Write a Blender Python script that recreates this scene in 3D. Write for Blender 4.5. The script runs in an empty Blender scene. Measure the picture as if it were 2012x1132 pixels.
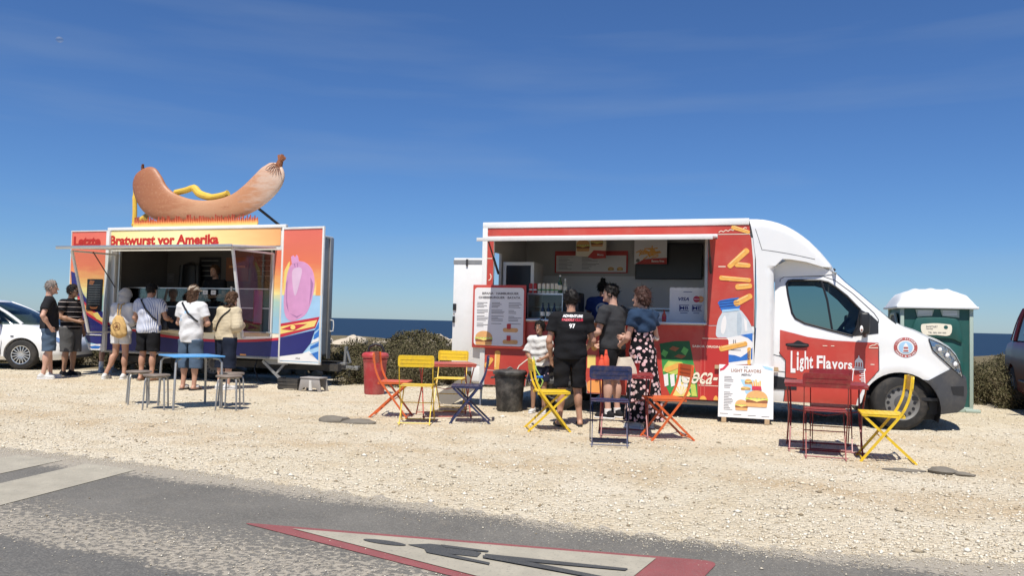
import bpy, bmesh, math, random
import numpy as np
from mathutils import Vector, Matrix
from mathutils.bvhtree import BVHTree
R = math.radians
random.seed(4); rng = np.random.default_rng(4)
sc = bpy.context.scene
COL = sc.collection

# ---------------------------------------------------------------- camera, sky, sun, exposure
EYE = 1.25
F_PX, W_PX = 1600.0, 2012.0
cam_d = bpy.data.cameras.new('camera'); cam = bpy.data.objects.new('camera', cam_d); COL.objects.link(cam)
cam_d.sensor_width = 36.0; cam_d.lens = 36.0 * F_PX / W_PX
cam_d.clip_start = 0.1; cam_d.clip_end = 200000
pitch = math.atan(66.6 / F_PX); roll = R(1.35)
cam.matrix_world = (Matrix.Translation((0, 0, EYE)) @ Matrix.Rotation(R(90) + pitch, 4, 'X') @ Matrix.Rotation(roll, 4, 'Z'))
sc.camera = cam

SUN_EL, SUN_AZ = R(63), R(10)          # shadows run away from the camera, a little to the right
sun_dir = Vector((math.sin(SUN_AZ) * math.cos(SUN_EL), math.cos(SUN_AZ) * math.cos(SUN_EL), -math.sin(SUN_EL)))
sd = bpy.data.lights.new('sun', 'SUN'); sd.energy = 5.0; sd.angle = R(0.53); sd.color = (1.0, 0.95, 0.87)
so = bpy.data.objects.new('sun', sd); COL.objects.link(so); so.location = (0, 0, 30)
so.rotation_euler = sun_dir.to_track_quat('-Z', 'Y').to_euler()

wd = bpy.data.worlds.new('World'); sc.world = wd; wd.use_nodes = True
nt = wd.node_tree; nt.nodes.clear()
wo = nt.nodes.new('ShaderNodeOutputWorld'); bg = nt.nodes.new('ShaderNodeBackground')
sky = nt.nodes.new('ShaderNodeTexSky'); sky.sky_type = 'NISHITA'; sky.sun_disc = False
sky.sun_elevation = SUN_EL; sky.sun_rotation = math.pi + SUN_AZ
sky.altitude = 60; sky.air_density = 1.0; sky.dust_density = 0.1; sky.ozone_density = 10.0
bg.inputs['Strength'].default_value = 0.078
# thin cirrus streaks high in the blue
tc = nt.nodes.new('ShaderNodeTexCoord'); mp = nt.nodes.new('ShaderNodeMapping')
mp.inputs['Rotation'].default_value = (0, R(9), R(12)); mp.inputs['Scale'].default_value = (1.0, 1.0, 9.0)
nz = nt.nodes.new('ShaderNodeTexNoise'); nz.inputs['Scale'].default_value = 1.7; nz.inputs['Detail'].default_value = 5; nz.inputs['Roughness'].default_value = 0.5
cr = nt.nodes.new('ShaderNodeMapRange'); cr.inputs[1].default_value = 0.54; cr.inputs[2].default_value = 0.80; cr.inputs[3].default_value = 0.0; cr.inputs[4].default_value = 0.17
mx = nt.nodes.new('ShaderNodeMixRGB'); mx.inputs[2].default_value = (4.6, 5.4, 6.2, 1)
nt.links.new(tc.outputs['Generated'], mp.inputs[0]); nt.links.new(mp.outputs[0], nz.inputs['Vector'])
nt.links.new(nz.outputs['Fac'], cr.inputs[0]); nt.links.new(cr.outputs[0], mx.inputs[0])
tn = nt.nodes.new('ShaderNodeMixRGB'); tn.blend_type = 'MULTIPLY'; tn.inputs[0].default_value = 1.0; tn.inputs[2].default_value = (0.77, 0.94, 1.15, 1)   # a clear, deep blue maritime sky
nt.links.new(sky.outputs[0], tn.inputs[1]); nt.links.new(tn.outputs[0], mx.inputs[1]); nt.links.new(mx.outputs[0], bg.inputs[0]); nt.links.new(bg.outputs[0], wo.inputs[0])

sc.view_settings.view_transform = 'Standard'; sc.view_settings.look = 'None'
sc.view_settings.exposure = 0.2; sc.view_settings.gamma = 1.0; sc.view_settings.use_curve_mapping = False
sc.cycles.max_bounces = 8; sc.cycles.transparent_max_bounces = 16
sc.cycles.use_denoising = True

# ---------------------------------------------------------------- helpers: naming, meshes
def tag(o, label=None, cat=None, group=None, kind=None):
    if label: o['label'] = label
    if cat: o['category'] = cat
    if group: o['group'] = group
    if kind: o['kind'] = kind
    return o
def thing(name, label, cat, loc=(0, 0, 0), rz=0.0, group=None):
    o = bpy.data.objects.new(name, None); COL.objects.link(o)
    o.location = loc; o.rotation_euler = (0, 0, rz); o.empty_display_size = 0.1
    return tag(o, label, cat, group)
def copy_tree(o, parent=None):
    c = o.copy(); COL.objects.link(c)
    if parent: c.parent = parent
    for ch in list(o.children): copy_tree(ch, c)
    return c
def basis(d):
    d = Vector(d).normalized()
    a = Vector((0, 0, 1)) if abs(d.z) < 0.9 else Vector((1, 0, 0))
    x = a.cross(d).normalized(); return x, d.cross(x), d

class MB:
    def __init__(s): s.v = []; s.f = []
    def add(s, V, Fc):
        n = len(s.v); s.v += [tuple(p) for p in V]; s.f += [tuple(i + n for i in q) for q in Fc]; return s
    def box(s, x0, x1, y0, y1, z0, z1, M=None):
        V = [Vector((x, y, z)) for x in (x0, x1) for y in (y0, y1) for z in (z0, z1)]
        if M is not None: V = [M @ p for p in V]
        return s.add(V, [(0, 1, 3, 2), (4, 6, 7, 5), (0, 4, 5, 1), (2, 3, 7, 6), (0, 2, 6, 4), (1, 5, 7, 3)])
    def bar(s, p0, p1, w, t, up=(0, 0, 1)):
        p0 = Vector(p0); p1 = Vector(p1); d = (p1 - p0); L = d.length; d.normalize()
        x = Vector(up).cross(d)
        if x.length < 1e-4: x = Vector((1, 0, 0)).cross(d)
        x.normalize(); y = d.cross(x)
        V = [p0 + d * (L * k) + x * (w / 2 * a) + y * (t / 2 * b) for k in (0, 1) for a in (-1, 1) for b in (-1, 1)]
        return s.add(V, [(0, 1, 3, 2), (4, 6, 7, 5), (0, 4, 5, 1), (2, 3, 7, 6), (0, 2, 6, 4), (1, 5, 7, 3)])
    def cyl(s, p0, p1, r0, r1=None, n=14, caps=True):
        r1 = r0 if r1 is None else r1
        p0 = Vector(p0); p1 = Vector(p1); x, y, d = basis(p1 - p0)
        V = []
        for p, r in ((p0, r0), (p1, r1)):
            V += [p + x * (r * math.cos(2 * math.pi * i / n)) + y * (r * math.sin(2 * math.pi * i / n)) for i in range(n)]
        Fc = [(i, (i + 1) % n, n + (i + 1) % n, n + i) for i in range(n)]
        if caps: Fc += [tuple(reversed(range(n))), tuple(range(n, 2 * n))]
        return s.add(V, Fc)
    def tube(s, pts, r, n=7):
        pts = [Vector(p) for p in pts]; m = len(pts); V = []; X = None
        rr = r if hasattr(r, '__len__') else [r] * m
        for i, p in enumerate(pts):
            d = (pts[min(i + 1, m - 1)] - pts[max(i - 1, 0)]).normalized()
            if X is None: X, Y, _ = basis(d)
            else:
                X = (X - d * X.dot(d)).normalized(); Y = d.cross(X)
            V += [p + X * (rr[i] * math.cos(2 * math.pi * k / n)) + Y * (rr[i] * math.sin(2 * math.pi * k / n)) for k in range(n)]
        Fc = [(i * n + k, i * n + (k + 1) % n, (i + 1) * n + (k + 1) % n, (i + 1) * n + k) for i in range(m - 1) for k in range(n)]
        Fc += [tuple(reversed(range(n))), tuple(range((m - 1) * n, m * n))]
        return s.add(V, Fc)
    def prism(s, pts, y0, y1):
        """closed outline in (x, z), extruded from y0 (towards the viewer) to y1"""
        n = len(pts)
        a = sum(pts[i][0] * pts[(i + 1) % n][1] - pts[(i + 1) % n][0] * pts[i][1] for i in range(n))
        if a < 0: pts = pts[::-1]
        V = [(u, y0, z) for u, z in pts] + [(u, y1, z) for u, z in pts]
        Fc = [tuple(range(n)), tuple(reversed(range(n, 2 * n)))] + [(i, n + i, n + (i + 1) % n, (i + 1) % n) for i in range(n)]
        return s.add(V, Fc)
    def lathe(s, prof, n=20, c=(0, 0, 0), M=None, caps=True):
        V = []; m = len(prof)
        for r, z in prof:
            for i in range(n):
                p = Vector((r * math.cos(2 * math.pi * i / n), r * math.sin(2 * math.pi * i / n), z))
                if M is not None: p = M @ p
                V.append(p + Vector(c))
        Fc = [(j * n + i, j * n + (i + 1) % n, (j + 1) * n + (i + 1) % n, (j + 1) * n + i) for j in range(m - 1) for i in range(n)]
        if caps: Fc += [tuple(reversed(range(n))), tuple(range((m - 1) * n, m * n))]
        return s.add(V, Fc)
    def ell(s, c, r, n=14, m=8):
        V = []; c = Vector(c)
        for j in range(m + 1):
            t = math.pi * j / m
            for i in range(n):
                a = 2 * math.pi * i / n
                V.append(c + Vector((r[0] * math.sin(t) * math.cos(a), r[1] * math.sin(t) * math.sin(a), r[2] * math.cos(t))))
        return s.add(V, [(j * n + i, (j + 1) * n + i, (j + 1) * n + (i + 1) % n, j * n + (i + 1) % n) for j in range(m) for i in range(n)])
    def build(s, name, mat, parent=None, smooth=False, bevel=0.0, seg=2, ang=35):
        me = bpy.data.meshes.new(name); me.from_pydata(s.v, [], s.f)
        if bevel > 0:
            bm = bmesh.new(); bm.from_mesh(me)
            bmesh.ops.remove_doubles(bm, verts=bm.verts, dist=1e-5)
            es = [e for e in bm.edges if len(e.link_faces) == 2 and e.calc_face_angle(0) > R(30)]
            bmesh.ops.bevel(bm, geom=es, offset=bevel, segments=seg, affect='EDGES', profile=0.5, clamp_overlap=True)
            bm.to_mesh(me); bm.free(); smooth = True
        return finish(me, name, mat, parent, smooth, ang)

def finish(me, name, mat, parent=None, smooth=True, ang=35):
    me.validate(); me.update()
    if mat is not None: me.materials.append(mat)
    if smooth:
        me.polygons.foreach_set('use_smooth', [True] * len(me.polygons))
        if ang < 180: me.set_sharp_from_angle(angle=R(ang))
    o = bpy.data.objects.new(name, me); COL.objects.link(o)
    if parent: o.parent = parent
    return o
def nmesh(name, V, Fq, mat, parent=None, smooth=True, ang=180):
    """mesh from numpy arrays: V (n,3), Fq (m,k) all faces with k corners"""
    me = bpy.data.meshes.new(name); V = np.asarray(V, np.float32); Fq = np.asarray(Fq, np.int32); k = Fq.shape[1]
    me.vertices.add(len(V)); me.vertices.foreach_set('co', V.ravel())
    me.loops.add(Fq.size); me.loops.foreach_set('vertex_index', Fq.ravel())
    me.polygons.add(len(Fq)); me.polygons.foreach_set('loop_start', np.arange(len(Fq), dtype=np.int32) * k)
    me.update(calc_edges=True)
    return finish(me, name, mat, parent, smooth, ang)

def catmull(pts, n=5, closed=True):
    P = [Vector(p) for p in pts]; m = len(P); out = []
    for i in range(m if closed else m - 1):
        g = (lambda k: P[k % m]) if closed else (lambda k: P[max(0, min(m - 1, k))])
        a, b, c, d = g(i - 1), g(i), g(i + 1), g(i + 2)
        for j in range(n):
            t = j / n
            out.append(0.5 * ((2 * b) + (c - a) * t + (2 * a - 5 * b + 4 * c - d) * t * t + (3 * b - a - 3 * c + d) * t ** 3))
    if not closed: out.append(P[-1])
    return [tuple(p) for p in out]
def rrect(u0, z0, u1, z1, r, n=5):
    out = []
    for cx, cz, a0 in ((u1 - r, z0 + r, -90), (u1 - r, z1 - r, 0), (u0 + r, z1 - r, 90), (u0 + r, z0 + r, 180)):
        for i in range(n + 1):
            a = R(a0 + 90 * i / n); out.append((cx + r * math.cos(a), cz + r * math.sin(a)))
    return out
def disc(cu, cz, ru, rz=None, n=28, a0=0, a1=360):
    rz = ru if rz is None else rz
    full = abs(a1 - a0) >= 360; m = n if full else n + 1
    return [(cu + ru * math.cos(R(a0 + (a1 - a0) * i / n)), cz + rz * math.sin(R(a0 + (a1 - a0) * i / n))) for i in range(m)]
def stroke(p0, p1, w0, w1=None, n=5, wob=0.0):
    """a rounded bar outline between two points"""
    w1 = w0 if w1 is None else w1
    a = Vector(p0); b = Vector(p1); d = (b - a).normalized(); q = Vector((-d.y, d.x)); out = []
    for i in range(n + 1):
        t = R(90 + 180 * i / n); out.append(a + q * (math.sin(t) * w0 / 2) + d * (math.cos(t) * w0 / 2 * 0.7))
    for i in range(n + 1):
        t = R(-90 + 180 * i / n); out.append(b + q * (math.sin(t) * w1 / 2) + d * (math.cos(t) * w1 / 2 * 0.7))
    return [(p.x, p.y) for p in out]
def ribbon(pts, w):
    """outline of a flat ribbon along a 2-D polyline, w may be a list"""
    P = [Vector(p) for p in pts]; m = len(P); ww = w if hasattr(w, '__len__') else [w] * m; A = []; B = []
    for i in range(m):
        d = (P[min(i + 1, m - 1)] - P[max(i - 1, 0)]).normalized(); q = Vector((-d.y, d.x))
        A.append(P[i] + q * ww[i] / 2); B.append(P[i] - q * ww[i] / 2)
    return A, B
def ribbon_mb(mb, pts, w, y0, y1):
    A, B = ribbon(pts, w); m = len(A)
    V = [(p.x, y, p.y) for y in (y0, y1) for p in A + B]
    Fc = []
    for i in range(m - 1):
        Fc += [(i, i + 1, m + i + 1, m + i), (2 * m + i, 3 * m + i, 3 * m + i + 1, 2 * m + i + 1),
               (i, 2 * m + i, 2 * m + i + 1, i + 1), (m + i, m + i + 1, 3 * m + i + 1, 3 * m + i)]
    Fc += [(0, m, 3 * m, 2 * m), (m - 1, 3 * m - 1, 4 * m - 1, 2 * m - 1)]
    return mb.add(V, Fc)

_fc = {}
def text_geo(s, bold=0.0, shear=0.0, space=1.0):
    key = (s, bold, shear, space)
    if key in _fc: return _fc[key]
    cu = bpy.data.curves.new('lettering', 'FONT'); cu.body = s; cu.size = 1.0; cu.offset = bold; cu.shear = shear
    cu.resolution_u = 3; cu.space_character = space; cu.fill_mode = 'FRONT'
    o = bpy.data.objects.new('lettering', cu); COL.objects.link(o)
    dg = bpy.context.evaluated_depsgraph_get(); me = bpy.data.meshes.new_from_object(o.evaluated_get(dg))
    V = [tuple(v.co) for v in me.vertices]; Fc = [tuple(p.vertices) for p in me.polygons]
    bpy.data.objects.remove(o); bpy.data.curves.remove(cu); bpy.data.meshes.remove(me)
    _fc[key] = (V, Fc); return V, Fc
def text_mb(mb, s, u0, z0, w, h, y=0.0, bold=0.02, shear=0.0, space=1.0, fn=None):
    """lettering fitted in the box (u0, z0, w, h) of an upright plane facing -y"""
    V, Fc = text_geo(s, bold, shear, space)
    if not V: return mb
    xs = [v[0] for v in V]; ys = [v[1] for v in V]
    x0, x1, y0, y1 = min(xs), max(xs), min(ys), max(ys)
    P = [(u0 + (v[0] - x0) / (x1 - x0) * w, y, z0 + (v[1] - y0) / (y1 - y0) * h) for v in V]
    if fn: P = [fn(p) for p in P]
    return mb.add(P, Fc)

# ---------------------------------------------------------------- materials
def mat(name, col, rough=0.55, metal=0.0, var=0.06, scale=5.0, bump=0.0, bscale=80.0, dirt=None, dirt_amt=0.0, dscale=3.0, coat=0.0, spec=0.5):
    m = bpy.data.materials.new(name); m.use_nodes = True; n = m.node_tree; b = n.nodes['Principled BSDF']
    b.inputs['Roughness'].default_value = rough; b.inputs['Metallic'].default_value = metal
    b.inputs['Coat Weight'].default_value = coat; b.inputs['Coat Roughness'].default_value = 0.06; b.inputs['Specular IOR Level'].default_value = spec
    t = n.nodes.new('ShaderNodeTexCoord')
    a = n.nodes.new('ShaderNodeTexNoise'); a.inputs['Scale'].default_value = scale; a.inputs['Detail'].default_value = 5
    n.links.new(t.outputs['Object'], a.inputs['Vector'])
    r = n.nodes.new('ShaderNodeMixRGB'); r.inputs[1].default_value = tuple(c * (1 - var) for c in col) + (1,)
    r.inputs[2].default_value = tuple(min(1, c * (1 + var)) for c in col) + (1,)
    n.links.new(a.outputs['Fac'], r.inputs[0]); last = r.outputs[0]
    if dirt:
        d = n.nodes.new('ShaderNodeTexNoise'); d.inputs['Scale'].default_value = dscale; d.inputs['Detail'].default_value = 8; d.inputs['Roughness'].default_value = 0.7
        n.links.new(t.outputs['Object'], d.inputs['Vector'])
        k = n.nodes.new('ShaderNodeMapRange'); k.inputs[1].default_value = 0.45; k.inputs[2].default_value = 0.75; k.inputs[4].default_value = dirt_amt
        n.links.new(d.outputs['Fac'], k.inputs[0])
        e = n.nodes.new('ShaderNodeMixRGB'); e.inputs[2].default_value = dirt + (1,); n.links.new(k.outputs[0], e.inputs[0]); n.links.new(last, e.inputs[1]); last = e.outputs[0]
    n.links.new(last, b.inputs['Base Color'])
    if bump > 0:
        q = n.nodes.new('ShaderNodeTexNoise'); q.inputs['Scale'].default_value = bscale; q.inputs['Detail'].default_value = 4
        n.links.new(t.outputs['Object'], q.inputs['Vector'])
        w = n.nodes.new('ShaderNodeBump'); w.inputs['Strength'].default_value = bump; w.inputs['Distance'].default_value = 0.01
        n.links.new(q.outputs['Fac'], w.inputs['Height']); n.links.new(w.outputs[0], b.inputs['Normal'])
    return m
def grad_print(name, stops, z0, z1, axis=2, rough=0.5):
    """a printed colour gradient (ink on a panel), over one object axis"""
    m = bpy.data.materials.new(name); m.use_nodes = True; n = m.node_tree; b = n.nodes['Principled BSDF']; b.inputs['Roughness'].default_value = rough
    t = n.nodes.new('ShaderNodeTexCoord'); s = n.nodes.new('ShaderNodeSeparateXYZ'); n.links.new(t.outputs['Object'], s.inputs[0])
    nz = n.nodes.new('ShaderNodeTexNoise'); nz.inputs['Scale'].default_value = 2.5; nz.inputs['Detail'].default_value = 6
    mpn = n.nodes.new('ShaderNodeMapping'); mpn.inputs['Scale'].default_value = (1, 1, 5); n.links.new(t.outputs['Object'], mpn.inputs[0]); n.links.new(mpn.outputs[0], nz.inputs['Vector'])
    r = n.nodes.new('ShaderNodeMapRange'); r.inputs[1].default_value = z0; r.inputs[2].default_value = z1
    n.links.new(s.outputs[axis], r.inputs[0])
    ad = n.nodes.new('ShaderNodeMath'); ad.operation = 'MULTIPLY_ADD'; ad.inputs[1].default_value = 0.14; n.links.new(nz.outputs['Fac'], ad.inputs[0])
    sb = n.nodes.new('ShaderNodeMath'); sb.operation = 'SUBTRACT'; sb.inputs[1].default_value = 0.07; n.links.new(r.outputs[0], ad.inputs[2]); n.links.new(ad.outputs[0], sb.inputs[0])
    c = n.nodes.new('ShaderNodeValToRGB'); e = c.color_ramp.elements
    while len(e) < len(stops): e.new(0.5)
    for i, (p, q) in enumerate(stops): e[i].position = p; e[i].color = q + (1,)
    n.links.new(sb.outputs[0], c.inputs[0]); n.links.new(c.outputs[0], b.inputs['Base Color'])
    return m
def glass(name, tint=(0.55, 0.72, 0.72), gl=0.02):
    m = bpy.data.materials.new(name); m.use_nodes = True; n = m.node_tree; n.nodes.clear()
    o = n.nodes.new('ShaderNodeOutputMaterial'); t = n.nodes.new('ShaderNodeBsdfTransparent'); t.inputs[0].default_value = tint + (1,)
    g = n.nodes.new('ShaderNodeBsdfGlossy'); g.inputs['Roughness'].default_value = gl
    f = n.nodes.new('ShaderNodeFresnel'); f.inputs[0].default_value = 1.45; x = n.nodes.new('ShaderNodeMixShader')
    n.links.new(f.outputs[0], x.inputs[0]); n.links.new(t.outputs[0], x.inputs[1]); n.links.new(g.outputs[0], x.inputs[2]); n.links.new(x.outputs[0], o.inputs[0])
    return m
def fabric(name, col, kind=None, col2=(0, 0, 0), scale=10.0, width=0.5, axis='X', bump=0.6):
    m = bpy.data.materials.new(name); m.use_nodes = True; n = m.node_tree; b = n.nodes['Principled BSDF']; b.inputs['Roughness'].default_value = 0.9
    b.inputs['Specular IOR Level'].default_value = 0.15
    t = n.nodes.new('ShaderNodeTexCoord')
    nz = n.nodes.new('ShaderNodeTexNoise'); nz.inputs['Scale'].default_value = 7; nz.inputs['Detail'].default_value = 3; n.links.new(t.outputs['Object'], nz.inputs['Vector'])
    mixc = n.nodes.new('ShaderNodeMixRGB'); mixc.inputs[1].default_value = col + (1,); mixc.inputs[2].default_value = col2 + (1,)
    if kind == 'stripes':
        s = n.nodes.new('ShaderNodeSeparateXYZ'); n.links.new(t.outputs['Object'], s.inputs[0])
        a = n.nodes.new('ShaderNodeMath'); a.operation = 'MULTIPLY'; a.inputs[1].default_value = scale; n.links.new(s.outputs['XYZ'.index(axis)], a.inputs[0])
        f = n.nodes.new('ShaderNodeMath'); f.operation = 'FRACT'; n.links.new(a.outputs[0], f.inputs[0])
        g = n.nodes.new('ShaderNodeMath'); g.operation = 'LESS_THAN'; g.inputs[1].default_value = width; n.links.new(f.outputs[0], g.inputs[0])
        n.links.new(g.outputs[0], mixc.inputs[0])
    elif kind == 'floral':
        v = n.nodes.new('ShaderNodeTexVoronoi'); v.inputs['Scale'].default_value = scale; n.links.new(t.outputs['Object'], v.inputs['Vector'])
        nd = n.nodes.new('ShaderNodeTexNoise'); nd.inputs['Scale'].default_value = 60; n.links.new(t.outputs['Object'], nd.inputs['Vector'])
        ad = n.nodes.new('ShaderNodeMath'); ad.operation = 'MULTIPLY_ADD'; ad.inputs[1].default_value = 0.22; n.links.new(nd.outputs['Fac'], ad.inputs[0]); n.links.new(v.outputs['Distance'], ad.inputs[2])
        g = n.nodes.new('ShaderNodeMath'); g.operation = 'LESS_THAN'; g.inputs[1].default_value = width; n.links.new(ad.outputs[0], g.inputs[0])
        n.links.new(g.outputs[0], mixc.inputs[0])
        c2 = n.nodes.new('ShaderNodeMixRGB'); c2.inputs[1].default_value = col2 + (1,); c2.inputs[2].default_value = (0.75, 0.42, 0.42, 1)
        n.links.new(v.outputs['Color'], c2.inputs[0]); n.links.new(c2.outputs[0], mixc.inputs[2])
    else:
        mixc.inputs[2].default_value = tuple(c * 0.82 for c in col) + (1,); n.links.new(nz.outputs['Fac'], mixc.inputs[0])
    n.links.new(mixc.outputs[0], b.inputs['Base Color'])
    w = n.nodes.new('ShaderNodeBump'); w.inputs['Strength'].default_value = bump; w.inputs['Distance'].default_value = 0.035
    n.links.new(nz.outputs['Fac'], w.inputs['Height']); n.links.new(w.outputs[0], b.inputs['Normal'])
    return m

M = {}
M['white'] = mat('white_paint', (0.78, 0.78, 0.76), 0.35, coat=0.4, dirt=(0.5, 0.44, 0.34), dirt_amt=0.22, dscale=2.6)
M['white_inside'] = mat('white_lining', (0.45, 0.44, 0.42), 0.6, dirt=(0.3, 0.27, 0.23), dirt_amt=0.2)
M['red_wrap'] = mat('red_vinyl', (0.50, 0.055, 0.038), 0.42, var=0.08, dirt=(0.50, 0.22, 0.16), dirt_amt=0.32, dscale=2.2)
M['red_can'] = mat('dark_red_vinyl', (0.50, 0.035, 0.03), 0.42)
M['cream_print'] = mat('cream_print', (0.85, 0.78, 0.62), 0.5)
M['white_print'] = mat('white_print', (0.82, 0.80, 0.78), 0.5)
M['fry'] = mat('fry_print', (0.85, 0.42, 0.09), 0.5, var=0.25, scale=18)
M['fry_edge'] = mat('fry_edge_print', (0.88, 0.60, 0.24), 0.5)
M['black'] = mat('black_plastic', (0.016, 0.016, 0.018), 0.45, var=0.2)
M['grey_plastic'] = mat('grey_plastic', (0.055, 0.056, 0.06), 0.55, dirt=(0.3, 0.26, 0.2), dirt_amt=0.25)
M['rubber'] = mat('tyre_rubber', (0.020, 0.019, 0.018), 0.85, bump=0.4, bscale=60, dirt=(0.22, 0.18, 0.14), dirt_amt=0.28, dscale=5)
M['steel'] = mat('steel_wheel', (0.17, 0.165, 0.155), 0.5, 0.0, dirt=(0.2, 0.17, 0.13), dirt_amt=0.4)
M['alu'] = mat('aluminium', (0.60, 0.60, 0.58), 0.35, 0.8)
M['galv'] = mat('galvanised_steel', (0.36, 0.36, 0.35), 0.5, 0.6, dirt=(0.22, 0.19, 0.15), dirt_amt=0.4)
M['chassis'] = mat('chassis_paint', (0.03, 0.029, 0.028), 0.7, dirt=(0.2, 0.16, 0.11), dirt_amt=0.4)
M['glass'] = glass('cab_glass', (0.50, 0.60, 0.58))
M['clear'] = glass('clear_glass', (0.86, 0.90, 0.88))
M['tint'] = glass('smoky_glass', (0.72, 0.60, 0.60))
M['chrome'] = mat('headlight_reflector', (0.75, 0.76, 0.78), 0.12, 0.9, bump=0.8, bscale=18)
M['dark'] = mat('dark_trim', (0.03, 0.03, 0.032), 0.6)
M['seat'] = mat('seat_cloth', (0.045, 0.045, 0.05), 0.9)
M['screen'] = mat('blank_screen', (0.012, 0.012, 0.015), 0.3)
M['navy_print'] = mat('navy_print', (0.022, 0.025, 0.16), 0.45, var=0.12)
M['blue_print'] = mat('blue_print', (0.03, 0.16, 0.52), 0.5, var=0.3, scale=9)
M['lightblue_print'] = mat('pale_blue_print', (0.36, 0.58, 0.78), 0.5, var=0.15)
M['crimson_print'] = mat('crimson_print', (0.55, 0.03, 0.06), 0.5, var=0.1)
M['orange_print'] = mat('orange_print', (0.85, 0.36, 0.10), 0.5, var=0.12)
M['yellow_print'] = mat('yellow_print', (0.86, 0.66, 0.20), 0.5, var=0.1)
M['pink_print'] = mat('pink_print', (0.68, 0.33, 0.56), 0.5, var=0.16, scale=7)
M['green_print'] = mat('green_print', (0.05, 0.30, 0.07), 0.45, var=0.4, scale=9)
M['lime_print'] = mat('lime_print', (0.55, 0.62, 0.12), 0.45, var=0.3, scale=12)
M['dark_green_print'] = mat('dark_green_print', (0.015, 0.10, 0.035), 0.45, var=0.4, scale=9)
M['sign_red'] = mat('sign_letter_red', (0.46, 0.02, 0.012), 0.5)
M['ink'] = mat('dark_ink', (0.03, 0.028, 0.03), 0.6)
M['grey_ink'] = mat('grey_ink', (0.16, 0.15, 0.15), 0.6)
M['paper'] = mat('poster_paper', (0.76, 0.75, 0.74), 0.6)
M['brown_print'] = mat('brown_print', (0.28, 0.10, 0.04), 0.5, var=0.25, scale=30)
M['bun_print'] = mat('bun_print', (0.72, 0.38, 0.14), 0.5, var=0.2, scale=30)
M['skin'] = mat('skin_tan', (0.46, 0.25, 0.165), 0.55, var=0.08, scale=12)
M['skin2'] = mat('skin_light', (0.55, 0.32, 0.23), 0.55, var=0.08, scale=12)
M['skin3'] = mat('skin_brown', (0.33, 0.18, 0.11), 0.55, var=0.08, scale=12)
M['eye'] = mat('eye_white', (0.6, 0.58, 0.56), 0.3)
M['lip'] = mat('lips', (0.30, 0.10, 0.08), 0.5)
def chair_paint(n, c): return mat(n, c, 0.42, var=0.14, scale=14, dirt=(0.22, 0.13, 0.07), dirt_amt=0.45, dscale=16)
M['c_yellow'] = chair_paint('yellow_enamel', (0.78, 0.52, 0.02))
M['c_orange'] = chair_paint('orange_enamel', (0.66, 0.12, 0.025))
M['c_blue'] = chair_paint('blue_enamel', (0.010, 0.022, 0.085))
M['c_red'] = chair_paint('red_enamel', (0.24, 0.018, 0.022))
M['c_coral'] = chair_paint('coral_enamel', (0.46, 0.085, 0.055))
M['sky_plastic'] = mat('sky_blue_laminate', (0.10, 0.34, 0.66), 0.4)

def sheet_mesh(name, outer, holes, yfun, off, material, parent, step=0.06, du=None, smooth=True):
    """a panel outlined in (u, z), cut into a fine grid and laid on the surface y = yfun(u, z) - off"""
    bm = bmesh.new(); es = []
    for loop in [outer] + list(holes):
        vs = [bm.verts.new((u, 0, z)) for u, z in loop]
        es += [bm.edges.new((vs[i], vs[(i + 1) % len(vs)])) for i in range(len(vs))]
    bmesh.ops.triangle_fill(bm, use_beauty=True, use_dissolve=False, edges=es, normal=(0, -1, 0))
    us = [p[0] for p in outer]; zs = [p[1] for p in outer]; du = du or step
    def cut(no, a, b, st):
        k = math.ceil(a / st) * st
        while k < b:
            bmesh.ops.bisect_plane(bm, geom=bm.verts[:] + bm.edges[:] + bm.faces[:], dist=1e-5, plane_co=Vector(no) * k, plane_no=no); k += st
    cut((1, 0, 0), min(us), max(us), du); cut((0, 0, 1), min(zs), max(zs), step)
    for f in bm.faces:
        f.normal_update()
        if f.normal.y > 0: f.normal_flip()
    for v in bm.verts: v.co.y = yfun(v.co.x, v.co.z) - off
    me = bpy.data.meshes.new(name); bm.to_mesh(me); bm.free()
    return finish(me, name, material, parent, smooth, 60)
# ---------------------------------------------------------------- ground, road, sea
def node_mat(name):
    m = bpy.data.materials.new(name); m.use_nodes = True; return m, m.node_tree, m.node_tree.nodes['Principled BSDF']
def N(n, typ, **kw):
    x = n.nodes.new(typ)
    for k, v in kw.items():
        if k.startswith('i'): x.inputs[int(k[1:])].default_value = v
        else: setattr(x, k, v)
    return x
def noise(n, vec, sc_, det=6, rough=0.55):
    a = n.nodes.new('ShaderNodeTexNoise'); a.inputs['Scale'].default_value = sc_; a.inputs['Detail'].default_value = det; a.inputs['Roughness'].default_value = rough
    n.links.new(vec, a.inputs['Vector']); return a.outputs['Fac']
def mr(n, v, a, b, c=0.0, d=1.0, smooth=False):
    x = n.nodes.new('ShaderNodeMapRange'); x.inputs[1].default_value = a; x.inputs[2].default_value = b; x.inputs[3].default_value = c; x.inputs[4].default_value = d
    if smooth: x.interpolation_type = 'SMOOTHSTEP'
    n.links.new(v, x.inputs[0]); return x.outputs[0]
def mixc(n, f, a, b):
    x = n.nodes.new('ShaderNodeMixRGB')
    for i, v in ((0, f), (1, a), (2, b)):
        if isinstance(v, tuple): x.inputs[i].default_value = v + (1,)
        elif isinstance(v, (int, float)): x.inputs[i].default_value = v
        else: n.links.new(v, x.inputs[i])
    return x.outputs[0]
def mth(n, op, a, b=None):
    x = n.nodes.new('ShaderNodeMath'); x.operation = op
    for i, v in ((0, a), (1, b)):
        if v is None: continue
        if isinstance(v, (int, float)): x.inputs[i].default_value = v
        else: n.links.new(v, x.inputs[i])
    return x.outputs[0]

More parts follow.
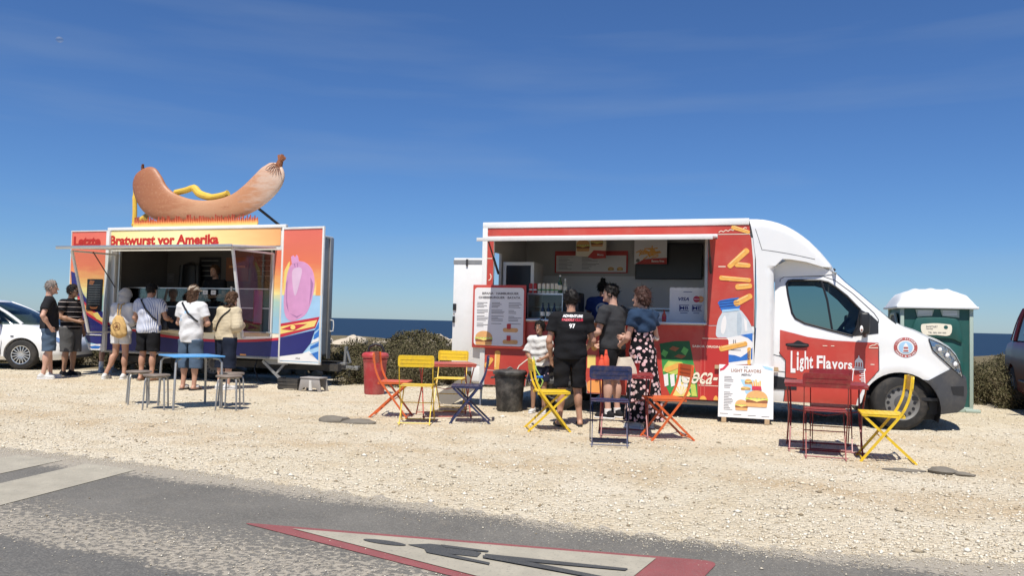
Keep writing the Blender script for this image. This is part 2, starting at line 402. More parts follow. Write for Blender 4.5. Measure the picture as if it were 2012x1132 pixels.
def gravel_material():
    m, n, b = node_mat('limestone_gravel'); b.inputs['Roughness'].default_value = 0.95; b.inputs['Specular IOR Level'].default_value = 0.1
    P = n.nodes.new('ShaderNodeTexCoord').outputs['Object']
    big = noise(n, P, 0.45, 5); mid = noise(n, P, 2.2, 5); fine = noise(n, P, 38, 5, 0.7)
    c = mixc(n, mr(n, big, 0.38, 0.66), (0.63, 0.55, 0.40), (0.73, 0.66, 0.52))
    c = mixc(n, mr(n, mid, 0.50, 0.72, 0, 0.6), c, (0.52, 0.40, 0.23)); c = mixc(n, mr(n, noise(n, P, 0.8, 4), 0.54, 0.70, 0, 0.5), c, (0.57, 0.42, 0.24))
    dr_ = N(n, 'ShaderNodeVectorMath', operation='DOT_PRODUCT'); dr_.inputs[1].default_value = (0.371, 0.928, 0); n.links.new(P, dr_.inputs[0])   # tyre-compacted strips along the road
    s_ = mth(n, 'ADD', dr_.outputs['Value'], mth(n, 'MULTIPLY', mth(n, 'SUBTRACT', big, 0.5), 1.6))
    for at_, wd_, am_ in ((6.9, 0.45, 0.75), (8.3, 0.35, 0.5), (10.6, 0.5, 0.4)):
        k_ = mr(n, mth(n, 'ABSOLUTE', mth(n, 'SUBTRACT', s_, at_)), wd_ * 0.3, wd_ * 1.6, am_, 0.0); c = mixc(n, mth(n, 'MULTIPLY', k_, mr(n, mid, 0.3, 0.62)), c, (0.50, 0.36, 0.20))
    v = N(n, 'ShaderNodeTexVoronoi'); v.inputs['Scale'].default_value = 34; n.links.new(P, v.inputs['Vector'])
    c = mixc(n, mr(n, v.outputs['Color'], 0.0, 1.0, 0.0, 0.5), c, (0.74, 0.64, 0.48))
    c = mixc(n, mr(n, fine, 0.53, 0.66, 0, 0.7), c, (0.27, 0.205, 0.12))
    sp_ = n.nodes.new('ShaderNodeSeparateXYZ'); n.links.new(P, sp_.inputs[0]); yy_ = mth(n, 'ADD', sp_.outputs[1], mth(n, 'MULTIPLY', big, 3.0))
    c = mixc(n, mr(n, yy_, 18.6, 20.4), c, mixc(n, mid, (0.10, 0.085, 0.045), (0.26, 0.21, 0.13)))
    n.links.new(c, b.inputs['Base Color'])
    h = mth(n, 'ADD', mth(n, 'MULTIPLY', fine, 0.6), mth(n, 'MULTIPLY', v.outputs['Distance'], -0.8))
    h = mth(n, 'ADD', h, mth(n, 'MULTIPLY', mid, 1.4))
    w = N(n, 'ShaderNodeBump'); w.inputs['Strength'].default_value = 1.0; w.inputs['Distance'].default_value = 0.03
    n.links.new(h, w.inputs['Height']); n.links.new(w.outputs[0], b.inputs['Normal'])
    return m
M['gravel'] = gravel_material()

def ground_mesh():
    xs = np.concatenate([[-400, -150, -60], np.arange(-30, 30.1, 0.75), [60, 150, 400]]); ys = np.concatenate([[-60, -20], np.arange(-4, 60.1, 0.75)])
    X, Y = np.meshgrid(xs, ys, indexing='ij'); 
    far = np.clip((Y - 19.5) / 8, 0, 1); far = far * far * (3 - 2 * far)
    Z = far * (0.14 * np.sin(X * 0.31 + 1.0) * np.cos(Y * 0.23) + 0.08 * np.sin(X * 0.83 + Y * 0.5) + 0.12) 
    Z = np.where(Y > 44, Z - ((Y - 44) / 16) ** 1.6 * 20, Z)
    V = np.stack([X, Y, Z], -1).reshape(-1, 3); nx, ny = X.shape
    i = np.arange((nx - 1) * (ny - 1)); a = (i // (ny - 1)) * ny + i % (ny - 1)
    return V, np.stack([a, a + ny, a + ny + 1, a + 1], 1)
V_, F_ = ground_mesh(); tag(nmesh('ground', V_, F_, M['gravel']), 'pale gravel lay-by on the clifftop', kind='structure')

EDGE = [(-15, 11.3), (-8, 8.7), (-4.64, 7.45), (-4.11, 7.25), (-3.27, 6.92), (-2.17, 6.38), (-1.07, 5.81), (0.01, 5.29), (0.91, 4.86), (1.73, 4.62), (2.8, 4.45), (5, 4.2), (12, 3.3)]
def road_material():
    m, n, b = node_mat('worn_asphalt'); b.inputs['Roughness'].default_value = 0.85; b.inputs['Specular IOR Level'].default_value = 0.25
    P = n.nodes.new('ShaderNodeTexCoord').outputs['Object']
    d = N(n, 'ShaderNodeVectorMath', operation='DOT_PRODUCT'); d.inputs[1].default_value = (0.371, 0.928, 0); n.links.new(P, d.inputs[0])
    big = noise(n, P, 1.6, 6); s = mth(n, 'ADD', d.outputs['Value'], mth(n, 'MULTIPLY', mth(n, 'SUBTRACT', big, 0.5), 0.35))
    e_ = N(n, 'ShaderNodeVectorMath', operation='DOT_PRODUCT'); e_.inputs[1].default_value = (0.928, -0.371, 0); n.links.new(P, e_.inputs[0])
    fine = noise(n, P, 90, 3, 0.7); mid = noise(n, P, 6, 5)
    st = N(n, 'ShaderNodeMapping'); st.inputs['Rotation'].default_value = (0, 0, R(21.8)); st.inputs['Scale'].default_value = (14, 17, 9); n.links.new(P, st.inputs[0])
    grain = noise(n, st.outputs[0], 1.7, 9, 0.75)
    c = mixc(n, mr(n, big, 0.35, 0.7), (0.122, 0.115, 0.100), (0.166, 0.156, 0.135))
    c = mixc(n, mr(n, s, 3.12, 3.22, 0.0, 1.0), (0.110, 0.106, 0.097), c)
    c = mixc(n, mr(n, fine, 0.45, 0.70, 0, 0.6), c, (0.28, 0.265, 0.235)); c = mixc(n, mr(n, noise(n, P, 140, 2, 0.5), 0.50, 0.72, 0, 0.6), c, (0.075, 0.074, 0.072))
    c = mixc(n, mr(n, mid, 0.55, 0.8, 0, 0.25), c, (0.30, 0.26, 0.20))
    band = mth(n, 'MULTIPLY', mr(n, s, 3.12, 3.20), mr(n, s, 3.50, 3.95, 1.0, 0.0))
    g1 = mr(n, mth(n, 'ADD', grain, mth(n, 'MULTIPLY', band, 0.10)), 0.565, 0.60, 0, 0.9)
    g1 = mth(n, 'MULTIPLY', g1, mr(n, band, 0.0, 0.12))
    eb = mr(n, s, 4.62, 5.02); g2 = mr(n, mth(n, 'ADD', grain, mth(n, 'MULTIPLY', eb, 0.27)), 0.575, 0.61, 0, 0.85); g2 = mth(n, 'MULTIPLY', g2, mr(n, eb, 0.0, 0.3)); g1 = mth(n, 'MAXIMUM', g1, g2)
    c = mixc(n, g1, c, mixc(n, fine, (0.30, 0.265, 0.21), (0.44, 0.395, 0.32)))
    n.links.new(c, b.inputs['Base Color'])
    w = N(n, 'ShaderNodeBump'); w.inputs['Strength'].default_value = 0.5; w.inputs['Distance'].default_value = 0.006
    n.links.new(mth(n, 'ADD', fine, mth(n, 'MULTIPLY', g1, 1.5)), w.inputs['Height']); n.links.new(w.outputs[0], b.inputs['Normal'])
    return m
M['road'] = road_material()
def road():
    P = catmull([(x, y, 0) for x, y in EDGE], 24, False); pts = []
    for i, (x, y, _) in enumerate(P):
        k = 0.05 * math.sin(i * 0.9) + 0.04 * math.sin(i * 2.3 + 1) + random.uniform(-0.035, 0.035)
        pts.append((x, y + k))
    mb = MB(); n = len(pts)
    V = [(x, y, 0.004) for x, y in pts] + [(x, -14, 0.004) for x, y in pts]
    mb.add(V, [(i, n + i, n + i + 1, i + 1) for i in range(n - 1)])
    return mb.build('road', M['road'])
tag(road(), 'worn grey asphalt road at the edge of the gravel', kind='structure')

def paint_mat(name, col, wear=0.5, amt=0.8):
    m, n, b = node_mat(name); b.inputs['Roughness'].default_value = 0.8
    P = n.nodes.new('ShaderNodeTexCoord').outputs['Object']; f = noise(n, P, 60, 5, 0.7); g = noise(n, P, 4, 6, 0.6); h = noise(n, P, 170, 2)
    c = mixc(n, mr(n, g, 0.35, 0.7), col, tuple(x * 0.78 for x in col))
    c = mixc(n, mr(n, f, wear, wear + 0.14, 0, amt), c, (0.14, 0.135, 0.125))
    c = mixc(n, mr(n, h, 0.5, 0.8, 0, 0.35), c, (0.30, 0.27, 0.22))
    n.links.new(c, b.inputs['Base Color']); return m
M['road_white'] = paint_mat('worn_road_white', (0.40, 0.365, 0.285), 0.56, 0.75)
M['road_red'] = paint_mat('worn_road_red', (0.27, 0.075, 0.075), 0.57, 0.65)
M['road_black'] = paint_mat('worn_road_black', (0.06, 0.062, 0.062), 0.64, 0.4)
def flat(name, pts, z, m, label):
    a = sum(pts[i][0] * pts[(i + 1) % len(pts)][1] - pts[(i + 1) % len(pts)][0] * pts[i][1] for i in range(len(pts)))
    if a < 0: pts = pts[::-1]
    mb = MB().add([(x, y, z) for x, y in pts], [tuple(range(len(pts)))])
    return tag(mb.build(name, m), label, kind='structure')
d_ = Vector((-0.21, -0.978)); e_ = Vector((0.925, -0.38))
for k, (p, w) in enumerate([((-3.45, 6.72), 0.55), ((-4.22, 7.06), 0.55), ((-5.03, 7.42), 0.55)]):
    p = Vector(p); q = [p, p + e_ * w, p + e_ * w + d_ * 2.15, p + d_ * 2.3]
    flat('painted_stripe', [(v.x, v.y) for v in q], 0.008, M['road_white'], 'cream painted stripe on the asphalt')
def ring_pts(P, r, n=6):
    out = []; m = len(P)
    for i in range(m):
        a, b, c = Vector(P[i - 1]), Vector(P[i]), Vector(P[(i + 1) % m]); u = (a - b).normalized(); v = (c - b).normalized()
        p0 = b + u * r; p1 = b + v * r
        for j in range(n + 1):
            t = j / n; q = p0 * (1 - t) ** 2 + b * 2 * t * (1 - t) + p1 * t * t; out.append((q.x, q.y))
    return out
tri = [Vector((-1.60, 4.945)), Vector((1.13, 4.365)), Vector((0.62, 3.40))]
cen = (tri[0] + tri[1] + tri[2]) / 3
flat('painted_triangle_border', ring_pts([(-1.60, 4.945), (1.13, 4.365), (0.62, 3.40)], 0.10), 0.008, M['road_red'], 'red painted triangle border on the asphalt')
flat('painted_triangle', [(-1.25, 4.815), (0.80, 4.385), (0.40, 3.62)], 0.012, M['road_white'], 'white painted triangle field on the asphalt')
pk = MB()
def gp(pts, z=0.016):
    a = sum(pts[i][0] * pts[(i + 1) % len(pts)][1] - pts[(i + 1) % len(pts)][0] * pts[i][1] for i in range(len(pts)))
    if a < 0: pts = pts[::-1]
    pk.add([(x, y, z) for x, y in pts], [tuple(range(len(pts)))])
ax = Vector((0.925, -0.38)).normalized(); ay = Vector((0.38, 0.925)).normalized()
hc = Vector((-0.672, 4.555)); gp([tuple(hc + ax * 0.135 * math.cos(t) + ay * 0.035 * math.sin(t)) for t in [2 * math.pi * i / 20 for i in range(20)]])
gp([(-0.54, 4.52), (-0.42, 4.545), (-0.30, 4.51), (-0.13, 4.395), (-0.15, 4.315), (-0.30, 4.36), (-0.42, 4.43)])
gp([(-0.36, 4.53), (-0.09, 4.43), (-0.10, 4.405), (-0.33, 4.475)], 0.018); gp([(-0.44, 4.44), (-0.08, 4.215), (-0.085, 4.18), (-0.42, 4.37)], 0.018)
gp([(-0.11, 4.37), (0.24, 4.275), (0.62, 4.17), (0.60, 4.135), (0.20, 4.225), (-0.11, 4.32)], 0.018); gp([(-0.12, 4.335), (0.10, 4.25), (0.52, 4.0), (0.46, 3.98), (0.02, 4.22), (-0.12, 4.295)], 0.020)
tag(pk.build('painted_pedestrian', M['road_black']), 'dark painted walking figure in the road triangle', kind='structure')

def sea_material():
    m, n, b = node_mat('sea_water'); b.inputs['Roughness'].default_value = 0.45; b.inputs['Specular IOR Level'].default_value = 0.12
    P = n.nodes.new('ShaderNodeTexCoord').outputs['Object']
    mp_ = N(n, 'ShaderNodeMapping'); mp_.inputs['Scale'].default_value = (0.006, 0.02, 1); n.links.new(P, mp_.inputs[0])
    c = mixc(n, noise(n, mp_.outputs[0], 1.0, 8), (0.008, 0.020, 0.040), (0.014, 0.030, 0.055))
    n.links.new(c, b.inputs['Base Color'])
    w = N(n, 'ShaderNodeBump'); w.inputs['Strength'].default_value = 0.7; w.inputs['Distance'].default_value = 1.0
    n.links.new(noise(n, P, 0.12, 6), w.inputs['Height']); n.links.new(w.outputs[0], b.inputs['Normal']); return m
M['sea'] = sea_material()
tag(MB().add([(-120000, 30, -55), (120000, 30, -55), (120000, 150000, -55), (-120000, 150000, -55)], [(0, 1, 2, 3)]).build('sea', M['sea']), 'deep blue sea out to the horizon', kind='structure')

# ---------------------------------------------------------------- loose stones
def stone_cloud(name, pts, sizes, material, label):
    n = len(pts); base = np.array([(1, 0, 0), (-1, 0, 0), (0, 1, 0), (0, -1, 0), (0, 0, 1), (0, 0, -0.6)], float)
    Fq = np.array([(0, 2, 4), (2, 1, 4), (1, 3, 4), (3, 0, 4), (2, 0, 5), (1, 2, 5), (3, 1, 5), (0, 3, 5)])
    ang = rng.uniform(0, 6.28, n); ca, sa = np.cos(ang), np.sin(ang)
    S = np.stack([sizes * rng.uniform(0.7, 1.5, n), sizes * rng.uniform(0.6, 1.1, n), sizes * rng.uniform(0.35, 0.75, n)], 1)
    Vv = base[None] * S[:, None] * rng.uniform(0.75, 1.25, (n, 6, 1)); x = Vv[..., 0] * ca[:, None] - Vv[..., 1] * sa[:, None]; y = Vv[..., 0] * sa[:, None] + Vv[..., 1] * ca[:, None]
    Vv = np.stack([x, y, Vv[..., 2]], -1) + pts[:, None]
    Fa = (Fq[None] + (np.arange(n) * 6)[:, None, None]).reshape(-1, 3)
    o = nmesh(name, Vv.reshape(-1, 3), Fa, material, smooth=False); return tag(o, label, kind='stuff')
def island_mat(name, cols, rough=0.9):
    m, n, b = node_mat(name); b.inputs['Roughness'].default_value = rough; b.inputs['Specular IOR Level'].default_value = 0.15
    g = n.nodes.new('ShaderNodeNewGeometry'); c = n.nodes.new('ShaderNodeValToRGB'); e = c.color_ramp.elements
    while len(e) < len(cols): e.new(0.5)
    for i, q in enumerate(cols): e[i].position = i / (len(cols) - 1); e[i].color = q + (1,)
    n.links.new(g.outputs['Random Per Island'], c.inputs[0]); n.links.new(c.outputs[0], b.inputs['Base Color']); return m
M['stones'] = island_mat('gravel_stones', [(0.24, 0.185, 0.115), (0.64, 0.56, 0.42), (0.72, 0.66, 0.53), (0.52, 0.43, 0.30), (0.78, 0.73, 0.62), (0.67, 0.57, 0.41)])
ex = np.array([p[0] for p in EDGE]); ey = np.array([p[1] for p in EDGE])
def gravel_pts():
    out = []
    n = 110000; y = 4.3 + 13.5 * rng.random(n) ** 1.5; x = (rng.random(n) - 0.5) * 2 * (0.68 * y + 0.6)
    e = np.interp(x, ex, ey); keep = (y > e + rng.exponential(0.06, n) - 0.02); x, y = x[keep], y[keep]
    s = np.clip(rng.lognormal(-5.05, 0.46, len(x)), 0.003, 0.034)
    z = s * 0.18
    return np.stack([x, y, z], 1), s
P_, S_ = gravel_pts(); stone_cloud('gravel', P_, S_, M['stones'], 'loose limestone gravel spread over the lay-by')
n_ = 30000; x_ = rng.uniform(-5, 5, n_); e_r = np.interp(x_, ex, ey); 
side = rng.random(n_) < 0.75
yy = np.where(side, e_r - np.abs(rng.exponential(0.12, n_)), (3.42 + rng.normal(0, 0.19, n_) - 0.371 * x_) / 0.928)
ok = (yy > 3.0) & (yy < e_r); x_, yy = x_[ok], yy[ok]; s_ = np.clip(rng.lognormal(-5.95, 0.45, len(x_)), 0.0015, 0.010)
stone_cloud('road_gravel', np.stack([x_, yy, 0.006 + s_ * 0.3], 1), s_, M['stones'], 'grit swept along the edge of the asphalt')

# ---------------------------------------------------------------- boulders and scrub
def rock_mesh(name, size, seed, material, parent=None):
    r = np.random.default_rng(seed); bm = bmesh.new(); bmesh.ops.create_icosphere(bm, subdivisions=3, radius=1.0)
    d = r.normal(size=(9, 3)); d /= np.linalg.norm(d, axis=1)[:, None]; h = r.uniform(0.62, 0.95, 9)
    ph = r.uniform(0, 6.28, 3)
    for v in bm.verts:
        p = np.array(v.co); k = 1.0
        for dd, hh in zip(d, h):
            t = p @ dd
            if t > hh: p = p - dd * (t - hh)
        p *= 1 + 0.05 * math.sin(p[0] * 7 + ph[0]) * math.sin(p[1] * 6 + ph[1]) + 0.03 * math.sin(p[2] * 13 + ph[2])
        v.co = Vector(p * np.array(size))
    me = bpy.data.meshes.new(name); bm.to_mesh(me); bm.free(); return finish(me, name, material, parent, True, 40)
M['rock'] = mat('weathered_limestone', (0.36, 0.30, 0.22), 0.9, var=0.3, scale=6, bump=0.7, bscale=25, dirt=(0.14, 0.12, 0.09), dirt_amt=0.5, dscale=7)
M['pale_rock'] = mat('pale_limestone', (0.50, 0.43, 0.33), 0.9, var=0.25, scale=5, bump=0.6, bscale=20)
M['grey_rock'] = mat('grey_road_rock', (0.17, 0.15, 0.12), 0.95, var=0.3, scale=8, bump=0.8, bscale=30)
def ground_slab(loc, parts, label):
    t = thing('flat_rock', label, 'rock', loc)
    for i, (dx, dy, sx, sy, sz, rz) in enumerate(parts):
        o = rock_mesh('rock_face', (sx, sy, sz), 50 + i + int(abs(loc[0]) * 10), M['grey_rock'], t); o.location = (dx, dy, sz * 0.2); o.rotation_euler = (0, 0, rz)
    return t
ground_slab((-1.98, 9.85, 0), [(-0.12, 0.02, 0.20, 0.14, 0.07, -0.2), (0.16, -0.06, 0.26, 0.13, 0.045, -0.3)], 'flat grey rock half buried in the gravel left of the orange chair')
ground_slab((3.72, 7.27, 0), [(-0.17, 0.06, 0.20, 0.07, 0.02, -0.3), (0.13, -0.02, 0.13, 0.10, 0.055, -0.5), (0.24, -0.09, 0.12, 0.08, 0.03, -0.4)], 'long grey rock in the gravel before the lone yellow chair')

M['leaf'] = island_mat('scrub_leaves', [(0.065, 0.058, 0.028), (0.11, 0.098, 0.048), (0.15, 0.122, 0.068), (0.08, 0.082, 0.036), (0.19, 0.155, 0.10)])
M['twig'] = mat('dry_twigs', (0.13, 0.095, 0.06), 0.9)
def bush_proto(seed, n=4600, twigs=46):
    r = np.random.default_rng(seed)
    K = 9; c = np.stack([r.uniform(-0.6, 0.6, K), r.uniform(-0.6, 0.6, K), r.uniform(0.15, 0.55, K)], 1); rad = r.uniform(0.28, 0.48, K)
    k = r.integers(0, K, n); d = r.normal(size=(n, 3)); d /= np.linalg.norm(d, axis=1)[:, None]
    p = c[k] + d * (rad[k] * r.uniform(0.30, 1.05, n) ** 0.5)[:, None]; p[:, 2] = np.abs(p[:, 2]) 
    a = r.normal(size=(n, 3)) + d * 0.7; a /= np.linalg.norm(a, axis=1)[:, None]; b = np.cross(a, r.normal(size=(n, 3))); b /= np.linalg.norm(b, axis=1)[:, None]
    L = r.uniform(0.018, 0.045, n)[:, None]; Wd = L * r.uniform(0.25, 0.5, (n, 1))
    V = np.stack([p - a * L, p + b * Wd, p + a * L, p - b * Wd], 1).reshape(-1, 3)
    Fq = np.arange(4 * n).reshape(n, 4)
    o = nmesh('scrub_bush', V, Fq, M['leaf'], smooth=False)
    mb = MB()
    for i in range(twigs):
        kk = r.integers(0, K); d2 = r.normal(size=3); d2[2] = abs(d2[2]); d2 /= np.linalg.norm(d2); tip = c[kk] + d2 * rad[kk] * r.uniform(0.8, 1.1)
        b0 = np.array([r.uniform(-0.15, 0.15), r.uniform(-0.15, 0.15), -0.02]); mid = (b0 + tip) / 2 + r.normal(size=3) * 0.06
        mb.tube([b0, mid, tip], [0.014, 0.009, 0.004], 4)
    mb.build('branches', M['twig'], o); return o
protos = [bush_proto(s) for s in (11, 12, 13, 14)]
used = [False] * len(protos)
def put_bush(x, y, z, sx, sy, sz, rz, label, group):
    i = random.randrange(len(protos))
    if not used[i]: o = protos[i]; used[i] = True
    else: o = copy_tree(protos[i])
    o.location = (x, y, z); o.scale = (sx, sy, sz); o.rotation_euler = (0, 0, rz)
    return tag(o, label, 'bush', group)
G_BUSH = 'low scrub bushes between the gravel and the sea'; L_BUSH = 'low olive-brown scrub bush in the bank behind the stalls'
# bank of scrub between the two stalls and out to both sides
for row, (y0, dens, h) in enumerate([(15.9, 0.46, 0.76), (16.8, 0.5, 0.88), (17.9, 0.6, 0.94), (19.4, 0.8, 0.98)]):
    x = -16.5
    while x < 14.5:
        x += dens * random.uniform(0.75, 1.25)
        yb = y0 + random.uniform(-0.3, 0.3) + (0.0 if x < 3.5 else -0.0)
        if -10.2 < x < -3.0 and row < 2: continue
        if x < -8.5 and row < 3: continue
        if 0.2 < x < 6.6 and row < 2: continue
        s = random.uniform(0.85, 1.2); put_bush(x, yb, -0.02, 0.66 * s * (1 + 0.12 * row), 0.6 * s, h * random.uniform(0.66, 0.97) , random.uniform(0, 6.3), L_BUSH, G_BUSH)
for i in range(16):
    put_bush(7.9 + random.uniform(0, 2.8), 13.1 + (i % 9) * 0.42 + random.uniform(-0.1, 0.3), -0.02, 0.66, 0.6, 0.70 + 0.03 * (i % 9) + random.uniform(-0.03, 0.06), random.uniform(0, 6.3), 'dry scrub bush right of the portable toilet', 'scrub bushes right of the portable toilet')
# the rounded mound that rises above the bank
t = thing('mound_shrub', 'tall rounded shrub standing above the rest of the scrub against the sea', 'shrub', (-2.42, 21.2, 0.0))
r_ = np.random.default_rng(5); n_ = 7000; d = r_.normal(size=(n_, 3)); d /= np.linalg.norm(d, axis=1)[:, None]; d[:, 2] = np.abs(d[:, 2])
p = d * np.array([1.12, 0.9, 0.86]) * (r_.uniform(0.6, 1.0, (n_, 1)) ** 0.4) * (1 + 0.07 * np.sin(d[:, :1] * 11) * np.cos(d[:, 1:2] * 9)); p[:, 2] *= np.where(np.abs(d[:, 0]) > 0.75, 0.9, 1.0); p[:, 2] += 0.12
a = r_.normal(size=(n_, 3)) + d; a /= np.linalg.norm(a, axis=1)[:, None]; b = np.cross(a, r_.normal(size=(n_, 3))); b /= np.linalg.norm(b, axis=1)[:, None]; L = r_.uniform(0.02, 0.05, (n_, 1))
nmesh('crown', np.stack([p - a * L, p + b * L * 0.4, p + a * L, p - b * L * 0.4], 1).reshape(-1, 3), np.arange(4 * n_).reshape(n_, 4), M['leaf'], t, smooth=False)
mb = MB()
for i in range(40):
    q = d[i] * np.array([1.05, 0.85, 0.85]); mb.tube([(0.2 * q[0], 0.2 * q[1], -0.1), tuple(q * 0.6), tuple(q)], [0.02, 0.013, 0.005], 4)
mb.build('stem', M['twig'], t)
# pale rock showing behind the scrub
for i in range(26):
    o = rock_mesh('pale_rock', (random.uniform(0.25, 0.6), random.uniform(0.2, 0.4), random.uniform(0.16, 0.3)), 100 + i, M['pale_rock'])
    o.location = (-7.5 + i * 0.42 + random.uniform(-0.2, 0.2), 22.2 + random.uniform(-0.5, 0.9), 0.54 + random.uniform(-0.06, 0.07)); o.rotation_euler = (0, 0, random.uniform(0, 6))
    tag(o, 'pale limestone rock showing above the scrub before the sea', 'rock', 'pale rocks on the clifftop behind the scrub')
# stones heaped under the trailer
for i in range(34):
    s = random.uniform(0.10, 0.24); o = rock_mesh('rubble_stone', (s, s * 0.8, s * random.uniform(0.5, 0.8)), 200 + i, M['rock'])
    o.location = (-8.2 + random.random() * 5.2, 17.35 + random.uniform(-0.3, 0.55), 0.06 + 0.16 * random.random() * (i % 3)); o.rotation_euler = (random.uniform(-0.4, 0.4), 0, random.uniform(0, 6))
    tag(o, 'rough brown stone in the rubble seen under the sausage trailer', 'stone', 'rubble stones behind the sausage trailer')

# the pale day moon
m, n, b = node_mat('day_moon'); o_ = n.nodes['Material Output']; tr = n.nodes.new('ShaderNodeBsdfTransparent'); xm = n.nodes.new('ShaderNodeMixShader'); xm.inputs[0].default_value = 0.16
b.inputs['Base Color'].default_value = (.5, .5, .5, 1); n.links.new(tr.outputs[0], xm.inputs[1]); n.links.new(b.outputs[0], xm.inputs[2]); n.links.new(xm.outputs[0], o_.inputs[0])
o = MB().ell((0, 0, 0), (26, 26, 21), 32, 20).build('moon', m, None, True); o.location = (-3420, 6000, 2030); tag(o, 'faint pale moon high in the left of the sky', 'moon')
# ---------------------------------------------------------------- shared vehicle pieces
def wheel(parent, c, r, w, steer=0.0, style='steel', name='wheel', rimmat=None):
    """a wheel lying in the x-z plane, outer face towards -y; children tyre and rim"""
    h = bpy.data.objects.new(name, None); COL.objects.link(h); h.parent = parent; h.location = c; h.rotation_euler = (0, 0, steer); h.empty_display_size = 0.1
    Rm = Matrix.Rotation(R(90), 3, 'X')
    ri = r * 0.62
    MB().lathe([(ri, -w / 2), (r * 0.86, -w / 2 - 0.004), (r * 0.95, -w / 2 + 0.012), (r, -w / 2 + 0.035), (r, w / 2 - 0.035), (r * 0.95, w / 2 - 0.012), (r * 0.86, w / 2 + 0.004), (ri, w / 2)], 40, M=Rm, caps=False).build('tyre', M['rubber'], h, True, ang=50)
    mb = MB()
    if style == 'steel':
        mb.lathe([(0.0001, w / 2 - 0.02), (ri * 0.5, w / 2 - 0.02), (ri * 0.62, w / 2 - 0.028), (ri * 0.9, w / 2 - 0.032), (ri * 0.98, w / 2 - 0.006), (ri * 1.02, w / 2 + 0.003), (ri * 1.02, -w / 2), (0.0001, -w / 2)], 36, M=Rm)
        o = mb.build('rim', rimmat or M['steel'], h, True, ang=40)
        hb = MB()
        for i in range(14):
            a = 2 * math.pi * i / 14; hb.cyl((ri * 0.77 * math.cos(a), -w / 2 + 0.026, ri * 0.77 * math.sin(a)), (ri * 0.77 * math.cos(a), -w / 2 + 0.05, ri * 0.77 * math.sin(a)), ri * 0.095, n=10)
        hb.build('vent_hole', M['black'], o)
        MB().lathe([(0.0001, w / 2 - 0.004), (ri * 0.3, w / 2 - 0.008), (ri * 0.5, w / 2 - 0.024)], 24, M=Rm).build('hub_cap', M['grey_plastic'], o, True)
    else:
        mb.lathe([(ri * 0.86, w / 2 - 0.05), (ri * 0.9, w / 2 - 0.004), (ri * 1.02, w / 2 + 0.002), (ri * 1.02, -w / 2), (0.0001, -w / 2), (0.0001, -w / 2 + 0.05), (ri * .86, -w / 2 + 0.05)], 36, M=Rm)
        o = mb.build('rim', M['black'], h, True, ang=40)
        n = 15 if style == 'multi' else 6
        for i in range(n):
            a = 2 * math.pi * i / n; ww = 0.30 if style == 'multi' else 0.7
            MB().bar((ri * 0.12 * math.cos(a), -w / 2 + 0.012, ri * 0.12 * math.sin(a)), (ri * 0.95 * math.cos(a), -w / 2 + 0.010, ri * 0.95 * math.sin(a)), ri * ww * 0.36, 0.02, up=(0, 1, 0)).build('spoke', rimmat or M['alu'], h, bevel=0.003)
        MB().lathe([(ri * 0.90, w / 2 - 0.02), (ri * 0.93, w / 2 + 0.002), (ri * 1.01, w / 2 + 0.005), (ri * 1.02, w / 2 - 0.02)], 36, M=Rm, caps=False).build('rim_lip', rimmat or M['alu'], h, True)
        MB().lathe([(0.0001, w / 2 + 0.006), (ri * 0.16, w / 2 + 0.004), (ri * 0.2, w / 2 - 0.02)], 20, M=Rm).build('hub_cap', rimmat or M['alu'], h, True)
    return h
def child(parent, name):
    o = bpy.data.objects.new(name, None); COL.objects.link(o); o.parent = parent; o.empty_display_size = 0.1; return o

def burger(parent, cu, cz, w, h, y, d=0.0015):
    """a plain burger picture in flat print layers"""
    def lay(nm, pts, m, k): MB().prism(pts, y - d * k, y + 0.0005).build(nm, m, parent)
    lay('bun_print', [(cu - w / 2, cz + h * 0.05)] + disc(cu, cz + h * 0.05, w / 2, h * 0.45, 16, 180, 0)[::1] , M['bun_print'], 1)
    lay('lettuce_print', [(cu - w * .53 + w * 1.06 * i / 12, cz + h * (0.07 if i % 2 else 0.0)) for i in range(13)] + [(cu + w * .5, cz - h * .1), (cu - w * .5, cz - h * .1)], M['lime_print'], 2)
    lay('patty_print', rrect(cu - w * .5, cz - h * .24, cu + w * .5, cz - h * .06, h * .07), M['brown_print'], 3)
    lay('cheese_print', [(cu - w * .45, cz - h * .04), (cu + w * .45, cz - h * .04), (cu + w * .2, cz - h * .1), (cu, cz - h * .18), (cu - w * .2, cz - h * .1)], M['yellow_print'], 4)
    lay('bun_print', rrect(cu - w * .48, cz - h * .48, cu + w * .48, cz - h * .22, h * .1), M['bun_print'], 2)
def bars(mb, rows, y, th=0.008):
    for u0, u1, z in rows: mb.box(u0, u1, y - 0.001, y + 0.0005, z - th / 2, z + th / 2)
    return mb

# ---------------------------------------------------------------- the food truck
T_LOC, T_RZ = (4.885, 10.205, 0.0), -R(18)
truck = thing('food_truck', 'white and red food truck with open serving hatch and prints of fries and bottles', 'food truck', T_LOC, T_RZ)
BW = 2.06
def tw(u, y, z=0.0):       # a point of the truck's own frame in the world
    c, s = math.cos(T_RZ), math.sin(T_RZ); return (T_LOC[0] + u * c - y * s, T_LOC[1] + u * s + y * c, z)
RA = (-4.45, 0.33, 0.45)   # rear wheel arch
low = [(-5.585, 0.325), (RA[0] - RA[2], 0.325)] + disc(RA[0], RA[1], RA[2], RA[2], 16, 180, 0) + [(RA[0] + RA[2], 0.275), (-1.765, 0.255), (-1.765, 1.262), (-5.585, 1.262)]
MB().prism(low, 0.0, 0.045).build('side_wall', M['white'], truck)
MB().box(-5.585, -1.845, 0, 0.045, 2.445, 2.69).box(-5.585, -5.43, 0, 0.045, 1.266, 2.441).box(-2.37, -1.765, 0, 0.045, 1.266, 2.441).build('side_wall', M['white'], truck)
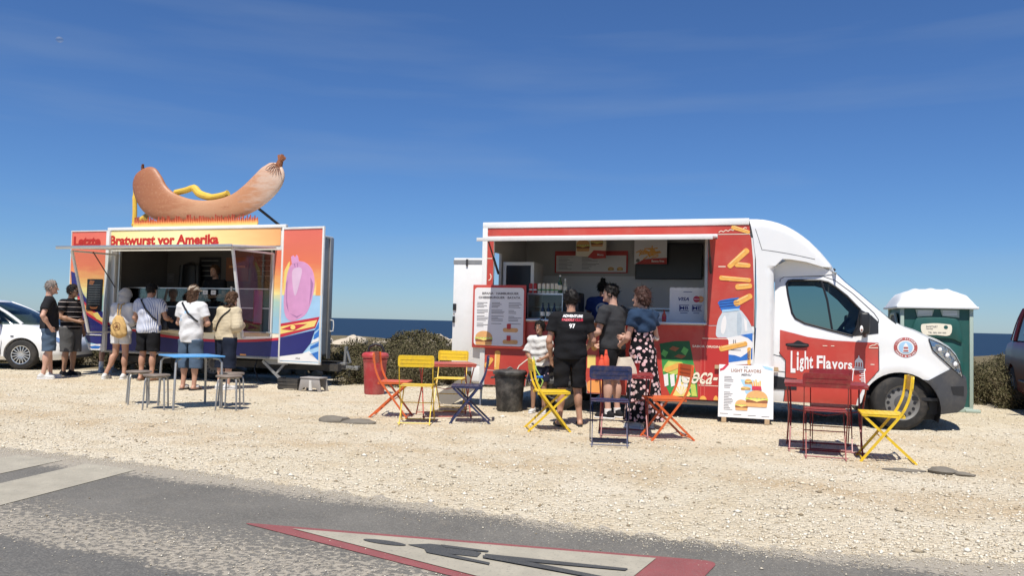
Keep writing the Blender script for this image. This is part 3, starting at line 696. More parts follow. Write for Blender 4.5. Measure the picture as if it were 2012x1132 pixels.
MB().box(-5.585, -1.80, BW - 0.04, BW, 0.32, 2.69).build('far_wall', M['white_inside'], truck)
MB().box(-5.585, -1.80, 0.047, BW - 0.042, 2.645, 2.688).build('roof', M['white'], truck, bevel=0.01)
MB().box(-5.585, -1.80, 0.047, BW - 0.042, 0.38, 0.42).build('floor', M['grey_plastic'], truck)
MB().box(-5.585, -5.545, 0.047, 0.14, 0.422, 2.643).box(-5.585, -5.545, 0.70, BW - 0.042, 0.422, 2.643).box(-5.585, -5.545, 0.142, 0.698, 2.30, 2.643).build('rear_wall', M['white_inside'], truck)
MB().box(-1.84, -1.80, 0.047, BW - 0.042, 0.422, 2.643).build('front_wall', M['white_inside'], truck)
# white edge profiles
MB().box(-5.604, -5.528, -0.016, -0.002, 0.32, 2.70).build('edge_trim', M['white'], truck, bevel=0.005)
MB().box(-5.604, -1.842, -0.018, -0.003, 2.617, 2.702).build('edge_trim', M['white'], truck, bevel=0.006)
MB().box(-5.60, -2.25, -0.022, -0.004, 2.452, 2.494).build('awning_rail', M['white'], truck, bevel=0.005)
# red vinyl over the panels
lowr = [(-5.526, 0.33), (RA[0] - RA[2] - 0.004, 0.33)] + disc(RA[0], RA[1], RA[2] + 0.004, RA[2] + 0.004, 16, 180, 0) + [(RA[0] + RA[2] + 0.004, 0.28), (-2.09, 0.258), (-2.09, 0.735), (-1.80, 0.735), (-1.80, 1.258), (-5.526, 1.258)]
def dec(name, pts, m, k=1, parent=None): return MB().prism(pts, -0.0035 - 0.0018 * k, -0.001).build(name, m, parent or truck)
dec('red_wrap', lowr, M['red_wrap'], 0)
dec('red_wrap', [(-5.526, 2.498), (-2.25, 2.498), (-1.83, 2.498), (-1.842, 2.612), (-5.526, 2.612)], M['red_wrap'], 0)
dec('red_wrap', [(-5.526, 1.27), (-5.432, 1.27), (-5.432, 2.436), (-5.526, 2.436)], M['red_wrap'], 0)
dec('red_wrap', [(-2.368, 1.27), (-1.768, 1.27), (-1.772, 1.80), (-1.79, 2.16), (-1.815, 2.43), (-1.84, 2.494), (-2.248, 2.494), (-2.248, 2.436), (-2.368, 2.436)], M['red_wrap'], 0)
# scalloped white line and dashes of the print
pts = []
for i in range(6):
    for t in range(6): pts.append((-2.235 + 0.062 * (i + t / 6), 2.515 + 0.012 * i * 0.7 + 0.022 * math.sin(math.pi * t / 6)))
for P, w in ((pts, .009), ([(-2.24, 2.49), (-1.83, 2.49)], .008), ([(-2.235, 2.056), (-2.14, 2.056)], .012), ([(-2.09, 1.868), (-2.02, 1.868)], .012), ([(-5.528, 2.171), (-5.45, 2.171)], .012),
             (disc(-5.50, 1.90, 0.04, 0.05, 12, 60, -90), .012), ([(-5.06, 0.50), (-5.0, 0.62), (-4.90, 0.70), (-4.80, 0.77)], .014), ([(-5.52, .538), (-4.93, .538)], .006)):
    ribbon_mb(MB(), P, w, -0.0065, -0.002).build('line_print', M['cream_print'], truck)
# potato fries
def fry(p0, p1, w, k=2):
    o = dec('fry_print', stroke(p0, p1, w, w * 0.85), M['fry'], k)
    a = Vector(p0); b = Vector(p1); d = (b - a).normalized(); q = Vector((-d.y, d.x)) * (w * 0.28)
    if q.y < 0: q = -q
    MB().prism(stroke(a + q + d * w * .3, b + q - d * w * .3, w * 0.22), -0.0035 - 0.0018 * (k + 1), -0.002).build('fry_highlight', M['fry_edge'], o)
for p0, p1, w in [((-2.055, 2.585), (-1.85, 2.515), 0.055), ((-1.87, 2.27), (-2.09, 2.06), 0.078), ((-2.0, 2.085), (-1.84, 2.07), 0.07), ((-2.20, 1.905), (-1.83, 1.875), 0.062),
                  ((-1.985, 1.785), (-1.82, 1.80), 0.078), ((-2.00, 1.565), (-1.82, 1.665), 0.085), ((-2.185, 0.955), (-1.87, 1.035), 0.07), ((-1.825, 0.97), (-1.825, 0.77), 0.05),
                  ((-5.33, 0.80), (-5.34, 0.56), 0.085), ((-5.50, 0.60), (-5.42, 0.70), 0.075)]: fry(p0, p1, w, 6 if w == 0.07 and p0[0] < -2.1 else 3)
# bottle print
M['bottle_print'] = mat('bottle_print', (0.60, 0.65, 0.68), 0.4, var=0.14, scale=14)
dec('bottle_print', catmull([(-2.182, 1.43), (-2.228, 1.344), (-2.253, 1.203), (-2.236, 1.11), (-2.08, 1.10), (-1.785, 1.16), (-1.79, 1.22), (-1.825, 1.32), (-1.885, 1.41), (-1.95, 1.48), (-2.06, 1.50), (-2.17, 1.47)], 4), M['bottle_print'], 1)
dec('bottle_cap_print', [(-2.237, 1.57), (-2.211, 1.60), (-2.07, 1.633), (-1.966, 1.645), (-1.946, 1.52), (-1.97, 1.49), (-2.188, 1.465), (-2.215, 1.53)], M['blue_print'], 2)
dec('bottle_neck_print', [(-2.18, 1.475), (-1.955, 1.50), (-1.95, 1.475), (-2.175, 1.445)], M['lightblue_print'], 3)
dec('bottle_label', [(-2.105, 1.105), (-1.991, 1.13), (-1.785, 1.17), (-1.785, 0.77), (-2.105, 0.74)], M['white_print'], 2)
dec('label_band', [(-1.94, 1.145), (-1.785, 1.175), (-1.785, 1.06), (-1.84, 1.11)], M['blue_print'], 3)
dec('label_band', [(-2.105, 0.885), (-2.009, 0.877), (-1.931, 0.853), (-1.86, 0.905), (-1.785, 0.985), (-1.785, 0.83), (-2.105, 0.775)], M['blue_print'], 3)
mb = MB(); text_mb(mb, '1L', -2.03, 1.03, 0.05, 0.05, -0.0095); bars(mb, [(-2.06, -1.93, 0.945), (-2.05, -1.99, 1.01)], -0.0085, 0.006); mb.build('label_lettering', M['ink'], truck)
dec('bottle_gleam', catmull([(-2.18, 1.33), (-2.14, 1.40), (-2.12, 1.30), (-2.15, 1.16), (-2.19, 1.18)], 4), M['white_print'], 2); dec('bottle_gleam', [(-1.90, 1.38), (-1.86, 1.33), (-1.85, 1.20), (-1.88, 1.20)], M['white_print'], 2)
dec('bottle_shade', catmull([(-1.98, 1.44), (-1.93, 1.40), (-1.93, 1.18), (-1.98, 1.16)], 4), mat('bottle_shade', (0.46, 0.54, 0.60), .4, var=.2, scale=20), 2)
for z in (1.51, 1.545, 1.58): dec('cap_ridge', [(-2.215, z), (-1.96, z + .035), (-1.96, z + .042), (-2.215, z + .008)], M['navy_print'], 3)
# drink can print
dec('can_print', [(-2.445, 1.06), (-2.42, 1.10), (-2.12, 1.105), (-2.09, 1.07), (-2.085, 0.74), (-2.21, 0.735), (-2.215, 0.265), (-2.474, 0.27)], M['red_can'], 4)
mb = MB(); text_mb(mb, 'SABOR ORIGINAL', -2.56, 0.965, 0.42, 0.03, -0.0125, 0.02); 
text_mb(mb, 'Coca-Cola', -2.70, 0.475, 0.86, 0.235, -0.0145, 0.012, 0.45)
ribbon_mb(mb, [(-2.66, 0.575), (-2.60, 0.535), (-2.52, 0.56), (-2.45, 0.55), (-2.38, 0.515)], [0.006, 0.02, 0.03, 0.02, 0.006], -0.0145, -0.008)
mb.box(-2.47, -2.215, -0.0125, -0.008, 0.455, 0.463); mb.box(-2.43, -2.10, -0.0125, -0.008, 1.085, 1.093)
mb.build('can_lettering', M['cream_print'], truck)
# green drink pack and the pictures low on the side
dec('pack_print', [(-3.00, 1.0), (-2.80, 1.04), (-2.60, 1.05), (-2.57, 0.9), (-2.55, 0.79), (-2.97, 0.79)], M['dark_green_print'], 1)
dec('pack_print', [(-2.97, 0.79), (-2.55, 0.79), (-2.50, 0.585), (-2.48, 0.30), (-2.84, 0.29), (-2.90, 0.42), (-2.95, 0.6)], M['green_print'], 1)
dec('lime_slice_print', [(-2.84, 0.30), (-2.78, 0.46), (-2.68, 0.50), (-2.57, 0.33), (-2.60, 0.30)], M['yellow_print'], 3); dec('lime_slice_print', [(-2.56, 0.31), (-2.58, 0.46), (-2.52, 0.50), (-2.49, 0.31)], M['lime_print'], 3)
dec('lime_slice_print', [(-2.93, 0.70), (-2.88, 0.77), (-2.70, 0.76), (-2.60, 0.66), (-2.8, 0.58), (-2.95, 0.63)], M['lime_print'], 2)
mb = MB()
for k in range(4): mb.prism([(-2.92 + k * .085, 0.42), (-2.87 + k * .085, 0.44), (-2.88 + k * .085, 0.60), (-2.94 + k * .085, 0.58)], -0.0105, -0.002)
mb.prism([(-2.56, .52), (-2.62, .55), (-2.66, .62), (-2.55, .65)], -0.0105, -0.002)
mb.build('pack_lettering', M['white_print'], truck)
dec('fry_print', stroke((-2.90, 0.645), (-2.73, 0.72), 0.07), M['fry'], 4)
dec('burger_box_print', [(-4.0, 0.808), (-3.885, 0.811), (-3.883, 0.632), (-4.0, 0.63)], M['yellow_print'], 1)
dec('burger_box_print', rrect(-4.0, 0.29, -3.60, 0.46, 0.06), M['orange_print'], 1); dec('burger_box_print', [(-4.40, 1.0), (-3.95, 1.05), (-3.80, 1.25), (-4.25, 1.255)], M['brown_print'], 1)
dec('fry_print', stroke((-3.74, 0.46), (-3.75, 0.28), 0.06), M['fry'], 3); dec('fry_print', stroke((-4.02, 1.22), (-3.9, 0.9), 0.08), M['fry'], 2)
dec('ketchup_print', [(-3.86, .62), (-3.80, .62), (-3.78, .86), (-3.84, .90), (-3.87, .8)], M['red_can'], 2)
dec('can_foot_print', disc(-2.41, 0.27, 0.045, 0.05, 10, 180, 0), M['fry'], 6); dec('can_foot_print', disc(-2.245, 0.27, 0.03, 0.06, 10, 180, 0), M['fry'], 6)

M['leaf_print'] = mat('leaf_print', (.12, .42, .10), .45, var=.35, scale=25)
for c, w, h in (((-2.93, .86), .05, .09), ((-2.80, .93), .07, .06), ((-2.66, .90), .05, .1), ((-2.72, .83), .08, .05)): dec('leaf_print', [(c[0] - w, c[1]), (c[0] - w * .3, c[1] + h * .7), (c[0] + w, c[1] + h * .3), (c[0] + w * .2, c[1] - h * .5)], M['leaf_print' if w < .06 else 'brown_print'], 2)
for k in range(5): dec('lime_segment', [(-2.70, .315), (-2.80 + k * .05, .455 - .02 * abs(k - 2)), (-2.765 + k * .05, .46 - .02 * abs(k - 2))], M['cream_print'], 4)
for u in (-2.45, -2.40): dec('can_gleam', [(u, .30), (u + .012, .30), (u + .012, 1.05), (u, 1.05)], mat('can_gleam_%d' % int(-u * 100), (.58, .10, .08), .4), 5)
# awning flap, counter, jambs
fl = MB(); q = Vector((0, -0.76, -0.085)).normalized()
Mf = Matrix.Translation((0, -0.026, 2.455)) @ Matrix.Rotation(math.atan2(0.085, 0.76), 4, 'X')
fl.box(-5.39, -2.27, -0.755, 0.0, -0.016, 0.016, Mf).build('hatch_flap', M['white'], truck, bevel=0.005)
MB().box(-5.405, -2.255, -0.775, -0.757, -0.026, 0.022, Mf).build('flap_edge', M['white'], truck, bevel=0.004)
for u in (-5.36, -2.33):
    MB().cyl((u, 0.03, 1.95), (u, -0.45, 2.39), 0.011, n=8).cyl((u, 0.03, 1.95), (u, -0.2, 2.16), 0.018, n=8).build('gas_strut', M['dark'], truck, True)
MB().box(-4.87, -2.37, -0.13, 0.36, 1.268, 1.298).box(-5.43, -4.872, 0.0, 0.36, 1.268, 1.298).build('counter', M['alu'], truck, bevel=0.006)
MB().box(-2.41, -2.372, -0.055, 0.044, 1.302, 2.438).build('hatch_jamb', M['galv'], truck, bevel=0.004)
MB().box(-2.395, -2.35, -0.04, -0.006, 1.11, 1.265).build('jamb_foot', M['red_can'], truck)
# inside: wall panel seam, worktops
MB().box(-5.54, -1.845, 2.0, 2.017, 0.425, 2.04).build('wall_lining', mat('pale_lining', (0.66, 0.66, 0.66), 0.5), truck)
MB().box(-4.4, -1.85, 1.45, 1.995, 1.48, 1.52).box(-4.4, -1.85, 1.50, 1.98, 0.425, 1.478).build('worktop', M['alu'], truck, bevel=0.004)
# open rear door, bumper, chassis
dr = child(truck, 'rear_door'); dr.location = (-5.612, 0.03, 0); dr.rotation_euler = (0, 0, R(4))
MB().box(-0.44, 0.0, 0.0, 0.045, 0.60, 2.18).build('door_leaf', M['white'], dr, bevel=0.008)
MB().box(-0.445, 0.0, -0.006, -0.001, 2.09, 2.15).build('door_rail', M['galv'], dr)
MB().box(-0.435, -0.385, -0.02, -0.001, 1.40, 1.50).box(-0.432, -0.40, -0.035, -0.001, 1.22, 1.31).box(-0.425, -0.41, -0.02, -0.001, 1.34, 1.36).build('door_lock', M['black'], dr, bevel=0.004)
MB().box(-0.25, -0.22, -0.02, -0.002, 2.06, 2.16).build('door_catch', M['dark'], dr)
MB().box(-5.76, -5.59, 0.03, 0.20, 0.33, 0.62).build('bumper', M['white'], truck, bevel=0.05, seg=3)
MB().box(-5.55, 0.35, 0.35, 0.50, 0.36, 0.52).box(-5.55, 0.35, 1.55, 1.7, 0.36, 0.52).box(-5.5, -5.4, 0.1, 1.9, 0.36, 0.5).box(-3.6, -3.2, 0.3, 0.9, 0.22, 0.5).box(-2.6, -2.0, 0.5, 1.6, 0.2, 0.55).build('chassis', M['chassis'], truck)
MB().box(-3.0, -1.62, 0.10, 0.22, 0.185, 0.245).build('side_rail', M['galv'], truck, bevel=0.01)
MB().tube([(-4.9, .25, .5), (-4.86, .25, .72), (-4.6, .25, .83), (-4.3, .25, .83), (-4.04, .25, .72), (-4.0, .25, .5)], 0.02).build('mudguard', M['black'], truck, True)
for y, s in ((0.22, 1), (1.84, -1)):
    w_ = wheel(truck, (RA[0], y, 0.335), 0.335, 0.2); w_.rotation_euler = (0, 0, 0 if s > 0 else math.pi)

# ---- cab
def yc(u, z):
    y = 0.075
    if z > 1.1: y += 0.16 * ((z - 1.1) / 0.9) ** 1.25
    if u > -0.1: y += 0.30 * ((u + 0.1) / 0.9) ** 2.3
    if z < 0.45: y += 0.05 * ((0.45 - z) / 0.25) ** 2
    d = ((u - 0.0) ** 2 + (z - 0.33) ** 2) ** 0.5       # flared wheel arch
    if d < 0.62: y -= 0.035 * max(0, 1 - abs(d - 0.47) / 0.15)
    return y
A_LINE = [(-0.741, 1.973), (-0.644, 1.870), (-0.471, 1.718), (-0.309, 1.568), (-0.128, 1.400), (-0.043, 1.331)]
HOOD = [(0.043, 1.286), (0.18, 1.240), (0.33, 1.169), (0.465, 1.113), (0.586, 1.042), (0.666, 0.956), (0.719, 0.854), (0.758, 0.678)]
ARCH = disc(0.005, 0.275, 0.455, 0.455, 20, 0, 180)
ARCHF = [p for p in ARCH if p[0] > 0.30]; ARCHR = [p for p in ARCH if p[0] <= 0.33]
WIN = [(-1.365, 1.845), (-1.341, 1.883), (-1.281, 1.893), (-0.945, 1.894), (-0.845, 1.868), (-0.755, 1.805), (-0.62, 1.690), (-0.505, 1.560), (-0.46, 1.515), (-0.50, 1.30), (-0.56, 1.172), (-0.80, 1.233), (-1.135, 1.321), (-1.25, 1.382), (-1.293, 1.455), (-1.32, 1.58), (-1.345, 1.70)]
side = [(-1.53, 0.285), (-1.51, 1.90), (-1.48, 1.945), (-1.39, 1.962), (-0.95, 1.968)] + A_LINE + HOOD[:-1] + [(0.62, 0.80), (0.323, 0.641)] + [(0.30, 0.62)] + [p for p in ARCHR if p[1] > 0.36][:] + [(-0.448, 0.33), (-0.49, 0.285)]
def mirror_side(o):
    me = o.data.copy()
    for v in me.vertices: v.co.y = BW - v.co.y
    me.flip_normals(); c = bpy.data.objects.new(o.name.split('.')[0], me); COL.objects.link(c); c.parent = o.parent; return c
M['cab_white'] = mat('cab_paint', (0.79, 0.79, 0.775), 0.3, coat=0.6, dirt=(0.55, 0.49, 0.4), dirt_amt=0.10, dscale=2.5)
cs = sheet_mesh('cab_side', side, [WIN], yc, 0.0, M['cab_white'], truck, 0.07); mirror_side(cs)
gl = sheet_mesh('side_window', WIN, [], yc, -0.012, M['glass'], truck, 0.09); mirror_side(gl)
mb = MB(); mb.tube([(u, yc(u, z) - 0.004, z) for u, z in WIN + WIN[:1]], 0.014, 6); fr = mb.build('window_rubber', M['black'], gl, True); 
mb = MB(); mb.tube([(-1.02 + 0.0, yc(-1.02, 1.87), 1.89), (-0.86, yc(-.86, 1.6), 1.58), (-0.80, yc(-.8, 1.35), 1.24)], 0.016, 6)
MB().tube([(-0.93, yc(-.93, 1.88) - .002, 1.888), (-0.86, yc(-.86, 1.6) - .002, 1.63), (-0.80, yc(-.8, 1.3) - .002, 1.24)], 0.015, 6).build('window_bar', M['black'], gl, True)
QUARTER = [(-0.46, 1.515), (-0.335, 1.443), (-0.252, 1.36), (-0.252, 1.213), (-0.56, 1.168), (-0.50, 1.30)]
sheet_mesh('mirror_base', QUARTER, [], yc, 0.006, M['black'], truck, 0.08)
# red door wrap and its print
DOOR = [(-1.442, 1.228), (-1.255, 1.184), (-1.098, 1.143), (-0.799, 1.107), (-0.506, 1.097), (-0.253, 1.092), (-0.253, 0.75), (-0.297, 0.690), (-0.43, 0.525), (-0.50, 0.37), (-0.512, 0.292), (-1.384, 0.292), (-1.380, 0.435), (-1.366, 0.82), (-1.442, 0.905)]
sheet_mesh('door_wrap', DOOR, [], yc, 0.005, M['red_wrap'], truck, 0.07)
def on_cab(off):
    return lambda p: (p[0], yc(p[0], p[2]) - off, p[2])
def cab_poly(mb, pts, off): 
    if sum(pts[i][0] * pts[(i + 1) % len(pts)][1] - pts[(i + 1) % len(pts)][0] * pts[i][1] for i in range(len(pts))) < 0: pts = pts[::-1]
    return mb.add([(u, yc(u, z) - off, z) for u, z in pts], [tuple(range(len(pts)))])
def cab_ribbon(mb, pts, w, off):
    A, B = ribbon(pts, w); n = len(A); V = [(p.x, yc(p.x, p.y) - off, p.y) for p in A + B]
    return mb.add(V, [(i, n + i, n + i + 1, i + 1) for i in range(n - 1)])
mb = MB()
# hand-drawn door lettering: tall narrow L i g h t, then F l a v o r s
def ltr(s, u0, z0, w, h, b=0.028): text_mb(mb, s, u0, z0, w, h, 0, b, fn=on_cab(0.010))
ltr('L', -1.305, 0.672, 0.060, 0.285); ltr('i', -1.230, 0.705, 0.024, 0.245); ltr('g', -1.196, 0.69, 0.052, 0.175); ltr('h', -1.134, 0.725, 0.050, 0.235); ltr('t', -1.078, 0.73, 0.048, 0.165)
ltr('F', -0.985, 0.732, 0.072, 0.175); ltr('l', -0.905, 0.738, 0.022, 0.170); ltr('a', -0.873, 0.738, 0.062, 0.105); ltr('v', -0.803, 0.740, 0.070, 0.095); ltr('o', -0.727, 0.740, 0.062, 0.095); ltr('r', -0.655, 0.745, 0.040, 0.085); ltr('s', -0.610, 0.745, 0.050, 0.082)
mb.build('door_lettering', M['white_print'], truck)
lh = MB()      # lighthouse emblem
cab_poly(lh, [(-0.487, 0.925), (-0.479, 0.925), (-0.476, 0.90), (-0.44, 0.862), (-0.432, 0.835), (-0.532, 0.835), (-0.524, 0.862), (-0.49, 0.90)], 0.010)
for u in (-0.527, -0.500, -0.470, -0.444): cab_poly(lh, [(u, 0.775), (u + 0.012, 0.775), (u + 0.012, 0.835), (u, 0.835)], 0.010)
cab_poly(lh, [(-0.535, 0.765), (-0.428, 0.765), (-0.428, 0.779), (-0.535, 0.779)], 0.010); cab_poly(lh, [(-0.562, 0.735), (-0.402, 0.735), (-0.402, 0.758), (-0.562, 0.758)], 0.010)
cab_ribbon(lh, [(-0.545, 0.735), (-0.552, 0.67), (-0.556, 0.60)], 0.010, 0.010); cab_ribbon(lh, [(-0.418, 0.735), (-0.415, 0.67), (-0.411, 0.56)], 0.010, 0.010)
for i in range(7): cab_poly(lh, [(-0.475 + i % 2 * .02, 0.71 - i * 0.023), (-0.418, 0.71 - i * 0.023), (-0.418, 0.719 - i * 0.023), (-0.475 + i % 2 * .02, 0.719 - i * 0.023)], 0.010)
lh.build('lighthouse_emblem', M['white_print'], truck)
mb = MB()
for a, b, z in ((-0.915, -0.86, 1.032), (-0.815, -0.775, 1.033), (-0.345, -0.30, 0.812)): cab_poly(mb, [(a, z), (b, z), (b, z + .008), (a, z + .008)], 0.010)
cab_ribbon(mb, [(-0.258, 1.028), (-0.365, 1.026), (-0.355, 1.045), (-0.325, 1.062), (-0.30, 1.062), (-0.28, 1.078), (-0.258, 1.078)], 0.009, 0.010)
mb.build('cloud_print', M['cream_print'], truck)
# round badge
bd = child(truck, 'badge')
def cab_disc(name, pts, m, off, par=bd, hole=None): return sheet_mesh(name, pts, [hole] if hole else [], yc, off, m, par, 0.05)
BR = (0.062, 1.044)
M['badge_red'] = mat('badge_red', (0.42, 0.09, 0.08), 0.45)
cab_disc('badge_ring', disc(*BR, 0.138, 0.126, 36), M['badge_red'], 0.005); cab_disc('badge_field', disc(*BR, 0.098, 0.09, 32), M['white_print'], 0.009); cab_disc('badge_sky', disc(*BR, 0.082, 0.076, 28), M['lightblue_print'], 0.012)
mb = MB(); cab_poly(mb, [(0.025, 0.985), (0.10, 0.985), (0.088, 1.06), (0.078, 1.085), (0.062, 1.105), (0.047, 1.085), (0.037, 1.06)], 0.016); mb.build('badge_tower', M['white_print'], bd)
mb = MB(); cab_poly(mb, [(0.036, 1.03), (0.089, 1.03), (0.087, 1.05), (0.038, 1.05)], 0.019); cab_poly(mb, [(0.033, 0.995), (0.092, 0.995), (0.091, 1.012), (0.034, 1.012)], 0.019); mb.build('badge_stripe', M['badge_red'], bd)
mb = MB()
def arc_text(s, a0, a1, r0, h, flip=False):
    for i, ch in enumerate(s):
        if ch == ' ': continue
        V, Fc = text_geo(ch, 0.015); xs = [v[0] for v in V]; w = max(xs) - min(xs); a = R(a0 + (a1 - a0) * (i + 0.5) / len(s))
        sc_ = h / 0.73; P = []
        for x, y, _ in V:
            lx = (x - min(xs) - w / 2) * sc_; ly = y * sc_
            rr = r0 + ly if not flip else r0 + h - ly; th = a - lx / r0 if not flip else a + lx / r0
            u, z = BR[0] + rr * math.cos(th) * 1.03, BR[1] + rr * math.sin(th) * 0.95; P.append((u, yc(u, z) - 0.010, z))
        mb.add(P, Fc)
arc_text('LIGHT FLAVORS', 165, 15, 0.106, 0.022); arc_text('SNACKS & DRINKS', 200, 340, 0.106, 0.020, True)
mb.build('badge_lettering', M['white_print'], bd)
# door handle, fuel flap, side band, seams
hd = MB(); cab_poly(hd, catmull([(-1.364, 1.050), (-1.278, 1.060), (-1.218, 1.095), (-1.145, 1.066), (-1.088, 1.052), (-1.095, 1.016), (-1.217, 0.998), (-1.351, 1.018)], 4), 0.010); hd.build('handle_cup', M['black'], truck)
MB().box(-1.35, -1.10, yc(-1.2, 1.03) - 0.035, yc(-1.2, 1.03) - 0.012, 1.020, 1.046).build('door_handle', M['dark'], truck, bevel=0.008)
mb = MB(); cab_poly(mb, [(-1.517, 0.447), (-1.228, 0.450), (-1.228, 0.598), (-1.378, 0.605), (-1.517, 0.622)], 0.010); mb.build('rub_strip', M['black'], truck)
mb = MB(); SEAM = [(-1.446, 0.92), (-1.446, 1.90), (-1.391, 1.938), (-0.906, 1.946), (-0.76, 1.890), (-0.557, 1.728), (-0.394, 1.566), (-0.30, 1.47), (-0.25, 1.39), (-0.248, 0.75), (-0.297, 0.688), (-0.44, 0.515)]
cab_ribbon(mb, SEAM, 0.009, 0.0025); cab_ribbon(mb, [(-1.446, 0.92), (-1.37, 0.83), (-1.37, 0.45), (-1.39, 0.287)], 0.009, 0.0125); cab_ribbon(mb, [(-1.52, 0.90), (-1.42, 0.875)], 0.008, 0.003); cab_ribbon(mb, [(-1.52, 0.69), (-1.37, 0.675)], 0.008, 0.003)
mb.build('door_seam', M['dark'], truck)
# bumper and lights
BUMP = [(0.323, 0.641), (0.62, 0.80), (0.70, 0.72), (0.758, 0.678), (0.798, 0.651), (0.811, 0.504), (0.792, 0.37), (0.771, 0.296), (0.692, 0.24), (0.462, 0.215)] + [p for p in disc(0.005, 0.275, 0.455, 0.455, 24, -8, 55)]
def yb(u, z): return yc(min(u, 0.83), z) - 0.012
bs = sheet_mesh('front_bumper', BUMP, [], yb, 0.0, M['grey_plastic'], truck, 0.05); mirror_side(bs)
HEAD = [(0.33, 1.161), (0.465, 1.105), (0.586, 1.034), (0.660, 0.950), (0.712, 0.850), (0.752, 0.680), (0.639, 0.775), (0.559, 0.848), (0.465, 0.934), (0.378, 1.02)]
hl = sheet_mesh('headlight', HEAD, [], yc, 0.006, M['chrome'], truck, 0.03); mirror_side(hl)
M['lens'] = glass('headlight_lens', (0.80, 0.82, 0.84), 0.05)
sheet_mesh('headlight_lens', HEAD, [], yc, 0.02, M['lens'], hl, 0.05)
mb = MB(); cab_ribbon(mb, HEAD + HEAD[:1], 0.012, 0.010); mb.build('headlight_rim', M['dark'], hl)
mb = MB()
for c in ((0.44, 1.03), (0.53, 0.96), (0.63, 0.85)): mb.ell((c[0], yc(*c) + 0.0, c[1]), (0.05, 0.02, 0.038), 14, 8)
mb.build('lamp_bulb', mat('lamp_glass', (0.85, 0.85, 0.85), 0.1), hl, True)
sheet_mesh('fog_recess', [(0.599, 0.568), (0.765, 0.572), (0.765, 0.45), (0.626, 0.465)], [], yb, 0.004, M['black'], truck, 0.05)
# skin from side to side: windscreen, bonnet, nose
def skin(name, line, m, crown=0.03, yf=yc, parent=truck, dark=None):
    V = []; K = 11
    for u, z in line:
        y0 = yf(u, z)
        for k in range(K):
            t = k / (K - 1); y = y0 + (BW - 2 * y0) * t; b = 1 - (2 * t - 1) ** 2
            V.append((u + crown * b, y, z + crown * 0.6 * b))
    n = len(line); Fc = [(i * K + k, (i + 1) * K + k, (i + 1) * K + k + 1, i * K + k + 1) for i in range(n - 1) for k in range(K - 1)]
    return MB().add(V, Fc).build(name, m, parent, True, ang=180)
M['screen_glass'] = glass('windscreen_glass', (0.30, 0.42, 0.42))
skin('windscreen', A_LINE[:], M['screen_glass'], 0.06)
skin('cab_roof', [(-1.53, 1.96), (-1.39, 1.962), (-0.95, 1.968), (-0.741, 1.973)], M['cab_white'], 0.02)
skin('bonnet', [A_LINE[-1]] + HOOD[:-1] + [(0.72, 0.78)], M['cab_white'], 0.07)
skin('bumper_front', [(0.72, 0.78), (0.758, 0.678), (0.798, 0.651), (0.811, 0.504), (0.771, 0.296), (0.692, 0.24), (0.46, 0.22)], M['grey_plastic'], 0.07, yb)
MB().add([(-1.53, yc(-1.5, .3), 0.285), (-1.53, BW - yc(-1.5, .3), 0.285), (-1.53, BW - .24, 1.95), (-1.53, .24, 1.95)], [(0, 1, 2, 3)]).build('cab_back', M['dark'], truck)
MB().box(-1.52, 0.5, 0.16, BW - 0.16, 0.38, 0.42).box(0.0, 0.5, 0.3, BW - .3, .42, 1.1).box(-.5, .46, .30, BW - .30, .2, .5).build('cab_floor', M['black'], truck)
# wheel housing
hs = MB(); P = disc(0.005, 0.275, 0.46, 0.46, 18, -20, 200); n = len(P)
hs.add([(u, 0.09, z) for u, z in P] + [(u, 0.42, z) for u, z in P], [(i, i + 1, n + i + 1, n + i) for i in range(n - 1)]).add([(u, 0.42, z) for u, z in P], [tuple(range(n))]); hs.build('wheel_housing', M['black'], truck)
wheel(truck, (0.0, 0.20, 0.345), 0.345, 0.215, steer=R(16)); w_ = wheel(truck, (0.0, BW - 0.2, 0.345), 0.345, 0.215); w_.rotation_euler = (0, 0, math.pi + R(16))
# cab interior
for y in (0.42, 1.15, 1.58):
    s_ = child(truck, 'seat'); mb = MB().box(-1.40, -0.88, y - .22, y + .22, .78, .92); mb.build('cushion', M['seat'], s_, bevel=.05)
    MB().box(-1.46, -1.32, y - .21, y + .21, .92, 1.50, Matrix.Identity(4)).build('seat_back', M['seat'], s_, bevel=.05); MB().box(-1.45, -1.36, y - .1, y + .1, 1.53, 1.70).build('headrest', M['seat'], s_, bevel=.04)
MB().prism([(-0.62, 1.0), (-0.58, 1.20), (-0.40, 1.31), (-0.05, 1.31), (0.0, 1.0)], 0.22, BW - 0.22).build('dashboard', M['black'], truck, bevel=.03)
st = MB(); Ms = Matrix.Translation((-0.68, 0.48, 1.26)) @ Matrix.Rotation(R(-55), 4, 'Y')
st.tube([Ms @ Vector((0.19 * math.cos(t), 0.19 * math.sin(t), 0)) for t in [2 * math.pi * i / 24 for i in range(25)]], 0.014, 6); st.bar(Ms @ Vector((-.18, 0, 0)), Ms @ Vector((.18, 0, 0)), .04, .02); st.bar(Ms @ Vector((0, 0, 0)), Ms @ Vector((0, 0, -.3)), .05, .05)
st.build('steering_wheel', M['black'], truck)
MB().box(-0.45, -0.40, 0.98, 1.12, 1.66, 1.72).build('rear_view_mirror', M['black'], truck, bevel=.01)
MB().box(-1.3, -0.95, 0.28, BW - .28, 1.90, 1.95).build('headliner', M['dark'], truck)
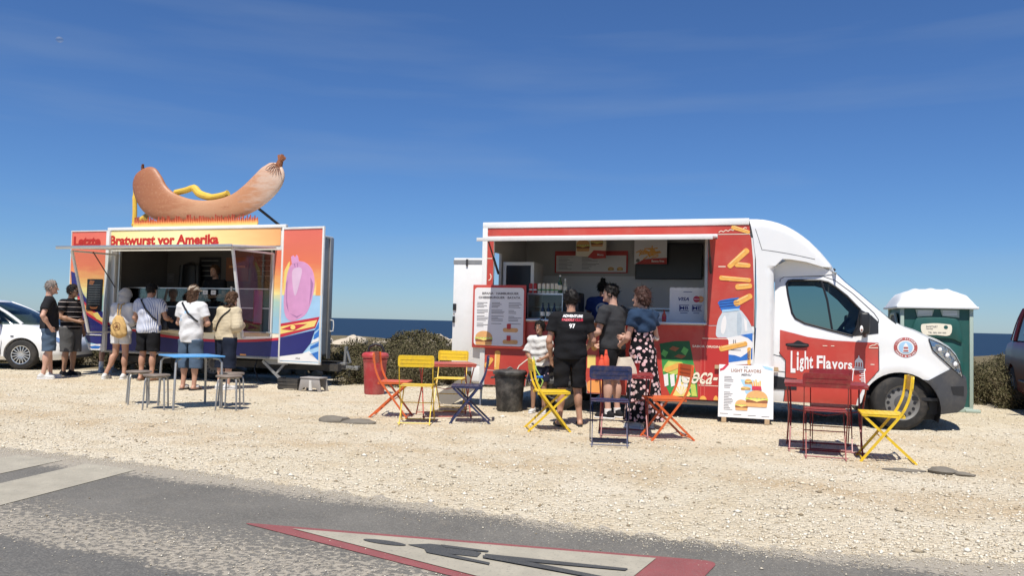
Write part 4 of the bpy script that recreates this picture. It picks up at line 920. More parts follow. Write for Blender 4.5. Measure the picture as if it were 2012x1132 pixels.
# outside mirrors
for s in (1, -1):
    mr_ = child(truck, 'door_mirror'); f = (lambda y: y) if s > 0 else (lambda y: BW - y)
    a, b = sorted((f(-0.21), f(-0.09)))
    MB().box(-0.500, -0.378, a, b, 1.20, 1.475).build('mirror_housing', M['black'], mr_, bevel=.035, seg=3)
    MB().tube([(-.44, f(-.1), 1.22), (-.42, f(0.0), 1.19), (-.40, f(.10), 1.24)], .035, 8).build('mirror_arm', M['black'], mr_, True)
    a, b = sorted((f(-0.1), f(0.08))); MB().box(-0.43, -0.36, a, b, 1.38, 1.44).build('mirror_arm', M['black'], mr_, bevel=.01)
    if s > 0:
        MB().ell((-0.478, -0.209, 1.262), (.02, .008, .045), 12, 8).build('indicator', M['white_print'], mr_, True); MB().ell((-0.476, -0.217, 1.25), (.010, .004, .016), 10, 6).build('indicator_bulb', M['brown_print'], mr_, True)
# ---- roof fairing and corner moulding
TOPL = [(-1.842, 2.700), (-1.75, 2.698), (-1.662, 2.690), (-1.57, 2.672), (-1.478, 2.645), (-1.38, 2.606), (-1.286, 2.556), (-1.18, 2.485), (-1.086, 2.409), (-0.947, 2.271), (-0.82, 2.120), (-0.756, 2.020)]
tu = [p[0] for p in TOPL]; tz = [p[1] for p in TOPL]
def yf(u, z):
    y = 0.0
    k = max(0.0, u + 1.70); y += 0.235 * (k / 0.95) ** 1.9 if z > 1.99 else 0.0
    if z <= 2.06 and u > -1.60: y += 0.085 * min(1.0, (u + 1.60) / 0.085) ** 2
    if u < -1.735: y -= 0.006
    ztop = np.interp(u, tu, tz); e = ztop - z; r_f = 0.11
    if e < r_f and z > 1.99: y += (r_f - math.sqrt(max(0.0, r_f * r_f - (r_f - max(e, 0)) ** 2))) * 0.9
    return y
LOWF = [(-0.746, 1.985), (-0.829, 2.025), (-0.946, 2.074), (-1.124, 2.126), (-1.323, 2.157), (-1.42, 2.160), (-1.46, 2.12), (-1.515, 2.06), (-1.53, 2.0)]
FAIR = TOPL + LOWF + [(-1.516, 1.55), (-1.52, 0.776), (-1.52, 0.285), (-1.76, 0.285), (-1.782, 0.472), (-1.745, 1.10), (-1.732, 1.547), (-1.74, 1.793), (-1.754, 2.157), (-1.793, 2.459)]
fs = sheet_mesh('roof_fairing', FAIR, [], yf, 0.012, M['cab_white'], truck, 0.035); mirror_side(fs)
skin('fairing_top', TOPL, M['cab_white'], 0.02, lambda u, z: yf(u, z) - 0.012)
V = []; 
for u, z in LOWF: V += [(u, yf(u, z) - 0.012, z), (u, 0.36, z - 0.01)]
MB().add(V, [(2 * i, 2 * i + 1, 2 * i + 3, 2 * i + 2) for i in range(len(LOWF) - 1)]).build('fairing_underside', M['cab_white'], truck)
sheet_mesh('fairing_recess', [(-1.575, 2.035), (-1.50, 2.085), (-1.36, 2.16), (-1.124, 2.13), (-0.946, 2.075), (-0.746, 1.98), (-0.95, 1.955), (-1.45, 1.935), (-1.53, 1.85)], [], lambda u, z: 0.215 + 0.0 * u, 0.0, M['cab_white'], truck, 0.07)
mb = MB()
def fair_line(pts, w=0.007):
    A, B = ribbon(pts, w); n = len(A); mb.add([(p.x, yf(p.x, p.y) - 0.0145, p.y) for p in A + B], [(i, n + i, n + i + 1, i + 1) for i in range(n - 1)])
fair_line([(-1.763, 2.555), (-1.72, 2.42), (-1.678, 2.28), (-1.55, 2.262), (-1.424, 2.242), (-1.3, 2.22), (-1.15, 2.19), (-1.015, 2.161)])
mb.build('fairing_seam', M['grey_plastic'], truck)
MB().cyl((-0.77, 0.75, 2.04), (-0.73, 0.75, 2.08), 0.02, n=10).build('roof_lamp', M['dark'], truck)
MB().add([(-1.545, 0.02, 0.70), (-1.515, 0.02, 0.70), (-1.515, 0.02, 0.735), (-1.545, 0.02, 0.735)], [(0, 1, 2, 3)]).build('side_marker', M['orange_print'], truck)
MB().box(-1.515, -1.455, -0.002, 0.05, 0.688, 0.722).build('side_marker', M['orange_print'], truck, bevel=.004)

# ---------------------------------------------------------------- things in and on the truck
def on_truck(name, label, cat, u, y, z, group=None, rz=0.0): return thing(name, label, cat, tw(u, y, z), T_RZ + rz, group)
mbd = on_truck('menu_board', 'red framed menu board with burger pictures on the left end of the truck', 'menu board', -5.31, -0.045, 0.865)
MB().box(-0.405, 0.405, -0.012, 0.012, 0, 0.915).build('frame', M['red_wrap'], mbd, bevel=0.004)
MB().prism(rrect(-0.375, 0.035, 0.375, 0.875, 0.045), -0.0155, -0.0125).build('sheet', M['paper'], mbd)
mb = MB(); text_mb(mb, 'BIFANA · HAMBURGUER', -0.26, 0.775, 0.56, 0.034, -0.018, 0.035); text_mb(mb, 'CHEESEBURGUER · BATATA', -0.315, 0.715, 0.64, 0.034, -0.018, 0.035)
rows = []
for i in range(17):
    z = 0.655 - i * 0.0215
    if i in (4, 8, 13): continue
    rows += [(-0.335, -0.335 + random.uniform(0.10, 0.19), z)]
    if i < 15: rows += [(-0.11, -0.11 + random.uniform(0.08, 0.22), z), (0.15, 0.15 + random.uniform(0.08, 0.2), z)]
bars(mb, rows, -0.0165, 0.0075); mb.build('lettering', M['grey_ink'], mbd)
burger(mbd, -0.22, 0.14, 0.26, 0.21, -0.0165)
for zz in (0.27, 0.10):
    MB().prism(rrect(0.07, zz - 0.035, 0.30, zz + 0.025, 0.03), -0.019, -0.016).build('bun_print', M['bun_print'], mbd); MB().prism(rrect(0.13, zz + 0.01, 0.19, zz + 0.085, 0.01), -0.021, -0.016).build('cup_print', M['red_can'], mbd)
ib = on_truck('menu_board', 'wide pale menu board with a red header on the back wall inside the food truck', 'menu board', -4.42, 1.985, 2.09)
MB().box(-0.615, 0.615, 0, 0.012, 0, 0.365).build('frame', M['red_can'], ib); MB().box(-0.59, 0.59, -0.003, -0.0005, 0.015, 0.29).build('sheet', M['paper'], ib)
rows = [(x, x + random.uniform(.1, .3), 0.26 - k * 0.022) for k in range(10) for x in (-0.55, -0.15)]; bars(MB(), rows, -0.0035, 0.006).build('lettering', M['grey_ink'], ib); burger(ib, 0.34, 0.07, 0.1, 0.06, -0.0035); burger(ib, 0.49, 0.07, 0.1, 0.06, -0.0035)
tv = on_truck('wall_screen', 'large black screen on the back wall of the food truck', 'screen', -3.14, 1.93, 1.99); MB().box(-0.53, 0.53, 0, 0.05, 0, 0.58).build('casing', M['black'], tv, bevel=.006); MB().box(-0.515, 0.515, -0.002, -0.0005, 0.015, 0.565).build('panel', M['screen'], tv)
fp = on_truck('poster', 'white poster of a pile of fries hanging inside the food truck before the black screen', 'poster', -3.41, 1.80, 2.225)
MB().box(-0.26, 0.26, 0, 0.006, 0, 0.40).build('sheet', M['paper'], fp)
MB().prism([(-0.24, 0.0), (-0.1, 0.08), (0.26, 0.10), (0.26, 0.0)], -0.003, -0.0005).build('red_corner', M['red_can'], fp)
for i in range(34):
    a = random.uniform(0, 6.28); c = Vector((random.gauss(0, 0.085), 0.20 + random.gauss(0, 0.04))); d = Vector((math.cos(a), 0.5 * math.sin(a))) * 0.055
    MB().prism(stroke(c - d, c + d, 0.017, n=2), -0.004 - i * 0.0004, -0.001).build('fry_print', M['fry'], fp)
MB().prism(disc(-0.20, 0.055, 0.03), -0.003, -0.0005).build('badge', M['grey_ink'], fp)
mb = MB(); text_mb(mb, 'Batata frita', 0.02, 0.03, 0.2, 0.035, -0.004); mb.build('lettering', M['white_print'], fp)
bp = on_truck('poster', 'cut-out poster of a burger with a red corner hanging from the food truck ceiling', 'poster', -4.36, 1.70, 2.33)
MB().prism([(-0.25, 0.02), (-0.02, 0.0), (0.06, -0.03), (0.25, -0.02), (0.25, 0.31), (-0.25, 0.31)], 0, 0.006).build('sheet', M['cream_print'], bp)
burger(bp, -0.13, 0.19, 0.22, 0.2, -0.002); burger(bp, 0.10, 0.24, 0.2, 0.14, -0.002); MB().prism([(-0.05, 0.0), (0.05, -0.028), (0.249, -0.018), (0.249, 0.10), (0.05, 0.11)], -0.011, -0.001).build('red_corner', M['red_can'], bp)
mb = MB(); text_mb(mb, 'Menu', 0.11, 0.02, 0.1, 0.035, -0.013); mb.build('lettering', M['white_print'], bp)
vs = on_truck('card_sign', 'white scalloped card payment sign standing on the food truck counter', 'sign', -2.665, 0.33, 1.30)
sc_top = [(0.25 - 0.5 * i / 30, 0.475 + 0.016 * abs(math.sin(i / 30 * math.pi * 6))) for i in range(31)]
MB().prism([(-0.25, 0), (0.25, 0)] + sc_top, 0, 0.012).build('board', M['paper'], vs)
mb = MB(); text_mb(mb, 'VISA', -0.13, 0.30, 0.15, 0.05, -0.002, 0.03, 0.25); text_mb(mb, 'MB', -0.105, 0.175, 0.115, 0.05, -0.002, 0.02); text_mb(mb, 'ME', 0.07, 0.175, 0.115, 0.05, -0.002, 0.02)
for u in (-0.115, 0.06): mb.box(u, u + .135, -.003, -.0005, .235, .243).box(u, u + .135, -.003, -.0005, .155, .163).box(u, u + .008, -.0036, -.0005, .155, .243)
bars(mb, [(-.10, 0.0, .13), (.08, .16, .13), (-.06, .06, .425)], -.001, .008); mb.build('lettering', M['navy_print'], vs)
MB().prism(disc(0.12, 0.325, 0.045), -0.003, -0.0005).build('card_mark', M['crimson_print'], vs); MB().prism(disc(0.175, 0.325, 0.045), -0.002, -0.0005).build('card_mark', M['orange_print'], vs)
mb = MB(); text_mb(mb, 'MasterCard', 0.085, 0.318, 0.13, 0.014, -0.005, 0.02); mb.build('card_lettering', M['white_print'], vs)
fg = on_truck('glass_fridge', 'white framed glass door fridge in the rear corner of the food truck', 'fridge', -5.28, 0.74, 0.425)
MB().box(-0.25, 0.25, 0.03, 0.55, 0, 1.75).build('cabinet', M['white_inside'], fg, bevel=.01); MB().box(-0.25, -0.20, 0, 0.028, 0, 1.75).box(0.2, 0.25, 0, 0.028, 0, 1.75).box(-0.198, 0.198, 0, 0.028, 1.70, 1.75).box(-0.198, 0.198, 0, 0.028, 0, .06).build('door', M['white'], fg); MB().box(-0.198, 0.198, 0.012, 0.026, 0.062, 1.698).build('door_glass', M['screen'], fg)
gc = on_truck('display_case', 'glass display case on the food truck counter under a row of cans', 'display case', -4.72, 0.30, 1.298)
MB().box(-0.27, 0.27, 0, 0.34, 0, 0.02).box(-0.27, 0.27, 0, 0.34, 0.36, 0.385).box(-0.27, -0.255, 0, 0.34, 0.022, 0.358).box(0.255, 0.27, 0, 0.34, 0.022, 0.358).build('frame', M['alu'], gc); MB().box(-0.253, 0.253, 0.0, 0.006, 0.022, 0.358).build('glass_front', M['clear'], gc); MB().box(-0.253, 0.253, 0.05, 0.33, 0.18, 0.188).build('shelf', M['alu'], gc)
MB().box(-0.22, 0.12, 0.06, 0.3, 0.022, 0.12).build('tray', M['white_inside'], gc, bevel=.01)
def bottle(u, y, z, h, r, m, label, group, capm='white_print', lab=None):
    t = on_truck('bottle', label, 'bottle', u, y, z, group)
    MB().lathe([(r * .9, 0), (r, .01), (r, h * .55), (r * .45, h * .75), (r * .36, h * .92)], 14).build('glass_body', m, t, True, ang=50); MB().lathe([(r * .42, h * .92), (r * .42, h)], 12).build('cap', M[capm], t)
    MB().lathe([(r * 1.02, h * .2), (r * 1.02, h * .45)], 14).build('label', M[lab or 'cream_print'], t, True, ang=50); return t
M['beer'] = mat('dark_bottle_glass', (0.012, 0.009, 0.006), 0.15, coat=.5)
for i in range(3): bottle(-4.66 + i * 0.085, -0.02, 1.298, 0.235, 0.032, M['beer'], 'dark beer bottle in the row of three on the food truck counter', 'dark beer bottles on the food truck counter', 'black')
M['greenglass'] = mat('green_bottle_glass', (0.02, 0.08, 0.03), 0.15, coat=.5)
bottle(-4.53, 0.42, 1.685, 0.27, 0.034, M['greenglass'], 'green bottle on the display case, left of the paler one', None); bottle(-4.46, 0.46, 1.685, 0.22, 0.034, mat('pale_bottle', (.5, .5, .42), .2), 'pale bottle at the right end of the display case', None)
bottle(-2.96, 0.12, 1.298, 0.17, 0.03, mat('sauce_red', (.5, .08, .03), .3), 'red sauce bottle beside the card payment sign', None, 'c_red', 'crimson_print')
for i in range(7):
    t = on_truck('drink_can', 'cream drink can in the row on top of the display case' if i > 1 else 'red drink can at the left end of the row on the display case', 'can', -4.97 + i * 0.066, 0.40, 1.685, 'drink cans on the display case')
    MB().lathe([(.024, 0), (.028, .008), (.028, .13), (.022, .145)], 14).build('can_body', M['cream_print' if i > 1 else 'red_can'], t, True, ang=50); MB().lathe([(.0285, .04), (.0285, .06)], 14).build('band', M['green_print' if i > 1 else 'white_print'], t, True, ang=50)
MB()
t = on_truck('coffee_machine', 'dark coffee machine at the right of the display case', 'coffee machine', -4.33, 0.30, 1.298); MB().box(-.1, .12, 0, .35, 0, .40).build('casing', M['black'], t, bevel=.015); MB().box(-.08, .10, -.06, -.002, 0.0, .04).build('drip_tray', M['alu'], t)
t = on_truck('napkin_tray', 'white tray of napkins on the food truck counter left of the card sign', 'tray', -3.12, 0.12, 1.298); MB().box(-.14, .14, 0, .2, 0, .05).build('tray', M['white_inside'], t, bevel=.008); MB().box(-.12, .12, .02, .18, .052, .07).build('napkin', M['paper'], t)
# ---------------------------------------------------------------- the sausage trailer
S_LOC, S_RZ = (-4.13, 14.90, 0.0), -R(19)
trailer = thing('sausage_trailer', 'sausage stall trailer with a giant bratwurst on the roof and sunset and boat paintings', 'food trailer', S_LOC, S_RZ)
def sw(u, y, z=0.0):
    c, s = math.cos(S_RZ), math.sin(S_RZ); return (S_LOC[0] + u * c - y * s, S_LOC[1] + u * s + y * c, z)
def on_trailer(name, label, cat, u, y, z, group=None, rz=0.0): return thing(name, label, cat, sw(u, y, z), S_RZ + rz, group)
U0, U1, D = -4.18, -0.07, 1.62
M['trailer_white'] = mat('trailer_white', (0.74, 0.73, 0.69), 0.4, dirt=(0.4, 0.33, 0.24), dirt_amt=0.2)
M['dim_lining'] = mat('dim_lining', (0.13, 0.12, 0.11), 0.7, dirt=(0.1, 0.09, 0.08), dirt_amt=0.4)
M['sign_print'] = grad_print('sign_gradient_print', [(0.0, (0.86, 0.70, 0.30)), (0.45, (0.90, 0.74, 0.38)), (0.62, (0.88, 0.62, 0.26)), (1.0, (0.80, 0.36, 0.13))], U0, U1, 0)
M['sunset'] = grad_print('sunset_print', [(0.0, (0.35, 0.58, 0.72)), (0.30, (0.30, 0.52, 0.66)), (0.44, (0.42, 0.60, 0.50)), (0.50, (0.88, 0.74, 0.30)), (0.58, (0.85, 0.45, 0.15)), (0.72, (0.78, 0.20, 0.10)), (1.0, (0.74, 0.155, 0.11))], 0.45, 2.87)
hull_top = lambda u: 0.765 + 0.075 * ((u + 1.5) / 1.4) ** 2
MB().box(U0, U1, 0, 0.05, 0.50, 0.93).build('lower_wall', M['trailer_white'], trailer)
MB().box(U0, -3.97, 0, 0.05, 0.932, 2.47).box(-0.27, U1, 0, 0.05, 0.932, 2.47).build('corner_post', M['trailer_white'], trailer)
MB().box(U0, U1, 0, 0.05, 2.475, 2.88).build('fascia', M['trailer_white'], trailer)
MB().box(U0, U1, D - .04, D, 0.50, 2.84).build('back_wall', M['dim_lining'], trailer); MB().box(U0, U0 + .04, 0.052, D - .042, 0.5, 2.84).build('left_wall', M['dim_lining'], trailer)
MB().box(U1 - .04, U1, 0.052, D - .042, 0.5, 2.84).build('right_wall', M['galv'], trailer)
MB().box(U0, U1, 0.052, D, 0.47, 0.52).build('floor', M['chassis'], trailer); MB().box(U0 - .02, U1 + .02, 0.052, D + .02, 2.842, 2.885).build('roof', M['trailer_white'], trailer, bevel=.01)
MB().box(U0 - .03, U1 + .03, -0.03, 0.048, 2.885, 2.945).build('roof_rim', M['trailer_white'], trailer, bevel=.008)
MB().box(U1 + .001, U1 + .03, D - .09, D + .03, 0.42, 2.86).build('rear_corner_post', M['galv'], trailer, bevel=.005)
MB().tube([(U1 + .03, D, 1.20), (U1 + .09, D, 1.19), (U1 + .10, D, 1.09), (U1 + .09, D, .98), (U1 + .03, D, .97)], .012).build('grab_handle', M['trailer_white'], trailer, True)
sg = child(trailer, 'sign_board')
MB().box(U0 + .02, U1 - .085, -0.012, -0.001, 2.555, 2.878).build('sign_panel', M['sign_print'], sg)
# front bands of the boat painting
ub = [U0 + (U1 - U0) * i / 24 for i in range(25)]
MB().prism([(u, 0.505) for u in (U0, U1)] + [(u, hull_top(u) - 0.028) for u in reversed(ub)], -0.006, -0.001).build('hull_print', M['navy_print'], trailer)
MB().prism([(u, hull_top(u) - 0.026) for u in ub] + [(u, hull_top(u) + 0.022) for u in reversed(ub)], -0.008, -0.001).build('hull_band_print', M['crimson_print'], trailer)
MB().prism([(u, hull_top(u) + 0.024) for u in ub] + [(U1, 0.926), (U0, 0.926)], -0.005, -0.001).build('gunwale_print', M['cream_print'], trailer)
MB().box(-0.262, -0.085, -0.006, -0.001, 0.935, 2.465).build('post_print', M['sunset'], trailer)
MB().box(U0, U1, -0.02, 0.05, 0.455, 0.498).build('bottom_rail', M['galv'], trailer, bevel=.004)
MB().box(-0.95, -0.82, -0.012, -0.007, 0.505, 0.535).build('side_reflector', M['orange_print'], trailer)
MB().box(-3.97, -0.27, -0.16, 0.30, 0.935, 0.962).build('counter', M['alu'], trailer, bevel=.005)
# serving flap and glass side wings
Mf2 = Matrix.Translation((0, -0.03, 2.515)) @ Matrix.Rotation(math.atan2(0.085, 1.25), 4, 'X')
MB().box(-4.10, -0.22, -1.26, 0, -0.022, 0.022, Mf2).build('serving_flap', M['trailer_white'], trailer, bevel=.005); MB().box(-4.11, -0.21, -1.285, -1.262, -0.03, 0.028, Mf2).build('flap_edge', M['alu'], trailer, bevel=.004)
for k, u in enumerate((-3.985, -0.285)):
    w = child(trailer, 'glass_wing'); yt, yb_ = ((-1.06, -0.60), (-1.18, -0.84))[k]; Q = [(-0.03, 2.40), (yt, 2.385), (yb_, 0.86), (-0.03, 0.86)]
    P3 = [Vector((u, y, z)) for y, z in Q]; mb = MB()
    for i in range(4): mb.bar(P3[i], P3[(i + 1) % 4], 0.032, 0.045, up=(1, 0, 0))
    mb.build('wing_frame', M['trailer_white'], w)
    MB().add([(u, -.05, 2.38), (u, yt + .03, 2.365), (u, yb_ + .02, .88), (u, -.05, .88)], [(0, 1, 2, 3)]).build('wing_glass', M['tint'] if k else M['clear'], w)
    MB().cyl((u + (.05 if k == 0 else -.05), -.05, 1.75), (u + (.05 if k == 0 else -.05), -.62, 2.40), .010, n=8).build('gas_strut', M['dark'], w, True)
MB().cyl((-0.40, 0.03, 1.8), (-0.40, -0.5, 2.40), .010, n=8).build('gas_strut', M['dark'], trailer, True)
MB().box(-0.36, -0.32, 0.0, 0.05, 0.965, 2.468).build('frame_post', M['alu'], trailer); MB().box(-3.93, -3.89, 0.0, 0.05, 0.965, 2.468).build('frame_post', M['alu'], trailer)
# painted side doors folded forward
def LP(x, y): return (-5.11 + (x - 60) / 260 * 0.9, 2.46 - (y - 100) * 0.002423)
def WP(x, y): return (-0.082 + (x - 75 + 35 * (y - 40) / 1035) / 330 * 0.907, 2.86 - (y - 40) / 1035 * 2.43)
lw = child(trailer, 'painted_door'); rw = child(trailer, 'painted_door')
lw['label'] = 'left door painted with a boat bow at sunset'; rw['label'] = 'right door painted with a pink sausage in a boat'
YW = -0.035
LOUT = [(-5.11, 2.872), (-4.215, 2.875), (-4.215, 0.485), (-4.545, 0.485), (-4.70, 0.79), (-5.11, 0.79)]
MB().prism(LOUT, YW, -0.002).build('door_leaf', M['sunset'], lw)
MB().box(-4.215, -4.185, YW - .012, -.002, 0.46, 2.88).box(-5.13, -4.216, YW - .012, -.002, 2.873, 2.893).box(-5.125, -5.111, YW - .01, -.002, .79, 2.872).box(-4.93, -4.23, YW - .012, YW - .001, 0.785, 0.802).build('door_edge', M['trailer_white'], lw)
MB().box(-4.183, -4.12, YW - .03, -.002, .48, 2.878).build('hinge_post', M['trailer_white'], trailer)
def art(par, f, name, pts, m, k): return MB().prism([f(*p) for p in pts], YW - 0.002 * k, YW + 0.001).build(name, m, par)
art(lw, LP, 'bow_print', [(62, 262), (115, 285), (122, 360), (160, 450), (215, 530), (318, 600), (318, 660), (215, 570), (125, 480), (75, 420)], M['navy_print'], 1)
art(lw, LP, 'band_print', [(115, 455), (215, 556), (318, 655), (318, 705), (155, 600), (125, 520)], M['crimson_print'], 2)
art(lw, LP, 'band_print', [(128, 490), (220, 582), (316, 662), (316, 685), (165, 580), (135, 530)], M['orange_print'], 3); art(lw, LP, 'flourish_print', [(240, 610), (275, 600), (300, 640), (316, 650), (316, 680), (270, 655)], M['yellow_print'], 4)
art(lw, LP, 'hull_print', [(135, 560), (160, 604), (318, 708), (318, 870), (215, 850), (190, 800), (165, 770)], M['navy_print'], 1)
art(lw, LP, 'foam_print', [(206, 852), (240, 868), (318, 860), (318, 912), (226, 912)], M['white_print'], 3); art(lw, LP, 'wave_print', [(225, 885), (270, 875), (312, 878), (300, 900), (245, 902)], M['blue_print'], 4)
art(lw, LP, 'wave_print', [(100, 420), (180, 520), (215, 525), (160, 440), (120, 330)], M['lightblue_print'], 0)
mb = MB(); text_mb(mb, 'Letzte', -5.065, 2.582, 0.70, 0.195, YW - .006, 0.045); mb.build('sign_lettering', M['sign_red'], lw)
mb = MB(); text_mb(mb, 'Bratwurst vor Amerika', -4.155, 2.588, 2.63, 0.198, -0.016, 0.045); mb.build('sign_lettering', M['sign_red'], sg)
# right door picture
ROUT = [(-0.068, 2.862), (0.828, 2.868), (0.828, 0.415), (-0.068, 0.440)]
Mr = Matrix.Translation((-0.068, 0, 0)) @ Matrix.Rotation(-R(5), 4, 'Z') @ Matrix.Translation((0.068, 0, 0)); rw.matrix_local = Mr
MB().prism(ROUT, YW, -0.002).build('door_leaf', M['sunset'], rw)
MB().box(-0.095, -0.060, YW - .014, -.002, 0.40, 2.885).box(0.808, 0.838, YW - .012, -.001, 0.40, 2.885).box(-0.06, 0.808, YW - .012, -.001, 2.845, 2.885).box(-0.06, 0.808, YW - .012, -.001, 0.40, 0.435).build('door_edge', M['trailer_white'], rw, bevel=.003)
art(rw, WP, 'sea_print', [(60, 560), (395, 560), (378, 1068), (45, 1068)], M['lightblue_print'], 1)
art(rw, WP, 'glow_print', catmull([(85, 390), (95, 350), (130, 300), (110, 450), (95, 560), (80, 560)], 4), M['yellow_print'], 1); art(rw, WP, 'glow_print', [(350, 440), (388, 430), (385, 560), (340, 560)], M['orange_print'], 2)
art(rw, WP, 'sausage_print', catmull([(108, 400), (140, 325), (200, 296), (265, 312), (315, 370), (332, 460), (318, 560), (295, 640), (250, 715), (150, 760), (95, 720), (80, 610), (95, 500)], 4), M['pink_print'], 2)
M['mauve_print'] = mat('mauve_print', (0.40, 0.19, 0.38), 0.5, var=.2)
for p in ([(100, 470), (112, 440), (108, 600), (122, 690), (104, 640)], [(300, 420), (322, 470), (308, 560), (288, 640), (300, 520)], [(165, 318), (172, 312), (178, 345), (172, 340)], [(192, 312), (198, 312), (196, 342), (191, 340)], [(130, 700), (190, 722), (240, 700), (190, 735)]): art(rw, WP, 'shade_print', p, M['mauve_print'], 3)
M['rose_print'] = mat('rose_print', (0.74, 0.52, 0.68), 0.5, var=.12)
art(rw, WP, 'gleam_print', catmull([(150, 380), (190, 345), (230, 360), (215, 450), (180, 560), (160, 520)], 4), M['rose_print'], 3)
art(rw, WP, 'sausage_print', [(148, 318), (140, 262), (160, 250), (172, 268), (186, 246), (198, 262), (206, 305)], M['pink_print'], 3)
art(rw, WP, 'gunwale_print', [(45, 785), (372, 722), (338, 806), (42, 892)], M['crimson_print'], 4)
art(rw, WP, 'band_print', [(45, 806), (355, 746), (332, 796), (43, 866)], M['yellow_print'], 5); art(rw, WP, 'diamond_print', [(62, 826), (160, 788), (275, 778), (172, 832)], M['crimson_print'], 6); art(rw, WP, 'sun_print', disc(160, 808, 20, 18, 16), M['yellow_print'], 7)
art(rw, WP, 'hull_print', [(44, 896), (336, 822), (300, 925), (235, 1005), (42, 1036)], M['navy_print'], 4)
art(rw, WP, 'foam_print', [(42, 1038), (235, 1006), (290, 985), (370, 1066), (42, 1066)], M['white_print'], 3)
for p in ([(330, 860), (370, 820), (366, 870), (325, 900)], [(300, 950), (366, 915), (364, 945), (296, 972)], [(290, 1010), (362, 985), (360, 1050)], [(325, 840), (368, 760), (366, 810)]): art(rw, WP, 'wave_print', p, M['blue_print'], 3)
art(rw, WP, 'foam_print', [(318, 900), (366, 880), (366, 905), (305, 930)], M['white_print'], 4); mb = MB(); text_mb(mb, 'Ahoi', *WP(180, 1050), 0.10, 0.03, YW - .01); mb.build('door_lettering', M['grey_ink'], rw)
# chassis, wheels, drawbar, prop stand
MB().box(U0 + .1, 0.95, 0.30, 0.42, 0.27, 0.40).box(U0 + .1, 0.6, 1.2, 1.32, 0.27, 0.40).box(U0 + .1, U0 + .2, .2, 1.4, .3, .45).box(-0.3, -0.2, .2, 1.4, .3, .45).box(-1.3, -0.2, .45, 1.1, .30, .46).build('chassis', M['chassis'], trailer)
MB().box(0.42, 1.05, 0.84, 0.95, 0.27, 0.345).box(0.62, 0.80, 0.80, 0.98, 0.35, 0.40).build('drawbar', M['galv'], trailer, bevel=.005)
MB().bar((0.74, .90, .35), (0.76, .90, .71), .055, .045).bar((0.86, .90, .40), (0.78, .90, .62), .03, .03).build('hand_brake', M['galv'], trailer); MB().box(.80, .88, .86, .94, .0, .27).build('jockey_leg', M['chassis'], trailer)
MB().box(-0.52, 0.0, 0.10, 0.13, 0.36, 0.455).build('prop_bracket', M['galv'], trailer)
pl = MB().bar((-0.52, 0.10, 0.42), (-0.03, 0.10, 0.02), 0.035, 0.05).bar((-0.02, .10, .41), (-0.22, .10, .19), .03, .04).box(-0.12, 0.10, .02, .18, 0.0, 0.02); pl.build('prop_stand', M['galv'], trailer)
MB().tube([(-0.72, .2, .45), (-0.74, .15, .25), (-0.62, .12, .06), (-0.45, .1, .015), (-.2, .05, .012)], .013).build('cable', M['black'], trailer, True)
for u in (-2.45, -1.75): wheel(trailer, (u, 0.32, 0.315), 0.315, 0.19)
MB().tube([(-2.80, .02, .46), (-2.74, .02, .50), (-2.62, .02, .66), (-2.45, .02, .72), (-1.75, .02, .72), (-1.6, .02, .66), (-1.45, .02, .5)], .02).build('wheel_arch_trim', M['galv'], trailer, True)
# ---- giant bratwurst on the roof (plain sausage, no figure)
def sausage_paint():
    m, n, b = node_mat('sausage_paint'); b.inputs['Roughness'].default_value = 0.5
    P = n.nodes.new('ShaderNodeTexCoord').outputs['Object']; s = n.nodes.new('ShaderNodeSeparateXYZ'); n.links.new(P, s.inputs[0])
    mp_ = N(n, 'ShaderNodeMapping'); mp_.inputs['Scale'].default_value = (0.9, 4, 5); n.links.new(P, mp_.inputs[0])
    f = noise(n, mp_.outputs[0], 3.4, 7, 0.65); g = noise(n, P, 22, 4, 0.6)
    t = mth(n, 'ADD', mr(n, s.outputs[0], -3.9, -0.3), mth(n, 'MULTIPLY', mth(n, 'SUBTRACT', f, 0.5), 0.5))
    c = n.nodes.new('ShaderNodeValToRGB'); e = c.color_ramp.elements
    while len(e) < 5: e.new(0.5)
    for i, (p, q) in enumerate([(0.0, (0.32, 0.115, 0.055)), (0.25, (0.38, 0.155, 0.070)), (0.5, (0.52, 0.28, 0.15)), (0.78, (0.50, 0.23, 0.11)), (0.97, (0.64, 0.47, 0.36))]): e[i].position = p; e[i].color = q + (1,)
    n.links.new(t, c.inputs[0]); k = mixc(n, mr(n, g, 0.55, 0.8, 0, .5), c.outputs[0], (0.62, 0.36, 0.22)); k = mixc(n, mr(n, f, 0.6, 0.75, 0, .6), k, (0.24, 0.08, 0.04))
    n.links.new(k, b.inputs['Base Color']); return m
M['sausage'] = sausage_paint()
sf = child(trailer, 'giant_sausage')
AX = [(-3.60, 4.145, .04), (-3.585, 4.11, .20), (-3.54, 4.00, .315), (-3.455, 3.80, .372), (-3.30, 3.57, .375), (-3.06, 3.41, .34), (-2.75, 3.315, .285), (-2.3, 3.26, .228), (-1.8, 3.265, .215), (-1.35, 3.345, .245), (-1.02, 3.49, .285), (-.74, 3.69, .305), (-.545, 3.88, .29), (-.44, 4.04, .20), (-.395, 4.115, .06)]
A = catmull([(u, z, r) for u, z, r in AX], 5, False); mb = MB(); n = len(A); K = 24; V = []
for i, (u, z, r) in enumerate(A):
    d = (Vector(A[min(i + 1, n - 1)][:2]) - Vector(A[max(i - 1, 0)][:2])).normalized(); q = Vector((-d.y, d.x))
    for k in range(K):
        a = 2 * math.pi * k / K; V.append((u + q.x * r * math.cos(a), 0.20 + 0.30 * r * math.sin(a), z + q.y * r * math.cos(a)))
mb.add(V, [(i * K + k, i * K + (k + 1) % K, (i + 1) * K + (k + 1) % K, (i + 1) * K + k) for i in range(n - 1) for k in range(K)]); mb.add(V[:K], [tuple(range(K))]).add(V[-K:], [tuple(range(K))])
